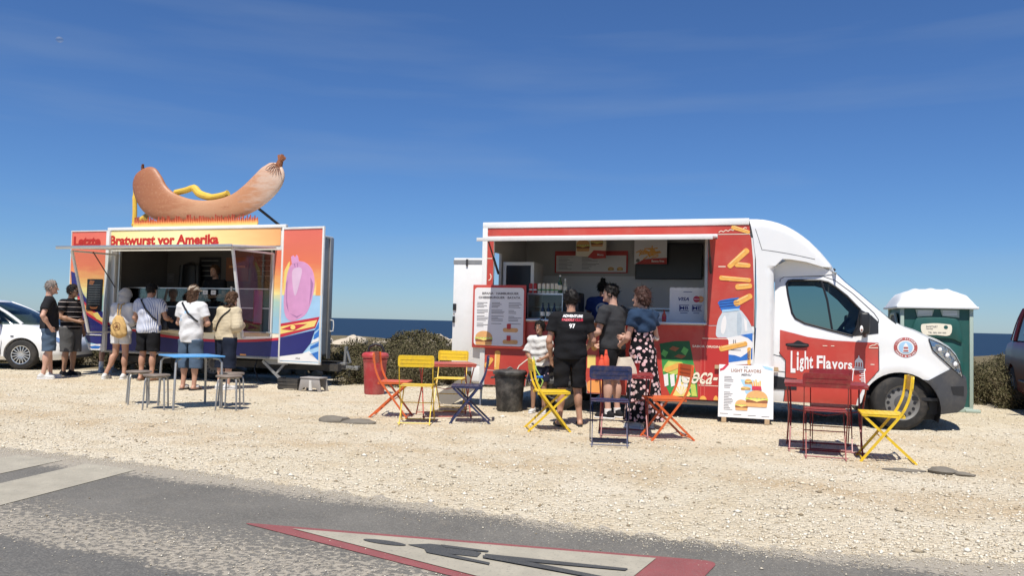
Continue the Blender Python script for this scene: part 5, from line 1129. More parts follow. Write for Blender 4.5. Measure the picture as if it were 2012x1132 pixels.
mb.build('sausage_body', M['sausage'], sf, True, ang=180)
def knot(c, d, s, nm):
    mb = MB(); d = Vector((d[0], 0, d[1])).normalized(); q = Vector((-d.z, 0, d.x)); c = Vector((c[0], 0.20, c[1]))
    mb.cyl(c - d * s * .2, c + d * s * .3, s * .38, s * .30, 10)
    for k in range(-2, 3): mb.cyl(c + d * s * .2, c + d * s * (1.0 - .12 * abs(k)) + q * s * .28 * k + Vector((0, .02 * k, 0)), s * .2, s * .13, 6)
    mb.build(nm, M['brown_print'], sf, True)
knot((-.385, 4.12), (.35, 1), .19, 'sausage_knot')
for k in range(-3, 4):
    d0 = Vector((.33, 0, .94)); q0 = Vector((-.94, 0, .33)); b0 = Vector((-.40, .12 - .0, 4.10)); MB().tube([b0 + q0 * .02 * k, b0 - d0 * .10 + q0 * .05 * k + Vector((0, -.02, 0)), b0 - d0 * (.22 - .02 * abs(k)) + q0 * .065 * k + Vector((0, -.018 + .006 * abs(k), 0))], [.008, .007, .003], 5).build('casing_crease', M['brown_print'], sf, True); knot((-3.60, 4.14), (-.25, 1), .11, 'sausage_knot')
M['mustard'] = mat('mustard_yellow', (0.72, 0.46, 0.06), 0.5, var=.15)
mb = MB(); mb.tube(catmull([(-2.86, .30, 3.66), (-2.62, .30, 3.70), (-2.42, .30, 3.74), (-2.27, .30, 3.62), (-2.0, .30, 3.55), (-1.72, .30, 3.58), (-1.60, .30, 3.62)], 5, False), [0.06] * 10 + [.075] * 10 + [.06] * 11, 10); mb.build('mustard_swirl', M['mustard'], sf, True)
mb = MB(); mb.tube(catmull([(-3.90, .30, 3.84), (-3.88, .30, 3.6), (-3.86, .30, 3.3), (-3.85, .30, 3.05), (-3.72, .30, 3.10), (-3.55, .30, 3.2)], 5, False), [.03] * 5 + [.045] * 10 + [.07] * 11, 10); mb.build('mustard_swirl', M['mustard'], sf, True)
M['flame'] = grad_print('flame_print', [(0, (0.88, 0.66, 0.25)), (0.22, (0.88, 0.48, 0.13)), (0.5, (0.74, 0.18, 0.07)), (1, (0.58, 0.08, 0.06))], 2.95, 3.17)
top = []; u = -3.62
while u < -0.74:
    h = random.uniform(.10, .20); top += [(u, 2.995 + random.uniform(-.02, .02)), (u + .008, 3.03), (u + .022 + random.uniform(-.008, .012), 2.98 + h), (u + .03, 3.04)]; u += 0.042
MB().prism([(-3.64, 2.95)] + top + [(-.72, 3.10), (-.70, 3.0), (-.71, 2.95)], 0.03, 0.06).build('flame_board', M['flame'], sf)
MB().cyl((-1.15, .24, 3.50), (-.66, 1.0, 2.90), .028, n=8).cyl((-3.0, .24, 3.35), (-3.3, 1.0, 2.90), .028, n=8).build('sign_strut', M['chassis'], sf, True)
# ---- inside and on the trailer
MB().box(-3.93, -0.36, 0.28, 0.80, 0.965, 1.38).build('display_base', M['black'], trailer); MB().box(-3.93, -0.36, 0.275, 0.30, 1.382, 1.405).box(-3.93, -0.36, 0.275, 0.30, 1.75, 1.77).build('display_rail', M['alu'], trailer)
MB().box(-3.93, -0.36, 0.28, 0.286, 1.406, 1.749).build('display_glass', M['clear'], trailer)
for u in (-3.216, -2.33, -1.42): MB().box(u - .018, u + .018, .268, .30, 1.406, 1.80).build('display_post', M['trailer_white'], trailer)
for i, u in enumerate((-2.21, -2.02, -1.83)):
    t = on_trailer('price_card', 'small white price card on the display glass, %s of the three' % ('leftmost', 'middle', 'rightmost')[i], 'price card', u, 0.266, 1.64); MB().box(-.055, .055, 0, .006, 0, .085).build('card', M['paper'], t); bars(MB(), [(-.03, .03, .055), (-.02, .02, .03)], -.0005, .006).build('lettering', M['grey_ink'], t)
def board(label, u, z, w, h, rows=4):
    t = on_trailer('menu_board', label, 'menu board', u, D - .062, z); MB().box(-w / 2, w / 2, 0, .015, 0, h).build('panel', M['screen'], t); mb = MB()
    for k in range(rows): bars(mb, [(-w * .4, w * .4, h * (.2 + .65 * k / max(1, rows - 1)))], -.001, .012)
    mb.build('lettering', M['galv'], t); return t
board('black menu board on the back wall, left of the brown picture', -3.0, 1.98, .55, .5); board('black menu board on the back wall, right of the brown picture', -1.55, 1.98, .62, .5)
t = on_trailer('picture', 'brown sausage picture between the two black menu boards', 'picture', -2.3, D - .062, 1.97); MB().box(-.28, .28, 0, .015, 0, .5).build('panel', M['brown_print'], t); MB().box(-.2, .2, -.004, -.001, .28, .33).build('band', M['orange_print'], t)
for u, z, w, h, l in ((-4.02, 1.93, .17, .2, 'small dark notice on the back wall near the left corner'), (-3.72, 1.90, .16, .3, 'tall dark notice on the back wall beside the coats')):
    t = on_trailer('notice', l, 'notice', u, D - .062, z); MB().box(-w / 2, w / 2, 0, .006, 0, h).build('sheet', M['grey_ink'], t); bars(MB(), [(-w * .3, w * .3, h * .7), (-w * .3, w * .2, h * .5)], -.001, .01).build('lettering', M['galv'], t)
t = on_trailer('hanging_coat', 'dark coat hanging on the back wall of the sausage trailer', 'coat', -3.42, D - .16, 1.35); mb = MB(); mb.lathe([(.05, 1.0), (.19, .93), (.21, .6), (.23, .05), (.2, 0)], 14, M=Matrix.Diagonal((1, .45, 1)).to_3x3()); mb.build('cloth', M['black'], t, True); MB().cyl((-.24, 0, .05), (-.2, 0, .95), .07, .06, 8).cyl((.24, 0, .05), (.2, 0, .95), .07, .06, 8).build('sleeve', M['black'], t, True)
t = on_trailer('grill', 'steel grill with hood at the back of the sausage trailer', 'grill', -1.9, 1.0, 0.52); MB().box(-.7, .7, 0, .5, 0, .88).build('base', M['galv'], t, bevel=.01); MB().box(-.65, .65, .05, .45, .882, .92).build('grate', M['black'], t)
t = on_trailer('menu_board', 'dark menu board on the left painted door of the sausage trailer', 'menu board', -4.45, YW - .02, 1.29); MB().box(-.195, .195, 0, .012, 0, .62).build('panel', M['screen'], t); mb = MB()
for k in range(9): bars(mb, [(-.15, .15, .12 + k * .048)], -.001, .006)
mb.build('lettering', M['galv'], t); MB().prism([(-.15, .52), (-.05, .50), (.0, .58), (-.12, .60)], -.003, -.0005).build('sausage_print', M['brown_print'], t); MB().prism(catmull([(-.10, .08), (-.08, .03), (0, .02), (.08, .03), (.10, .08), (.06, .06), (-.06, .06)], 3), -.003, -.0005).build('sausage_print', M['brown_print'], t)
t = on_trailer('menu_card', 'tall narrow pale menu card behind the right glass wing of the trailer', 'menu card', -0.29, -0.42, 1.10, rz=R(90)); MB().box(-.13, .13, .0, .006, 0, .62).build('card', M['brown_print'], t); MB().box(-.118, .118, .0065, .009, .012, .608).box(-.118, .118, -.003, -.0005, .012, .608).build('sheet', M['pink_print'], t); mb = MB()
for k in range(6):
    for s in (-1, 1): bars(mb, [(s * .055 - .035, s * .055 + .035, .16 + k * .055)], .0105, .008)
mb.build('lettering', M['brown_print'], t); MB().prism(catmull([(-.08, .10), (-.06, .04), (0, .03), (.06, .04), (.08, .10), (.04, .065), (-.04, .065)], 3), .0095, .0115).build('sausage_print', M['brown_print'], t); MB().prism([(-.09, .55), (.0, .50), (.02, .54), (-.05, .585)], .0095, .0115).build('sausage_print', M['brown_print'], t)

# ---------------------------------------------------------------- portable toilet
M['toilet_green'] = mat('toilet_green', (0.012, 0.085, 0.072), 0.45, var=.12, dirt=(.1, .12, .1), dirt_amt=.25); M['toilet_post'] = mat('toilet_post', (0.36, 0.44, 0.38), 0.5); M['toilet_roof'] = mat('toilet_roof', (0.74, 0.75, 0.74), 0.4, dirt=(.4, .4, .38), dirt_amt=.15)
tl = thing('portable_toilet', 'dark green portable toilet with a white roof behind the nose of the truck', 'portable toilet', (6.215, 13.01, 0), -R(15))
w, dp, h = 1.05, 1.08, 1.63
MB().box(.03, w - .03, .03, dp - .03, .08, h).build('wall', M['toilet_green'], tl); MB().box(0, w, 0, dp, .0, .08).build('skid_base', M['toilet_post'], tl, bevel=.01)
for x in (0, w - .055):
    for y in (0, dp - .055): MB().box(x, x + .055, y, y + .055, .08, h).build('corner_post', M['toilet_post'], tl, bevel=.008)
MB().box(w - .12, w + .10, -.03, .08, 0, .05).build('foot', M['toilet_post'], tl, bevel=.015)
MB().prism(catmull([(.16, 1.10), (.30, 1.14), (.52, 1.15), (.75, 1.14), (.89, 1.10), (.84, 1.42), (.72, 1.47), (.52, 1.48), (.32, 1.47), (.21, 1.42)], 4), -.004, .029).build('front_panel', M['toilet_green'], tl, bevel=.012)
MB().prism([(.12, .15), (.93, .15), (.90, 1.02), (.75, 1.07), (.52, 1.08), (.30, 1.07), (.15, 1.02)], -.0, .029).build('front_panel', M['toilet_green'], tl, bevel=.012)
for a, b in ((.22, .49), (.58, .85)): 
    f_ = MB().prism([(a, 1.60), (b, 1.60), (b - .03 * (a < .5) , 1.50 - .02 * (a > .5)), (a + .03, 1.50 - .02 * (a < .5))], .008, .029).build('vent', M['toilet_post'], tl); mb = MB()
    for k in range(4): mb.box(a + .035, b - .03, .002, .0075, 1.515 + k * .02, 1.525 + k * .02)
    mb.build('vent_slat', M['toilet_roof'], f_)
MB().prism(catmull([(.33, 1.21), (.52, 1.20), (.71, 1.20), (.74, 1.35), (.66, 1.375), (.52, 1.385), (.38, 1.375), (.30, 1.35)], 3), -.009, -.0045).build('name_plate', M['cream_print'], tl)
mb = MB(); text_mb(mb, 'SANITARY', .37, 1.315, .17, .03, -.011, .02); text_mb(mb, 'rental', .37, 1.285, .10, .022, -.011); text_mb(mb, 'TEL 282 000 000', .40, 1.225, .26, .022, -.011); mb.build('plate_lettering', M['grey_ink'], tl); MB().prism(disc(.655, 1.325, .03), -.0105, -.009).build('plate_mark', M['toilet_green'], tl)
V = []; nx, ny = 20, 20
for i in range(nx + 1):
    for j in range(ny + 1):
        a, b = i / nx, j / ny; e = ((1 - abs(2 * a - 1) ** 3.2) * (1 - abs(2 * b - 1) ** 3.2)) ** .62; z = h + .02 + .295 * e + (.018 if (i % 4 == 2 and e > .3) else 0)
        V.append((-.06 + (w + .12) * a, -.06 + (dp + .12) * b, z))
mb = MB().add(V, [(i * (ny + 1) + j, (i + 1) * (ny + 1) + j, (i + 1) * (ny + 1) + j + 1, i * (ny + 1) + j + 1) for i in range(nx) for j in range(ny)]); mb.build('roof', M['toilet_roof'], tl, True, ang=40)
MB().box(-.065, w + .065, -.065, dp + .065, h - .015, h + .025).build('roof_rim', M['toilet_roof'], tl, bevel=.012)
MB().add([(-.004, .2, .12), (-.004, .9, .12), (-.004, .9, 1.35), (-.004, .72, 1.52), (-.004, .38, 1.52), (-.004, .2, 1.35)], [(5, 4, 3, 2, 1, 0)]).add([(.028, .2, .12)], []).build('side_door', M['grey_plastic'], tl); MB().tube([(-.01, .2, .1), (-.01, .2, 1.35), (-.01, .38, 1.53), (-.01, .72, 1.53), (-.01, .9, 1.35), (-.01, .9, .1)], .022, 6).build('door_frame', M['toilet_post'], tl, True)

# ---------------------------------------------------------------- cars
def apply_boolean(o, cutters):
    for c in cutters:
        m = o.modifiers.new('cut', 'BOOLEAN'); m.object = c; m.operation = 'DIFFERENCE'; m.solver = 'EXACT'
    dg = bpy.context.evaluated_depsgraph_get(); me = bpy.data.meshes.new_from_object(o.evaluated_get(dg)); o.modifiers.clear(); o.data = me
    for c in cutters: bpy.data.objects.remove(c)
    me.set_sharp_from_angle(angle=R(40))
def make_car(label, loc, rz, paint, S, green, wheel_r, wb, style, dark_low=True):
    """S rows: x, sill z, shoulder z, half width, crown; green: base x0,x1,half width; top x0,x1,half width,z"""
    car = thing('parked_car', label, 'car', loc, rz); S = sorted(S); xs = [s[0] for s in S]; V = []; X = np.linspace(xs[0], xs[-1], 64)
    col = lambda k, x: float(np.interp(x, xs, [s[k] for s in S]))
    nsec = None
    for x in X:
        zb, zt, w_, c = (col(k, x) for k in (1, 2, 3, 4)); H = zt - zb
        half = [(w_ * .86, zb), (w_ * .97, zb + .08), (w_ * .995, zb + H * .35), (w_, zb + H * .58), (w_ * .985, zb + H * .80), (w_ * .95, zb + H * .93), (w_ * .86, zt), (w_ * .6, zt + c * .7), (w_ * .3, zt + c)]
        sec = half + [(0, zt + c * 1.08)] + [(-a, b) for a, b in reversed(half)]; nsec = len(sec); V += [(x, a, b) for a, b in sec]
    m = len(X); Fc = [(i * nsec + k, (i + 1) * nsec + k, (i + 1) * nsec + (k + 1) % nsec, i * nsec + (k + 1) % nsec) for i in range(m - 1) for k in range(nsec)] + [tuple(range(nsec)), tuple(reversed(range((m - 1) * nsec, m * nsec)))]
    bd_ = MB().add(V, Fc).build('car_body', paint, car, True, ang=50)
    bm = bmesh.new(); bm.from_mesh(bd_.data); bmesh.ops.recalc_face_normals(bm, faces=bm.faces); bm.to_mesh(bd_.data); bm.free()
    cut = []
    for ax_ in (0, -wb):
        for s in (1, -1):
            c = MB().cyl((ax_, s * .50, wheel_r), (ax_, s * 1.2, wheel_r), wheel_r + .045, n=36).build('cutter', None); c.parent = car; cut.append(c)
    bpy.context.view_layer.update(); apply_boolean(bd_, cut); bd_.data.materials.clear(); bd_.data.materials.append(paint)
    xb0, xb1, wb_, xt0, xt1, wt, zt = green; K = 48; V = []; n_l = 6
    def ring(x0, x1, w_, z, ex=0.32):
        cx, a = (x0 + x1) / 2, (x1 - x0) / 2; out = []
        for k in range(K):
            t = 2 * math.pi * k / K; ct, st_ = math.cos(t), math.sin(t); out.append((cx + a * math.copysign(abs(ct) ** ex, ct) * (1 - .10 * abs(math.copysign(abs(st_) ** ex, st_)) ** 3 * (1 if ct > 0 else .4)), w_ * math.copysign(abs(st_) ** ex, st_), z))
        return out
    zs0 = col(2, (xb0 + xb1) / 2) - .02
    rings = []
    for i in range(n_l):
        t = i / (n_l - 1); tb = t + .10 * math.sin(math.pi * t); z0 = zs0
        rings.append(ring(xb0 + (xt0 - xb0) * t, xb1 + (xt1 - xb1) * t, wb_ + (wt - wb_) * t, z0 + (zt - .05 - z0) * tb if t < 1 else zt - .05))
    for r_ in rings: V += r_
    MB().add(V, [(i * K + k, i * K + (k + 1) % K, (i + 1) * K + (k + 1) % K, (i + 1) * K + k) for i in range(n_l - 1) for k in range(K)]).build('window', M['car_glass'], car, True, ang=180)
    V = []
    for f, dz in ((1.0, 0), (.97, .025), (.85, .045), (.5, .06), (.02, .065)):
        V += [((xt0 + xt1) / 2 + (x - (xt0 + xt1) / 2) * f, y * f, z + dz) for x, y, z in rings[-1]]
    MB().add(V, [(i * K + k, i * K + (k + 1) % K, (i + 1) * K + (k + 1) % K, (i + 1) * K + k) for i in range(4) for k in range(K)] + [tuple(range(4 * K, 5 * K))]).build('roof', paint, car, True, ang=180)
    for kk in (5, 18, 43, 30, 13, 35):
        MB().tube([(rg[kk][0], rg[kk][1] * 1.005, rg[kk][2]) for rg in rings], .034 if kk not in (13, 35) else .03, 6).build('pillar', paint, car, True)
    for s in (1, -1):
        dm = child(car, 'door_mirror'); xm = xb1 - .62
        MB().ell((xm, s * (wb_ + .13), zs0 + .11), (.07, .11, .075), 14, 8).build('mirror_housing', paint, dm, True); MB().bar((xm, s * (wb_ - .05), zs0 + .03), (xm, s * (wb_ + .1), zs0 + .07), .05, .04).build('mirror_arm', M['black'], dm)
        hx = xs[-1]; wh = col(3, hx - .14)
        o = MB().add([(hx - .015 - .40, s * (col(3, hx - .42) + .004), col(2, hx - .42) - .10), (hx - .10, s * (col(3, hx - .10) * .99 + .006), col(2, hx - .10) - .09), (hx - .015, s * (col(3, hx) * .92), col(2, hx) - .03), (hx - .10, s * (col(3, hx - .1) * .98), col(2, hx - .10) + .0), (hx - .40, s * (col(3, hx - .40) * .93), col(2, hx - .4) - .01)], [(0, 1, 2, 3, 4)]).build('headlight', M['chrome'], car)
        for xd in (-.42, -1.45): 
            if -wb < xd: MB().tube([(xd, s * (col(3, xd) * .99 + .001), .30), (xd + .02, s * (col(3, xd) + .001), .55), (xd, s * (col(3, xd) * .955), zs0)], .006, 4).build('door_seam', M['dark'], car)
        MB().tube([(-.45, s * (col(3, -.5) + .004), .48), (-1.9, s * (col(3, -1.9) + .004), .50)], .018, 6).build('rub_strip', M['grey_plastic'], car, True)
        MB().box(-.22, -.16, s * (col(3, -.2)) - .006, s * (col(3, -.2)) + .006, .69, .715).build('indicator', M['grey_plastic'], car)
        for ax_ in (0, -wb): 
            w2 = wheel(car, (ax_, s * (col(3, 0) - .105), wheel_r), wheel_r, .20, style=style); w2.rotation_euler = (0, 0, 0 if s < 0 else math.pi)
    MB().box(xs[-1] - .35, xs[-1] + .005, -col(3, xs[-1]) * .98, col(3, xs[-1]) * .98, col(1, xs[-1]) - .05, col(1, xs[-1]) + .04).build('front_skirt', M['grey_plastic'], car, bevel=.03)
    MB().box(-wb, 0, -.6, .6, .18, .30).box(-wb - .1, .1, -.68, .68, .25, .36).build('underbody', M['chassis'], car)
    MB().box(xb1 - .75, xb1 - .30, -.62, .62, zs0 - .12, zs0 + .02).build('dashboard', M['dark'], car, bevel=.04)
    for y in (-.36, .36): 
        s_ = child(car, 'seat'); MB().box(xb1 - 1.75, xb1 - 1.58, y - .24, y + .24, .45, zs0 + .25).build('seat_back', M['seat'], s_, bevel=.06); MB().box(xb1 - 1.72, xb1 - 1.62, y - .12, y + .12, zs0 + .28, zs0 + .44).build('headrest', M['seat'], s_, bevel=.04)
    return car
M['car_glass'] = glass('car_glass', (0.30, 0.36, 0.35), 0.03)
M['car_white'] = mat('car_white', (0.80, 0.80, 0.79), 0.25, coat=.8); M['car_wine'] = mat('car_wine', (0.060, 0.008, 0.016), 0.4, coat=.15, spec=.3, dirt=(.14, .08, .06), dirt_amt=.15)
white_car = make_car('white hatchback parked at the left behind the two waiting men', (-10.30, 17.95, 0), R(3), M['car_white'],
    [(.84, .28, .52, .62, .03), (.76, .22, .66, .74, .04), (.5, .20, .78, .82, .05), (.2, .20, .88, .845, .05), (-.15, .20, .955, .85, .04), (-1.0, .20, .965, .86, .02), (-2.2, .20, .99, .86, .02), (-2.9, .24, .97, .82, .02), (-3.2, .32, .85, .70, .02)],
    (-3.05, .12, .79, -2.75, -.85, .60, 1.47), .315, 2.51, 'multi')
t = MB().prism([(-.55, 0), (.55, 0), (.50, .30), (-.50, .30)], 0, .01).build('sun_shade', mat('sun_shade_foil', (.62, .66, .64), .35, .3, bump=.8, bscale=9), white_car); t.rotation_euler = (R(-58), 0, R(90)); t.location = (-.28, 0, 1.0)
MB().tube([(-1.1, .0, 1.52), (-1.45, .0, 1.78)], .006, 5).build('aerial', M['black'], white_car)
make_car('dark wine red car at the right edge of the lay-by', (8.30, 11.0, 0), R(249), M['car_wine'],
    [(.80, .34, .78, .60, .03), (.74, .28, .92, .74, .04), (.45, .26, 1.04, .83, .05), (.1, .25, 1.09, .86, .05), (-.3, .25, 1.13, .87, .04), (-1.2, .25, 1.15, .88, .02), (-2.6, .25, 1.16, .87, .02), (-3.3, .3, 1.12, .83, .02), (-3.5, .4, .95, .76, .02)],
    (-3.4, -.10, .81, -3.1, -1.0, .66, 1.72), .35, 2.6, 'five')

# ---------------------------------------------------------------- bins, steps, boards
M['bin_red'] = mat('bin_red', (0.42, 0.035, 0.04), 0.5, dirt=(.5, .3, .25), dirt_amt=.45, dscale=4); M['bin_black'] = mat('bin_black', (0.020, 0.020, 0.021), 0.55, dirt=(.30, .28, .25), dirt_amt=.5, dscale=6)
t = thing('waste_bin', 'tall red waste bin with a lid beside the trailer drawbar', 'bin', (-2.24, 13.55, 0))
MB().lathe([(.155, 0), (.165, .02), (.19, .50), (.20, .56), (.205, .565), (.205, .58), (.195, .585), (.195, .63)], 28).build('bin_body', M['bin_red'], t, True, ang=40); MB().lathe([(.215, .60), (.222, .61), (.222, .65), (.205, .675), (.17, .69), (.02, .70)], 28).build('lid', M['bin_red'], t, True, ang=40)
MB().tube([(-.12, 0, .68), (-.10, 0, .78), (.0, 0, .83), (.10, 0, .80), (.14, 0, .70)], .022, 8).build('bag_knot', M['black'], t, True)
t = thing('waste_bin', 'dirty black plastic waste bin under the menu board of the food truck', 'bin', (0.0, 11.48, 0))
MB().lathe([(.165, 0), (.175, .02), (.215, .50), (.215, .53)], 28).build('bin_body', M['bin_black'], t, True, ang=40); MB().lathe([(.235, .51), (.24, .52), (.24, .55), (.22, .57), (.10, .585), (.01, .587)], 28).build('lid', M['bin_black'], t, True, ang=40)
for s in (-1, 1): MB().tube([(s * .21, -.06, .47), (s * .26, -.05, .46), (s * .26, .05, .46), (s * .21, .06, .47)], .014, 6).build('handle', M['bin_black'], t, True)
MB().tube([(-.04, 0, .585), (0, 0, .61), (.04, 0, .585)], .015, 6).build('lid_handle', M['bin_black'], t, True)
t = thing('step_stool', 'grey plastic step stool with cut-out sides by the trailer drawbar', 'step stool', (-3.32, 13.85, 0), R(-19)); M['stool_grey'] = mat('stool_grey', (.30, .28, .26), .6, dirt=(.4, .33, .25), dirt_amt=.3)
mb = MB()
for y in (-.12, .10): mb.prism([(-.22, 0), (-.16, 0), (-.12, .06), (.12, .06), (.16, 0), (.22, 0), (.18, .21), (-.18, .21)], y, y + .02)
mb.build('side_panel', M['stool_grey'], t, bevel=.004); MB().box(-.19, .19, -.13, .13, .212, .235).build('step_board', M['stool_grey'], t, bevel=.006); MB().prism([(.0, .02), (.06, .02), (.04, .17), (.0, .19)], -.145, -.122).build('rib', mat('stool_pale', (.6, .58, .54), .6), t)
t = thing('wooden_crate', 'small dark crate lying under the trailer left of the grey step stool', 'crate', (-3.75, 14.05, 0), R(-19))
for i in range(3): MB().box(-.2, .2, -.12, -.10, .02 + i * .06, .065 + i * .06).build('slat', M['chassis'], t)
for i in range(3): MB().box(-.2, .2, .10, .12, .02 + i * .06, .065 + i * .06).build('slat', M['chassis'], t)
[MB().box(x, x + .02, -.1, .1, 0, .2).build('end_board', M['chassis'], t) for x in (-.2, .18)]
t = thing('folding_steps', 'pale folding steps with a grey-green tread panel by the truck rear door', 'steps', tw(-5.80, 0.35), T_RZ)
for x in (-.13, .13): MB().bar((x, -.10, 0), (x, 0, 1.05), .025, .03).build('leg', M['alu'], t)
for z in (.25, .52): MB().bar((-.13, -.10 + z * .095, z), (.13, -.10 + z * .095, z), .03, .05).build('rung', M['alu'], t)
MB().prism(rrect(-.145, .76, .145, 1.13, .04), -.06, -.03).build('tread_panel', mat('tread_green', (.30, .36, .28), .5, var=.3, scale=14), t)
t = thing('wooden_ramp', 'grey plank ramp leaning against the rear bumper of the truck', 'plank', tw(-6.0, 0.1), T_RZ); MB().bar((-.25, 0, .03), (.24, 0, .36), .25, .03, up=(0, 1, 0)).build('plank', mat('grey_wood', (.22, .20, .17), .85, var=.2, scale=9), t)
# A-frame menu board
af = on_truck('menu_board', 'white board with a blue map and burger pictures leaning on the truck before its door', 'menu board', -1.86, -0.15, 0.0)
ab = child(af, 'board'); ab.location = (0, 0, 0.07); ab.rotation_euler = (R(-10), 0, 0)
MB().box(-.345, .345, -.008, .008, 0, .69).build('panel', M['paper'], ab)
M['board_wood'] = mat('board_wood', (.40, .28, .16), .7)
for x in (-.27, .27): MB().box(x - .03, x + .03, -.012, .012, -.068, -.002).build('foot', M['board_wood'], ab)
for x in (-.375, .375): MB().box(x - .027, x + .027, -.008, .02, .63, .68).build('clip', M['board_wood'], ab)
yy = -.010
mb = MB(); text_mb(mb, 'LIGHT FLAVORS', -.19, .595, .38, .042, yy, .02, space=1.1); mb.build('title_lettering', M['brown_print'], ab)
mb = MB(); text_mb(mb, 'MENU', -.06, .548, .13, .030, yy, .03, .2); text_mb(mb, 'ES EN', -.03, .655, .055, .015, yy, .03); rows = []
for k in range(22):
    if k in (4, 8, 9): continue
    rows.append((-.275, -.275 + random.uniform(.05, .12), .53 - k * .0205))
rows += [(-.32, -.22, .045), (-.15, -.05, .04), (.03, .13, .035), (.20, .30, .03)]; bars(mb, rows, yy + .001, .007); mb.build('lettering', M['grey_ink'], ab)
MB().prism([(-.07, .50), (.10, .50), (.11, .42), (.07, .30), (.0, .32), (-.03, .42)], yy, -.008).build('map_print', M['lightblue_print'], ab)
MB().prism([(-.334, .60), (-.28, .62), (-.22, .69), (-.26, .69), (-.30, .645), (-.334, .63)], yy, -.008).build('corner_print', M['crimson_print'], ab); MB().prism([(.20, .689), (.24, .65), (.334, .63), (.334, .66), (.27, .68)], yy, -.008).build('corner_print', M['lightblue_print'], ab)
burger(ab, .03, .475, .09, .07, yy); burger(ab, .0, .385, .12, .045, yy); burger(ab, .14, .255, .27, .22, yy - .002); burger(ab, -.05, .165, .16, .14, yy - .001)
for k in range(5): MB().prism(stroke((.09 + k * .022, .40), (.075 + k * .026, .47 + .015 * (k % 3)), .017), yy - .003, -.008).build('fry_print', M['fry'], ab)
MB().prism([(.075, .37), (.20, .37), (.19, .42), (.08, .42)], yy - .006, -.008).build('fry_box_print', M['crimson_print'], ab)

# ---------------------------------------------------------------- folding chairs and tables
def slat_bar(mb, pts, w, t):
    for a, b in zip(pts[:-1], pts[1:]): mb.bar(a, b, w, t, up=(1, 0, 0))
def chair_proto():
    t = thing('folding_chair', '', 'chair'); hw = 0.20
    for s in (-1, 1):
        mb = MB(); x = s * hw
        P = catmull([(-.225, .82), (-.215, .70), (-.195, .60), (-.155, .50), (-.12, .44)], 3, False) + [(.22, 0.0)]
        slat_bar(mb, [(x, y, z) for y, z in P], .024, .010); mb.build('back_leg', None, t)
        mb = MB(); x2 = s * (hw - .022); slat_bar(mb, [(x2, .19, .435), (x2, -.27, 0.0)], .024, .010); mb.build('front_leg', None, t)
        mb = MB(); slat_bar(mb, [(s * (hw - .012), .21, .445), (s * (hw - .012), -.17, .435)], .022, .010); mb.build('seat_rail', None, t)
    mb = MB().tube([(-hw, .20, .022), (hw, .20, .022)], .007, 6); mb.build('stretcher', None, t, True)
    MB().tube([(-hw, -.245, .025), (hw, -.245, .025)], .007, 6).build('stretcher', None, t, True)
    MB().tube([(-hw, .045, .24), (hw, .045, .24)], .006, 6).build('stretcher', None, t, True)
    st = child(t, 'seat')
    for i in range(7): MB().box(-hw + .004, hw - .004, -.165 + i * .054, -.165 + i * .054 + .0525, .4495, .459).build('slat', None, st, bevel=.002, seg=1)
    bk = child(t, 'backrest'); bk.location = (0, -.225, .685); bk.rotation_euler = (R(5), 0, 0)
    MB().prism(rrect(-.215, 0, .215, .14, .03), -.006, .006).build('back_panel', None, bk)
    for z in (.045, .09): MB().box(-.19, .19, -.0095, -.0062, z, z + .006).box(-.19, .19, .0062, .0095, z, z + .006).build('back_rib', None, bk)
    return t
chair0 = chair_proto(); first = [True]
def recolor(o, m):
    if o.type == 'MESH':
        if o.data.materials: o.data = o.data.copy(); o.data.materials.clear()
        o.data.materials.append(m)
    for c in o.children: recolor(c, m)
lib = {}
def chair(x, y, deg, paint, label):
    if paint not in lib:
        t = chair0 if not lib else copy_tree(chair0)
        if lib:
            def dup(o):
                if o.type == 'MESH': o.data = o.data.copy(); o.data.materials.clear(); o.data.materials.append(M[paint])
                for c in o.children: dup(c)
            dup(t)
        else: recolor(t, M[paint])
        lib[paint] = t
    else: t = copy_tree(lib[paint])
    t.location = (x, y, 0); t.rotation_euler = (0, 0, R(deg)); tag(t, label, 'chair', 'painted metal folding chairs around the cafe tables'); return t
chair(-1.49, 10.50, -92, 'c_orange', 'orange-red folding chair at the left end of the coral table, beside the red bin')
chair(-1.12, 9.92, 1, 'c_yellow', 'yellow folding chair with its back to the road in front of the coral table')
chair(-0.82, 11.30, 176, 'c_yellow', 'yellow folding chair behind the coral table facing the road')
chair(-0.50, 10.10, 91, 'c_blue', 'navy folding chair seen side-on at the right end of the coral table')
chair(0.47, 9.55, -84, 'c_yellow', 'yellow folding chair seen side-on before the black-clad man')
chair(1.05, 8.55, -6, 'c_blue', 'navy folding chair with its back to the road before the paper bag')
chair(1.73, 9.05, 98, 'c_orange', 'orange folding chair at the right of the dark red table, before the woman')
chair(3.12, 8.08, -19, 'c_red', 'dark red folding chair with its back to the road')
chair(3.62, 7.92, 72, 'c_yellow', 'yellow folding chair at the far right in front of the truck wheel')
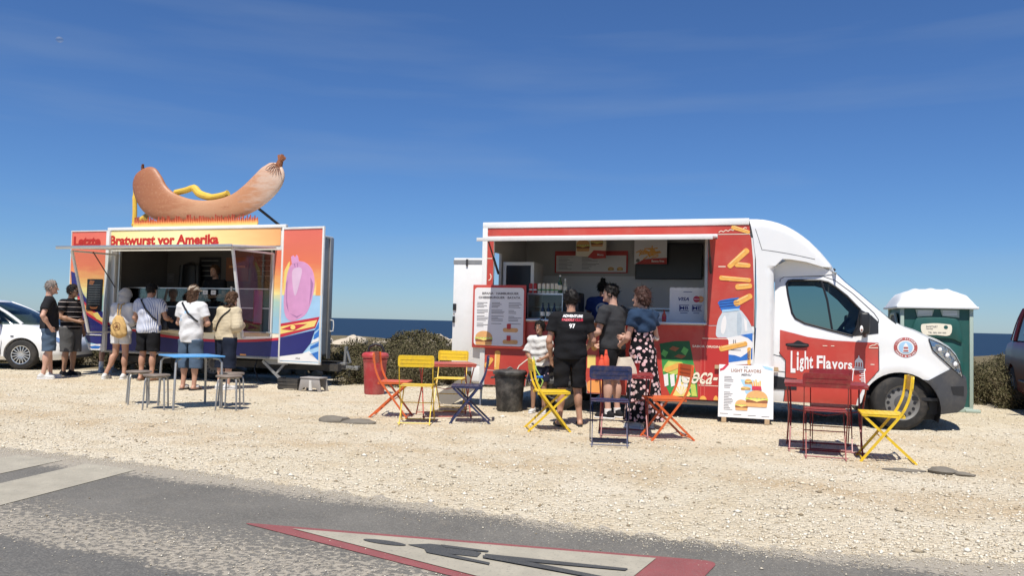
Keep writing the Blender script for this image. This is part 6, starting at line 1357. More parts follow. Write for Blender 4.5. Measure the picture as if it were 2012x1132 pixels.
def table(x, y, deg, m, label, w=.57, d=.57, h=.70):
    t = thing('folding_table', label, 'table', (x, y, 0), R(deg), 'metal folding cafe tables')
    MB().box(-w / 2, w / 2, -d / 2, d / 2, h - .014, h).build('table_top', m, t, bevel=.006); mb = MB()
    [MB().box(-w / 2 + .01, w / 2 - .01, y_, y_ + .012, h - .04, h - .016).build('apron', m, t) for y_ in (-d / 2, d / 2 - .012)]
    for s in (-1, 1):
        MB().tube([(s * (w / 2 - .03), -d / 2 + .03, h - .03), (s * (w / 2 - .05), -.02, .36), (s * (w / 2 - .03), d / 2 - .02, 0)], .0085, 6).build('leg', m, t, True)
        MB().tube([(s * (w / 2 - .055), d / 2 - .03, h - .03), (s * (w / 2 - .07), .02, .36), (s * (w / 2 - .055), -d / 2 + .02, 0)], .0085, 6).build('leg', m, t, True)
    for y_ in (-d / 2 + .03, d / 2 - .03): MB().tube([(-w / 2 + .04, y_, .03), (w / 2 - .04, y_, .03)], .007, 6).build('stretcher', m, t, True)
    MB().tube([(-w / 2 + .05, -.05, .42), (0, -.05, .36), (w / 2 - .05, -.05, .42)], .006, 6).build('stretcher', m, t, True); return t
table(-0.84, 10.62, 14, M['c_coral'], 'coral red folding table between the two yellow chairs', .72, .57)
table(1.30, 9.25, -7, M['c_red'], 'dark red folding table under the paper bag', .62, .60)
table(3.27, 8.48, -19, M['c_red'], 'dark red folding table behind the dark red chair', .80, .60)
t2 = thing('folding_chair_back', 'coral', 'chair') if False else None
chair(3.36, 8.55, 160, 'c_red', 'dark red folding chair pushed under the far side of the table, facing the road')
# paper bag and bottles on the dark red table
t = thing('paper_bag', 'crumpled pale paper bag standing on the dark red table', 'bag', (1.30, 9.22, .70), R(10))
mb = MB(); V = []
for j, z in enumerate((0, .06, .12, .17)):
    for k in range(16):
        a = 2 * math.pi * k / 16; rx, ry = .13 - .02 * j + random.uniform(-.012, .012), .075 - .012 * j + random.uniform(-.01, .01); ex = .6
        V.append((rx * math.copysign(abs(math.cos(a)) ** ex, math.cos(a)), ry * math.copysign(abs(math.sin(a)) ** ex, math.sin(a)), z + (random.uniform(-.015, .015) if j else 0)))
mb.add(V, [(j * 16 + k, j * 16 + (k + 1) % 16, (j + 1) * 16 + (k + 1) % 16, (j + 1) * 16 + k) for j in range(3) for k in range(16)] + [tuple(range(48, 64))]); mb.build('bag_paper', mat('bag_paper', (.58, .50, .38), .8, bump=.6, bscale=20), t, True)
for i, (dx, hh) in enumerate(((-.22, .26), (-.27, .20))):
    t = thing('sauce_bottle', ('taller' if i == 0 else 'shorter') + ' orange-red sauce bottle on the dark red table left of the paper bag', 'bottle', (1.30 + dx, 9.22 - .02 * i, .70)); MB().lathe([(.035, 0), (.04, .01), (.038, hh * .6), (.02, hh * .78), (.012, hh)], 16).build('bottle_body', mat('sauce_orange', (.72, .10, .04), .35), t, True); MB().lathe([(.021, hh * .76), (.021, hh * .82)], 12).build('cap', M['red_can'], t)
t = thing('drink_cup', 'red drink cup standing at the right end of the dark red table', 'cup', (1.44, 9.30, .70)); MB().lathe([(.028, 0), (.036, .11), (.038, .112)], 16).build('cup_body', M['red_can'], t, True, ang=50); MB().tube([(0, 0, .10), (.012, 0, .2)], .004, 5).build('straw', M['white_print'], t)
# blue square table and round stools on the left
t = thing('square_table', 'sky blue square table on grey tube legs before the sausage trailer', 'table', (-4.31, 11.05, 0), R(40)); h = .70; a = .335
MB().box(-a, a, -a, a, h - .022, h).build('table_top', M['sky_plastic'], t, bevel=.008)
for sx in (-1, 1):
    for sy in (-1, 1): MB().tube([(sx * (a - .12), sy * (a - .12), h - .035), (sx * (a - .06), sy * (a - .06), h - .045), (sx * (a - .035), sy * (a - .035), h - .09), (sx * (a - .02), sy * (a - .02), 0)], .016, 8).build('leg', M['galv'], t, True)
MB().box(-.012, .012, -a + .05, a - .05, h - .04, h - .024).build('apron', M['galv'], t)
def stool(x, y, deg, label):
    t = thing('round_stool', label, 'stool', (x, y, 0), R(deg), 'round stools by the blue table')
    MB().lathe([(.0001, .425), (.15, .425), (.165, .432), (.17, .445), (.16, .455), (.0001, .458)], 26).build('seat', mat('stool_seat_%d' % int(abs(x * 10)), (.20, .16, .13), .5, var=.3, scale=10), t, True, ang=40)
    for k in range(4):
        c, s = math.cos(R(45 + 90 * k)), math.sin(R(45 + 90 * k)); MB().tube([(.03 * c, .03 * s, .415), (.13 * c, .13 * s, .415), (.155 * c, .155 * s, .395), (.165 * c, .165 * s, .36), (.185 * c, .185 * s, 0)], .011, 8).build('leg', M['galv'], t, True)
    return t
stool(-4.62, 10.70, 12, 'round brown stool left of the blue table, the nearest to the road'); stool(-5.12, 11.28, 30, 'round stool left of the blue table, behind the nearest one')
stool(-3.72, 10.83, 8, 'round stool right of the blue table, the nearer of that pair'); stool(-3.86, 11.35, 40, 'round stool right of the blue table, the farther of that pair')
# ---------------------------------------------------------------- people: one continuous body surface each, clothes as children
class Field:
    def __init__(s, lo, hi, h):
        s.lo = np.array(lo, float); s.h = h; s.n = np.ceil((np.array(hi) - s.lo) / h).astype(int) + 1
        s.F = np.full(s.n, 0.6, np.float32); s.ax = [s.lo[i] + h * np.arange(s.n[i]) for i in range(3)]
    def _sub(s, lo, hi):
        a = np.clip(np.floor((np.array(lo) - s.lo) / s.h).astype(int), 0, s.n); b = np.clip(np.ceil((np.array(hi) - s.lo) / s.h).astype(int) + 1, 0, s.n)
        sl = tuple(slice(a[i], max(a[i], b[i])) for i in range(3)); return sl, s.ax[0][sl[0]][:, None, None], s.ax[1][sl[1]][None, :, None], s.ax[2][sl[2]][None, None, :]
    def _put(s, sl, d, k):
        A = s.F[sl]
        if k > 0:
            h = np.clip(.5 + .5 * (A - d) / k, 0, 1); s.F[sl] = A * (1 - h) + d * h - k * h * (1 - h)
        else: s.F[sl] = np.minimum(A, d)
    def cap(s, a, b, ra, rb, k=.02, flat=False, sy=1.0):
        a = np.array(a, float); b = np.array(b, float); m = max(ra, rb) * max(1, 1 / sy) + k + .03
        sl, X, Y, Z = s._sub(np.minimum(a, b) - m, np.maximum(a, b) + m)
        d = b - a; L = np.linalg.norm(d) + 1e-9; u = d / L
        px, py, pz = X - a[0], Y - a[1], Z - a[2]; t = px * u[0] + py * u[1] + pz * u[2]; tc = np.clip(t, 0, L)
        qx, qy, qz = px - u[0] * tc, (py - u[1] * tc) / sy, pz - u[2] * tc
        q = np.sqrt(qx * qx + qy * qy + qz * qz) - (ra + (rb - ra) * tc / L)
        if flat: q = np.maximum(q, np.maximum(-t, t - L))
        s._put(sl, q, k)
    def ell(s, c, r, k=.03, rot=None):
        c = np.array(c, float); r = np.array(r, float); m = r.max() + k + .02
        sl, X, Y, Z = s._sub(c - m, c + m); x, y, z = X - c[0], Y - c[1], Z - c[2]
        if rot is not None:
            ct, st = math.cos(-rot), math.sin(-rot); x, y = x * ct - y * st, x * st + y * ct
        k0 = np.sqrt((x / r[0]) ** 2 + (y / r[1]) ** 2 + (z / r[2]) ** 2); k1 = np.sqrt((x / r[0] ** 2) ** 2 + (y / r[1] ** 2) ** 2 + (z / r[2] ** 2) ** 2) + 1e-9
        s._put(sl, k0 * (k0 - 1) / k1, k)
    def cut(s, p, nrm):
        """remove the side the normal points to"""
        nrm = np.array(nrm, float); nrm /= np.linalg.norm(nrm)
        d = (s.ax[0] - p[0])[:, None, None] * nrm[0] + (s.ax[1] - p[1])[None, :, None] * nrm[1] + (s.ax[2] - p[2])[None, None, :] * nrm[2]
        s.F = np.maximum(s.F, d.astype(np.float32))
    def mesh(s):
        F = s.F; S = F < 0
        c = [S[i:S.shape[0] - 1 + i, j:S.shape[1] - 1 + j, k:S.shape[2] - 1 + k] for i in (0, 1) for j in (0, 1) for k in (0, 1)]
        al = c[0].copy(); an = c[0].copy()
        for q in c[1:]: al &= q; an |= q
        I, J, K = np.nonzero(an & ~al); idx = np.full(an.shape, -1, np.int64); idx[I, J, K] = np.arange(len(I))
        off = [(i, j, k) for i in (0, 1) for j in (0, 1) for k in (0, 1)]; f = np.stack([F[I + a, J + b, K + d] for a, b, d in off], 1)
        P = np.zeros((len(I), 3)); cnt = np.zeros(len(I))
        for a in range(8):
            for b in range(a + 1, 8):
                if sum(abs(off[a][q] - off[b][q]) for q in range(3)) != 1: continue
                x = (f[:, a] < 0) != (f[:, b] < 0); t = f[x, a] / (f[x, a] - f[x, b]); pa, pb = np.array(off[a], float), np.array(off[b], float)
                P[x] += pa + t[:, None] * (pb - pa); cnt[x] += 1
        V = (P / cnt[:, None] + np.stack([I, J, K], 1)) * s.h + s.lo; Q = []
        for ax in range(3):
            o1, o2 = [(1, 2), (2, 0), (0, 1)][ax]; e = np.zeros(3, int); e[ax] = 1
            A = S[:-1 if ax == 0 else None, :-1 if ax == 1 else None, :-1 if ax == 2 else None]; B = S[1 if ax == 0 else 0:, 1 if ax == 1 else 0:, 1 if ax == 2 else 0:]
            x = A != B; g = np.stack(np.nonzero(x), 1); g = g[(g[:, o1] > 0) & (g[:, o2] > 0) & (g[:, o1] < S.shape[o1] - 1) & (g[:, o2] < S.shape[o2] - 1)]
            d1 = np.zeros(3, int); d1[o1] = 1; d2 = np.zeros(3, int); d2[o2] = 1
            q = np.stack([idx[tuple((g - d1 - d2).T)], idx[tuple((g - d2).T)], idx[tuple(g.T)], idx[tuple((g - d1).T)]], 1)
            inside = S[tuple(g.T)]; q[~inside] = q[~inside][:, ::-1]; Q.append(q)
        Q = np.concatenate(Q); return V, Q[(Q >= 0).all(1)]

def person(label, loc, deg, H, skin, hair=None, w=1.0, J=None, lean=(0, 0), shirt=None, shorts=None, shoes=None, look=0.0, group=None, cap=None, hood=None, sex='m', face=True):
    s = H / 1.75; root = thing('person', label, 'person', loc, R(deg), group)
    j = dict(pel=(0, 0, .94), belly=(0, .012, 1.10), chest=(0, 0, 1.27), neck=(0, .0, 1.47), head=(0, .03, 1.635),
             shL=(-.175 * w, -.005, 1.405), elL=(-.235 * w, -.03, 1.12), wrL=(-.235 * w, .05, .88), shR=(.175 * w, -.005, 1.405), elR=(.235 * w, -.03, 1.12), wrR=(.235 * w, .05, .88),
             hipL=(-.088, 0, .90), knL=(-.10, .015, .49), anL=(-.105, -.02, .085), hipR=(.088, 0, .90), knR=(.10, .015, .49), anR=(.105, -.02, .085), toeL=(-.02, .15), toeR=(.02, .15))
    if J: j.update(J)
    for k, v in list(j.items()):
        if k in ('toeL', 'toeR'): continue
        v = np.array(v, float)
        if v[2] > .93 and not (J and k in J and k[:2] in ('el', 'wr')): v = v + np.array([lean[0], lean[1], 0]) * (v[2] - .93)
        elif v[2] <= .93 and k[:2] in ('el', 'wr') and not (J and k in J): v = v + np.array([lean[0], lean[1], 0]) * .3
        j[k] = v * s
    hd = j['head']; rl = R(look); cl, sl_ = math.cos(rl), math.sin(rl)
    def hp(x, y, z): x, y, z = x * s, y * s, z * s; return np.array([hd[0] + x * cl - y * sl_, hd[1] + x * sl_ + y * cl, hd[2] + z])
    fem = sex == 'f'; sc_ = .90 if fem else 1.0
    f = Field((-.62 * s, -.55 * s, -.02), (.62 * s, .60 * s, 1.85 * s), .0095)
    T = [(j['pel'], (.155 * w, .112 * w, .12)), (j['belly'], (.138 * w, .105 * w, .15)), (j['chest'], (.160 * w * sc_, .108 * (1 + (w - 1) * .5), .17))]
    for c, r in T: f.ell(c, np.array(r) * s, .06 * s)
    f.cap(j['shL'], j['shR'], .058 * s, .058 * s, .06 * s); f.cap(j['neck'] - [0, .01 * s, .05 * s], j['head'] - [0, .03 * s, .05 * s], .058 * s * sc_, .052 * s * sc_, .04 * s)
    f.ell(hp(0, 0, .018), np.array((.076, .094, .100)) * s, .02 * s, rl); f.ell(hp(0, .028, -.058), np.array((.056, .062, .062)) * s, .03 * s, rl)
    f.cap(hp(0, .086, .005), hp(0, .112, -.030), .009 * s, .014 * s, .012 * s)
    f.ell(hp(0, .088, -.095), np.array((.024, .018, .018)) * s, .02 * s, rl)
    for q in (-1, 1): f.ell(hp(q * .077, -.005, -.008), np.array((.010, .024, .034)) * s, .008 * s, rl)
    for q in 'LR':
        f.cap(j['hip' + q], j['kn' + q], .088 * s * (1 + (w - 1) * .6), .054 * s, .03 * s); f.cap(j['kn' + q], j['an' + q], .050 * s, .036 * s, .02 * s)
        ca = j['kn' + q] * .70 + j['an' + q] * .30 - np.array([0, .022, 0]) * s; f.ell(ca, np.array((.050, .056, .115)) * s, .03 * s)
        t = j['toe' + q]; a = j['an' + q]; f.cap(a - [0, .03 * s, .045 * s], [a[0] + t[0] * s, a[1] + t[1] * s, .03 * s], .034 * s, .028 * s, .03 * s)
        sh, el, wr = j['sh' + q], j['el' + q], j['wr' + q]
        f.cap(sh, el, .050 * s * (.88 if fem else 1), .039 * s * (.9 if fem else 1), .03 * s); f.cap(el, wr, .041 * s * (.9 if fem else 1), .026 * s, .015 * s); f.ell(el * .68 + wr * .32, np.array([.041, .041, .05]) * s * (.9 if fem else 1), .03 * s)
        d = (wr - el) / np.linalg.norm(wr - el); fwd = np.array([0, 1., 0]); sd = np.cross(d, [1., 0, 0] if abs(d[0]) < .8 else [0, 0, 1.]); sd /= np.linalg.norm(sd); nm = np.cross(sd, d)
        side = 1 if q == 'L' else -1
        if nm[0] * side < 0: nm = -nm
        f.cap(wr, wr + d * .075 * s, .026 * s, .030 * s, .015 * s)
        for i, L in enumerate((.058, .068, .064, .050)):
            b0 = wr + d * .085 * s + sd * (i - 1.5) * .019 * s; b1 = b0 + (d * .9 + nm * .25) * L * .55 * s; b2 = b1 + (d * .65 + nm * .75) * L * .55 * s
            f.cap(b0, b1, .0100 * s, .0092 * s, .004); f.cap(b1, b2, .0092 * s, .008 * s, .002)
        fs = sd if sd[1] > 0 else -sd; t0 = wr + d * .025 * s + fs * .026 * s; t1 = t0 + (d * .7 + fs * .6 + nm * .2) * .036 * s; t2 = t1 + (d * .9 + nm * .35) * .030 * s
        f.cap(t0, t1, .0115 * s, .0105 * s, .008); f.cap(t1, t2, .0105 * s, .009 * s, .002)
    V, Q = f.mesh(); nmesh('body', V, Q, skin, root)
    lo, hi = (-.62 * s, -.55 * s, -.01), (.62 * s, .60 * s, 1.9 * s)
    out = {'root': root, 'j': j, 's': s}
    def cloth(name, fld, m, amp=.004, fq=22):
        V, Q = fld.mesh(); V = V.copy(); ph = rng.uniform(0, 6, 3)
        n = sum(np.sin(V @ (rng.normal(0, 1, 3) * np.array([15, 12, 24]) * fq / 22) + rng.uniform(0, 6)) for _ in range(6)) * .75
        c = V.mean(0); d = V - c; d[:, 2] *= .15; d /= np.linalg.norm(d, axis=1)[:, None] + 1e-6
        return nmesh(name, V + d * (n * amp)[:, None], Q, m, root)
    if shirt:
        g = Field(lo, hi, .011); ea = shirt.get('loose', .018); hem = shirt.get('hem', .86); sv = shirt.get('sleeve', .62)
        for i, (c, r) in enumerate(T): g.ell(c, (np.array(r) + np.array([ea, ea, .02]) * (1 if i else 1.25)) * s, .07 * s)
        cz = j['chest']; g.cap(np.array([j['pel'][0], j['pel'][1] + .004, hem * s]), cz, (.152 * w + ea) * s, (.146 * w * sc_ + ea) * s, .05 * s, True, .72)
        g.cap(j['shL'], j['shR'], (.058 + ea * .8) * s, (.058 + ea * .8) * s, .05 * s)
        g.cap(j['neck'] - [0, .01 * s, .07 * s], j['neck'] + [0, -.004 * s, shirt.get('collar', .005) * s], .07 * s, .066 * s, .03 * s, True)
        for q in 'LR':
            sh, el, wr = j['sh' + q], j['el' + q], j['wr' + q]; r0, r1 = (.056 + ea) * s, (.048 + ea * 1.25) * s
            if sv <= 1: g.cap(sh, sh + (el - sh) * sv, r0, r1, .03 * s, True)
            else: g.cap(sh, el, r0, r1, .03 * s); g.cap(el, el + (wr - el) * (sv - 1), r1, (.036 + ea) * s, .03 * s, True)
        g.cut((0, 0, hem * s), (0, 0, -1))
        if 'top' in shirt: g.cut((0, 0, shirt['top'] * s), (0, 0, 1))
        out['shirt'] = cloth(shirt.get('name', 'shirt'), g, shirt['mat'], shirt.get('amp', .0035), shirt.get('fq', 22))
    if shorts:
        g = Field(lo, hi, .011); ea = shorts.get('loose', .02); hem = shorts['hem']
        g.ell(j['pel'], (np.array(T[0][1]) + .016) * s, .05 * s)
        for q in 'LR':
            h_, k_, a_ = j['hip' + q], j['kn' + q], j['an' + q]; hz = hem * s
            e = h_ + (k_ - h_) * (h_[2] - hz) / (h_[2] - k_[2]) if hz > k_[2] else k_ + (a_ - k_) * (k_[2] - hz) / (k_[2] - a_[2])
            r1 = shorts.get('r', .082) * s
            if hz < k_[2]: g.cap(h_, k_, (.098 * (1 + (w - 1) * .6) + ea) * s, r1 + ea * s, .025 * s); g.cap(k_, e, r1 + ea * s, r1 + ea * s, .02 * s, True)
            else: g.cap(h_, e, (.096 * (1 + (w - 1) * .6) + ea * .6) * s, r1 + ea * s, .025 * s, True)
        g.cut((0, 0, shorts.get('waist', (shirt or {}).get('hem', .98) + .05) * s), (0, 0, 1)); g.cut((0, 0, hem * s), (0, 0, -1))
        mid = (j['hipL'][0] + j['hipR'][0]) / 2; mk = (j['knL'][0] + j['knR'][0]) / 2; zc = .80 * s; Z = g.ax[2][None, None, :]; t_ = np.clip((zc - Z) / (.31 * s), 0, 1.6); X = g.ax[0][:, None, None] - (mid + (mk - mid) * t_)
        wedge = np.minimum(.004 + .026 * t_ * s - np.abs(X), zc - Z); g.F = np.maximum(g.F, (wedge + 0 * g.ax[1][None, :, None]).astype(np.float32))
        out['shorts'] = cloth(shorts.get('name', 'shorts'), g, shorts['mat'], .004)
    if shoes:
        for q in 'LR':
            a = j['an' + q]; t = j['toe' + q]; toe = np.array([a[0] + t[0] * s, a[1] + t[1] * s, .035 * s]); hl = np.array([a[0] - t[0] * .3 * s, a[1] - .05 * s, .045 * s])
            lo2 = np.minimum(toe, hl) - .12; hi2 = np.maximum(toe, hl) + .12; lo2[2] = -.01; hi2[2] = a[2] + .16 * s
            if shoes.get('kind') == 'sandal':
                b = MB(); d = Vector(toe - hl).normalized(); p = Vector((-d.y, d.x, 0)); P = [Vector(hl) - d * .035 * s + p * k * .034 * s for k in (-1, 1)][::-1] + [Vector(toe) + d * .0 + p * k * .045 * s for k in (-1, 1)] + [Vector(toe) + d * .05 * s + p * .01]
                P = [P[0], P[1], P[2], P[4], P[3]]; n_ = len(P); b.add([(v.x, v.y, .002) for v in P] + [(v.x, v.y, .022) for v in P], [tuple(reversed(range(n_))), tuple(range(n_, 2 * n_))] + [(i, (i + 1) % n_, n_ + (i + 1) % n_, n_ + i) for i in range(n_)])
                o = b.build('sandal', shoes['mat'], root, bevel=.004); m_ = (Vector(toe) * .75 + Vector(hl) * .25); MB().tube([m_ + p * .05 * s - Vector((0, 0, .01)), m_ + Vector((0, 0, .040 * s)), m_ - p * .05 * s - Vector((0, 0, .01))], .012 * s, 6).build('strap', shoes['mat'], o, True); continue
            g = Field(lo2, hi2, .008); g.cap(hl, toe, .040 * s, .036 * s, .02); g.cap(hl + [0, .015 * s, .0], a + [0, .0, .012 * s], .042 * s, .046 * s, .02, True); g.ell(toe - (toe - hl) * .12, np.array((.046, .055, .034)) * s, .02)
            g.cut((0, 0, .022 * s), (0, 0, -1)); V, Q = g.mesh(); o = nmesh('shoe', V, Q, shoes['mat'], root)
            g = Field(lo2, hi2, .008); g.cap(hl * [1, 1, .4], toe * [1, 1, .4], .046 * s, .046 * s, .01); g.cut((0, 0, .024 * s), (0, 0, 1)); g.cut((0, 0, .002), (0, 0, -1)); V, Q = g.mesh(); nmesh('sole', V, Q, shoes.get('sole', M['white_print']), o)
            if 'sock' in shoes: MB().cyl(a - [0, 0, .02 * s], a + (j['kn' + q] - a) * shoes.get('sock_h', .22), .045 * s, .047 * s, 16).build('sock', shoes['sock'], root, True)
    if hair:
        g = Field(hd - .36 * s, hd + .26 * s, .009); k = hair.get('vol', .016)
        g.ell(hp(0, -.008, .030), (np.array((.078, .094, .100)) + k) * s, .01, rl)
        pn = np.array([-sl_ * .86, cl * .86, -.5]); g.cut(hp(0, hair.get('line', .035), 0), pn)
        if hair.get('kind') != 'long': g.cut(hp(0, 0, -.055), (0, 0, -1)) 
        if hair.get('kind') == 'long': g.ell(hp(0, -.055, -.10), np.array((.085, .055, .15)) * s, .03, rl); 
        if hair.get('kind') == 'bob': g.ell(hp(0, -.03, -.02), np.array((.105, .088, .10)) * s, .03, rl); g.cut(hp(0, .03, 0), pn)
        if hair.get('kind') == 'curly': 
            for _ in range(26): g.ell(hp(*(np.array([rng.uniform(-.1, .1), rng.uniform(-.12, .02), rng.uniform(-.14, .12)]))), np.array((.03, .03, .03)) * s, .012)
        if hair.get('kind') == 'bun': g.ell(hp(0, -.03, .155), np.array((.045, .045, .042)) * s, .01)
        V, Q = g.mesh(); n = sum(np.sin(V @ rng.normal(0, 85, 3) + rng.uniform(0, 6)) for _ in range(7)) * .8; d = V - hd; d /= np.linalg.norm(d, axis=1)[:, None]
        V = V + d * (n * .003 * hair.get('rough', 1))[:, None]; ns = 420; pick = rng.integers(0, len(V), ns); b0 = V[pick]; dd = d[pick]
        gd = dd * rng.uniform(.2, .9, (ns, 1)) + np.array([0, -.1, -.75]) + rng.normal(0, .35, (ns, 3)); gd /= np.linalg.norm(gd, axis=1)[:, None]; sdv = np.cross(gd, dd); sdv /= np.linalg.norm(sdv, axis=1)[:, None] + 1e-6; L_ = rng.uniform(.015, .040, (ns, 1)) * (1.4 if hair.get('kind') else 1)
        SV = np.stack([b0 - sdv * .004, b0 + sdv * .004, b0 + gd * L_ + sdv * .001, b0 + gd * L_ - sdv * .001], 1).reshape(-1, 3)
        nmesh('hair', np.concatenate([V, SV]), np.concatenate([Q, len(V) + np.arange(4 * ns).reshape(ns, 4)]), hair['mat'], root)
    if hood:
        g = Field(hd - .36 * s, hd + .26 * s, .010); g.ell(hp(0, -.02, .02), np.array((.118, .132, .142)) * s, .02, rl); g.ell(hp(0, -.05, -.13), np.array((.12, .10, .10)) * s, .05, rl); g.cut(hp(0, .075, 0), (-sl_, cl, 0)); cloth('hood', g, hood, .006, 26)
    if cap:
        g = Field(hd - .3 * s, hd + .28 * s, .008); g.ell(hp(0, -.002, .035), np.array((.096, .113, .105)) * s, .01, rl); g.cut(hp(0, 0, .035), (0, 0, -1)); g.ell(hp(0, .13, .040), np.array((.075, .075, .012)) * s, .01, rl)
        V, Q = g.mesh(); nmesh('cap', V, Q, cap, root)
    if face:
        for q in (-1, 1):
            e = hp(q * .031, .083, .008); MB().ell(e, (.013 * s, .009 * s, .008 * s), 10, 6).build('eye', M['eye'], root, True); e2 = hp(q * .031, .0905, .008); MB().ell(e2, (.006 * s, .004 * s, .006 * s), 8, 6).build('iris', M['ink'], root, True)
            MB().tube([hp(q * .014, .094, .027), hp(q * .032, .093, .032), hp(q * .050, .080, .027)], .004 * s, 5).build('eyebrow', M['ink'] if not hair else hair['mat'], root, True)
        MB().ell(hp(0, .086, -.058), (.024 * s, .009 * s, .007 * s), 10, 6).build('mouth', M['lip'], root, True)
    return out
def bvh_of(o): return BVHTree.FromPolygons([v.co[:] for v in o.data.vertices], [p.vertices[:] for p in o.data.polygons])
def drape(mb, bvh, off=.004, back=True):
    out = []
    for x, y, z in mb.v:
        h = bvh.ray_cast(Vector((x, -1 if back else 1, z)), Vector((0, 1 if back else -1, 0)))
        out.append((x, h[0].y + (-off if back else off), z) if h[0] else (x, y, z))
    mb.v = out; return mb
def back_text(mb, s, x0, z0, w, h, bold=.03, shear=0): return text_mb(mb, s, x0, z0, w, h, -.2, bold, shear)
def strap(p, x0, z0, x1, z1, m, label, r=.015, pouch=None):
    """a bag strap from one shoulder across back and chest to the other hip; a thing of its own, worn"""
    b = bvh_of(p['shirt']); t = thing('shoulder_bag', label, 'bag', p['root'].location, p['root'].rotation_euler.z); s = p['s']; P = []; Qf = []
    for i in range(15):
        k = i / 14; x = (x0 + (x1 - x0) * k) * s; z = (z0 + (z1 - z0) * k) * s; h = b.ray_cast(Vector((x, -1, z)), Vector((0, 1, 0))); h2 = b.ray_cast(Vector((x, 1, z)), Vector((0, -1, 0)))
        if h[0]: P.append(h[0] + Vector((0, -.008, 0)))
        if h2[0]: Qf.append(h2[0] + Vector((0, .008, 0)))
    MB().tube(P, r, 6).build('strap', m, t, True); MB().tube(Qf, r, 6).build('strap', m, t, True)
    if P and Qf: MB().tube([P[0], (P[0] + Qf[0]) / 2 + Vector((0, 0, .02)), Qf[0]], r, 6).build('strap', m, t, True); c = (Qf[-1] + Vector((.03, .05, -.04))); MB().box(c.x - .11, c.x + .08, c.y - .03, c.y + .05, c.z - .14, c.z + .03).build('pouch', m, t, bevel=.02)
    return t
M['h_grey'] = mat('grey_hair', (.22, .19, .17), .8, var=.3, scale=40, spec=.2); M['h_black'] = mat('black_hair', (.010, .008, .007), .6, var=.3, scale=40, spec=.25); M['h_brown'] = mat('brown_hair', (.085, .045, .025), .7, var=.35, scale=30, spec=.25); M['h_auburn'] = mat('auburn_hair', (.055, .025, .018), .6, var=.35, scale=30, spec=.25)
black_t = fabric('black_cotton', (.014, .014, .016)); char_t = fabric('charcoal_cotton', (.022, .022, .025)); grey_t = fabric('grey_cotton', (.045, .046, .050)); white_t = fabric('white_cotton', (.74, .73, .72)); denim = fabric('denim', (.085, .125, .18)); greyshort = fabric('grey_twill', (.10, .10, .10)); navy = fabric('navy_cotton', (.018, .024, .042))
hstripe = fabric('striped_polo', (.010, .010, .012), 'stripes', (.52, .45, .42), 10.5, .10, 'Z'); vstripe = fabric('striped_shirt', (.72, .73, .76), 'stripes', (.12, .17, .36), 36, .36, 'X'); knit = fabric('cream_knit', (.62, .53, .37), 'stripes', (.34, .27, .17), 42, .28, 'Z', 1.0)
shoe_w = fabric('white_trainers', (.66, .65, .62)); shoe_b = fabric('black_trainers', (.02, .02, .022)); sandal_m = mat('brown_sandals', (.20, .13, .08), .7); slide_m = mat('black_slides', (.015, .015, .016), .6)

person('man with grey hair in black t-shirt and denim shorts beside the white car', (-8.52, 15.05, 0), -62, 1.80, M['skin2'], dict(mat=M['h_grey'], vol=.010), 1.10, dict(elR=(.30, -.10, 1.13), wrR=(.215, .02, .93), elL=(-.28, -.06, 1.13), wrL=(-.2, .06, .95), anL=(-.12, .05, .085), anR=(.11, -.06, .085)), (0, -.03),
       dict(mat=char_t, hem=.89, loose=.022), dict(mat=denim, hem=.50, loose=.028), dict(mat=shoe_w), look=-8)
p = person('man in a black striped polo and grey shorts standing next to the grey-haired man', (-8.62, 15.97, 0), -104, 1.76, M['skin3'], dict(mat=M['h_black'], vol=.014), 1.18, dict(elR=(.27, .0, 1.13), wrR=(.12, .24, 1.06)), (0, -.02),
       dict(mat=hstripe, hem=.90, loose=.024, collar=.03), dict(mat=greyshort, hem=.46, loose=.035), dict(mat=shoe_b, sole=M['black']), look=18)
sg_ = thing('sunglasses', 'dark sunglasses on the man in the striped polo', 'sunglasses', p['root'].location, R(-104)); hd_ = p['j']['head']; a_ = R(18)
def hq(x, y, z): return Vector((hd_[0] + x * math.cos(a_) - y * math.sin(a_), hd_[1] + x * math.sin(a_) + y * math.cos(a_), hd_[2] + z))
for q in (-1, 1): MB().ell(hq(q * .034, .100, .008), (.026, .012, .019), 10, 6).build('lens', M['black'], sg_, True); MB().tube([hq(q * .055, .092, .012), hq(q * .084, .03, .012), hq(q * .084, -.02, .008)], .004, 5).build('temple', M['black'], sg_, True)
person('person mostly hidden behind the left painted door, bare legs and white trainers showing', (-8.40, 17.02, 0), 10, 1.74, M['skin2'], dict(mat=M['h_black']), 1.0, None, (0, .03), dict(mat=black_t, hem=.86), dict(mat=black_t, hem=.58), dict(mat=shoe_w, sock=M['white_print'], sock_h=.35))
hg = person('woman in white with a pale hood, tan drawstring bag on her back', (-7.33, 15.35, 0), -12, 1.68, M['skin'], dict(mat=M['h_brown']), .95, dict(elL=(-.20, .04, 1.13), wrL=(-.12, .22, 1.12), elR=(.20, .04, 1.13), wrR=(.12, .22, 1.12), knL=(-.13, .03, .49), anL=(-.24, -.10, .085), anR=(.10, .0, .085)), (.03, .05),
       dict(mat=white_t, hem=.86, loose=.035, sleeve=1.55), dict(mat=white_t, hem=.69, loose=.03), dict(mat=shoe_w), sex='f', hood=fabric('pale_hood', (.46, .45, .44)), face=False)
M['canvas'] = mat('tan_canvas', (.50, .32, .12), .9, var=.15, bump=.6, bscale=25)
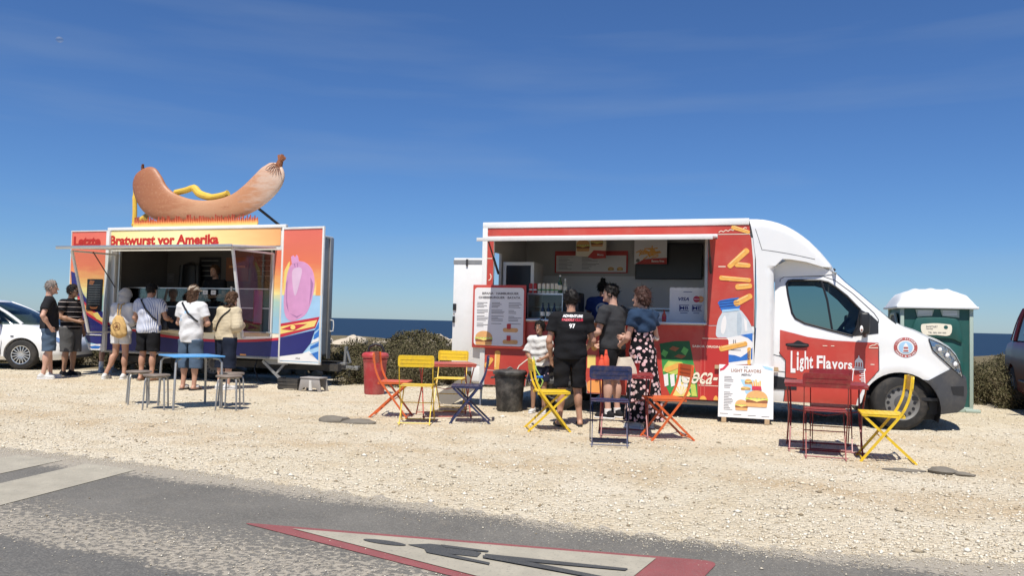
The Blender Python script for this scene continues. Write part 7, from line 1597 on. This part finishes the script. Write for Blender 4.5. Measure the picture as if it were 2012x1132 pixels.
t = thing('drawstring_bag', 'tan drawstring bag with a dark printed round badge on the back of the hooded woman', 'bag', hg['root'].location, R(-12)); b = Field((-.3, -.45, .7), (.4, .2, 1.5), .011); b.ell((.09, -.19, .96), (.165, .075, .17), .03); b.ell((.07, -.175, 1.10), (.11, .06, .10), .05); b.ell((.10, -.19, .86), (.16, .07, .07), .05); V, Q = b.mesh(); bo = nmesh('bag_cloth', V + np.stack([np.zeros(len(V)), .006 * np.sin(V[:, 0] * 60 + V[:, 2] * 40), .004 * np.sin(V[:, 0] * 45)], 1), Q, M['canvas'], t)
for q in (-.02, .03): MB().tube([(.06 + q, -.17, 1.18), (.045 + q, -.155, 1.28), (.03 + q * 1.5, -.12, 1.40), (.02 + q * 2, .0, 1.44)], .012, 6).build('cord', M['canvas'], t, True)
bb = bvh_of(bo); mb = MB(); ribbon_mb(mb, [(.095 + .072 * math.cos(a), .99 + .072 * math.sin(a)) for a in [2 * math.pi * i / 28 for i in range(29)]], .010, -.3, -.299); 
for k in range(3): ribbon_mb(mb, [(.095 + .045 * math.cos(R(60 * k)), .99 + .045 * math.sin(R(60 * k))), (.095 - .045 * math.cos(R(60 * k)), .99 - .045 * math.sin(R(60 * k)))], .012, -.3, -.299)
drape(mb, bb, .003).build('badge_print', M['brown_print'], t)
sp = person('man in a blue and white striped shirt and black shorts waiting at the sausage counter', (-6.73, 15.15, 0), -8, 1.80, M['skin'], dict(mat=M['h_black'], vol=.010), 1.14, dict(elR=(.29, .06, 1.14), wrR=(.24, .30, 1.10), elL=(-.28, .0, 1.13), wrL=(-.22, .18, 1.0)), (0, .03),
       dict(mat=vstripe, hem=.86, loose=.030, collar=.025), dict(mat=black_t, hem=.53, loose=.035), dict(mat=sandal_m, kind='sandal'), cap=black_t, face=False)
strap(sp, -.13, 1.455, .24, 1.03, M['black'], 'black shoulder bag strap across the striped shirt', .016)
wp = person('long-haired person in white t-shirt, beige cap and denim shorts at the sausage counter', (-5.29, 13.5, 0), -14, 1.72, M['skin'], dict(mat=M['h_brown'], kind='long', vol=.014), 1.06, dict(elR=(.30, .02, 1.12), wrR=(.08, .20, 1.10), elL=(-.27, .02, 1.12), wrL=(-.06, .22, 1.12)), (0, .0),
       dict(mat=white_t, hem=.80, loose=.034), dict(mat=denim, hem=.36, loose=.030, r=.080), dict(mat=slide_m, kind='sandal', sock=M['white_print'], sock_h=.16), cap=mat('beige_cap', (.42, .35, .26), .9, var=.25, scale=14), face=False)
for q in 'LR': a_ = wp['j']['an' + q]; MB().ell((a_[0], a_[1] + .06, .055), (.042, .10, .036), 12, 8).build('sock', M['white_print'], wp['root'], True)
mb = MB(); back_text(mb, 'MAR', .0 - .045, 1.26, .10, .055, .02, .2); back_text(mb, 'surf', -.17, 1.20, .07, .045, .02, .3); back_text(mb, 'CO', -.14, 1.14, .06, .04, .02); drape(mb, bvh_of(wp['shirt']), .004).build('shirt_print', M['lightblue_print'], wp['root'])
strap(wp, -.14, 1.46, .23, 1.10, M['black'], 'black shoulder bag strap across the white t-shirt', .016)
kp = person('curly-haired person in a cream knitted jumper and navy shorts at the sausage counter', (-4.80, 13.75, 0), -28, 1.62, M['skin2'], dict(mat=M['h_brown'], kind='curly', vol=.02, rough=2), 1.02, dict(elR=(.27, .0, 1.14), wrR=(.17, .22, 1.16), elL=(-.25, .02, 1.14), wrL=(-.12, .24, 1.16)), (.02, .10),
       dict(mat=knit, hem=.90, loose=.045, sleeve=1.75, amp=.009, fq=16), dict(mat=navy, hem=.38, loose=.032), dict(mat=shoe_w), sex='f', face=False)
strap(kp, .13, 1.45, -.22, 1.05, M['black'], 'black shoulder bag strap across the knitted jumper', .014)
bt = person('man in black t-shirt and black shorts seen from behind at the food truck', (.73, 9.95, 0), 4, 1.64, M['skin'], dict(mat=M['h_black'], vol=.018), 1.17, dict(elL=(-.285, -.02, 1.10), wrL=(-.24, .06, .87), elR=(.30, .03, 1.11), wrR=(.27, .27, 1.02), anL=(-.13, -.02, .085), anR=(.14, .0, .085)), (0, .02),
       dict(mat=black_t, hem=.86, loose=.026), dict(mat=black_t, hem=.50, loose=.034), dict(mat=slide_m, kind='sandal'), face=False, look=6)
mb = MB(); back_text(mb, 'ADVENTURE', -.115, 1.32, .25, .035, .04, .1); back_text(mb, '97', -.04, 1.19, .075, .055, .03); drape(mb, bvh_of(bt['shirt']), .004).build('shirt_print', M['white_print'], bt['root']); mb = MB(); back_text(mb, 'PADDLE CLUB', -.125, 1.275, .26, .032, .05, .1); drape(mb, bvh_of(bt['shirt']), .004).build('shirt_print', M['crimson_print'], bt['root'])
gl_ = person('dark-haired girl in a white ruffled top and dark shorts by the black bin', (.40, 11.28, 0), 168, 1.26, M['skin3'], dict(mat=M['h_black'], vol=.020), .92, dict(elL=(-.23, .05, 1.14), wrL=(-.10, .25, 1.05), elR=(.23, .03, 1.14), wrR=(.10, .24, 1.0)), (0, 0),
       dict(mat=fabric('white_ruffle', (.66, .64, .60), bump=1.0), hem=.90, loose=.030, sleeve=.9, amp=.008, fq=34), dict(mat=fabric('dark_print_shorts', (.02, .022, .04), 'floral', (.40, .38, .5), 16, .34), hem=.60, loose=.03), dict(mat=shoe_w), sex='f', look=-14)
t = thing('lanyard', 'lime green cord toy in the hands of the girl', 'toy', gl_['root'].location, R(168)); MB().tube([(.04, .22, .78), (.0, .24, .62), (-.06, .24, .52), (-.10, .24, .46), (-.07, .24, .38), (-.02, .24, .44), (-.05, .24, .54)], .009, 6).build('cord', mat('lime_cord', (.42, .62, .12), .5), t, True); MB().box(-.10, .0, .225, .255, .50, .53).build('handle', M['blue_print'], t, bevel=.008)
gm = person('man in a grey t-shirt looking left at the truck counter', (1.36, 10.88, 0), 48, 1.78, M['skin2'], dict(mat=M['h_black'], vol=.013), 1.08, dict(elL=(-.26, .05, 1.12), wrL=(-.2, .28, 1.05), elR=(.28, .03, 1.12), wrR=(.16, .24, .98)), (0, .02),
       dict(mat=grey_t, hem=.90, loose=.024), dict(mat=black_t, hem=.54, loose=.032), dict(mat=shoe_b, sock=M['white_print'], sock_h=.12), look=22)
dress_m = fabric('floral_dress', (.010, .010, .012), 'floral', (.66, .54, .52), 18, .53)
fw_ = person('woman in a long black floral dress with a denim jacket over her shoulders', (1.60, 9.90, 0), 42, 1.69, M['skin2'], dict(mat=M['h_auburn'], kind='bob', vol=.020, rough=1.0), 1.0, dict(elR=(.30, .02, 1.13), wrR=(.02, .26, 1.13), elL=(-.22, .06, 1.13), wrL=(-.10, .26, 1.05)), (0, .0),
       dict(mat=dress_m, hem=1.0, loose=.014, sleeve=.10, name='bodice'), None, dict(mat=shoe_w), sex='f', look=20)
g = Field((-.6, -.6, .0), (.6, .6, 1.2), .012); s_ = fw_['s']; g.cap((0, 0, 1.12 * s_), (0, 0, .96 * s_), .135 * s_, .175 * s_, .05, True, .8); g.cap((0, 0, .98 * s_), (.0, .0, .09), .175 * s_, .275 * s_, .06, True, .85); V, Q = g.mesh(); V = V.copy(); an = np.arctan2(V[:, 1], V[:, 0]); k = np.clip((1.0 - V[:, 2]) / .9, 0, 1); rr = 1 + k * (.075 * np.sin(an * 9 + V[:, 2] * 2) + .04 * np.sin(an * 5 + 1)); V[:, 0] *= rr; V[:, 1] *= rr; V[:, 0] += k * .05
nmesh('skirt', V, Q, dress_m, fw_['root'])
jk = fabric('denim_jacket', (.026, .050, .095)); g = Field((-.5, -.4, 1.0), (.5, .4, 1.7), .011); j_ = fw_['j']; ea = .045
g.ell(j_['chest'] + [0, -.015, .02], np.array((.172, .135, .17)), .05); g.cap(j_['shL'], j_['shR'], .082, .082, .05); g.cap(j_['shR'], j_['shR'] + (j_['elR'] - j_['shR']) * .42, .078, .072, .03, True); g.cap(j_['shL'], j_['shL'] + (j_['elL'] - j_['shL']) * .5, .078, .072, .03, True); g.cap(j_['neck'] - [0, .02, .06], j_['neck'] + [0, -.02, .02], .10, .095, .03, True); g.cut((0, 0, 1.20), (.25, .25, -1)); g.cut((0, .13, 1.3), (0, 1, .2)); V, Q = g.mesh(); V = V + .010 * np.stack([np.sin(V[:, 2] * 38 + V[:, 1] * 20), np.sin(V[:, 2] * 44 + V[:, 0] * 26), np.zeros(len(V))], 1); nmesh('denim_jacket', V, Q, jk, fw_['root'])
MB().cyl(j_['shR'] + (j_['elR'] - j_['shR']) * .93, j_['elR'] + (j_['wrR'] - j_['elR']) * .05, .053, .05, 14).build('cuff', M['white_print'], fw_['root'], True)
# sellers inside the stalls
fl_z = .422
v = person('food truck seller with a hair bun in a blue shirt with a pale round emblem', tw(-4.0, .95, fl_z), math.degrees(T_RZ) + 6, 1.46, M['skin3'], dict(mat=M['h_black'], kind='bun', vol=.016), 1.08, dict(elL=(-.27, .05, 1.13), wrL=(-.16, .28, 1.1), elR=(.27, .05, 1.13), wrR=(.16, .28, 1.1)), (0, .03),
       dict(mat=fabric('blue_work_shirt', (.02, .045, .19)), hem=.84, loose=.026), dict(mat=black_t, hem=.12, loose=.01, name='trousers'), dict(mat=shoe_b), face=False)
mb = MB(); z_ = 1.27 * v['s']; P = disc(0.0, z_, .085, n=32); mb.add([(x, -.3, z) for x, z in P] + [(0, -.3, z_)], [(i, (i + 1) % 32, 32) for i in range(32)]); drape(mb, bvh_of(v['shirt']), .005).build('emblem', mat('pale_emblem', (.42, .46, .52), .7), v['root'])
mb = MB(); ribbon_mb(mb, [(.055 * math.cos(a), z_ + .055 * math.sin(a)) for a in [2 * math.pi * i / 24 for i in range(25)]], .008, -.3, -.299); mb.prism([(-.02, z_ - .03), (.02, z_ - .03), (.01, z_ + .04), (-.01, z_ + .04)], -.3, -.299); drape(mb, bvh_of(v['shirt']), .008).build('emblem_mark', M['blue_print'], v['root'])
person('sausage seller standing in the shade behind the trailer display', sw(-2.35, .98, .525), math.degrees(S_RZ) + 176, 1.72, M['skin2'], dict(mat=M['h_brown']), 1.1, dict(elL=(-.27, .05, 1.13), wrL=(-.14, .26, 1.1), elR=(.27, .05, 1.13), wrR=(.14, .26, 1.1)), (0, .04),
       dict(mat=char_t, hem=.86), dict(mat=navy, hem=.12, loose=.01, name='trousers'), dict(mat=shoe_b), look=6)

# printed lettering and other small print is too fine to pick apart letter by letter
for o in list(sc.objects):
    if o.parent and o.type == 'MESH' and (o.name.split('.')[0].endswith('lettering') or o.name.split('.')[0] in ('pack_lettering', 'vent_hole', 'badge_stripe', 'shirt_print')): o['kind'] = 'stuff'
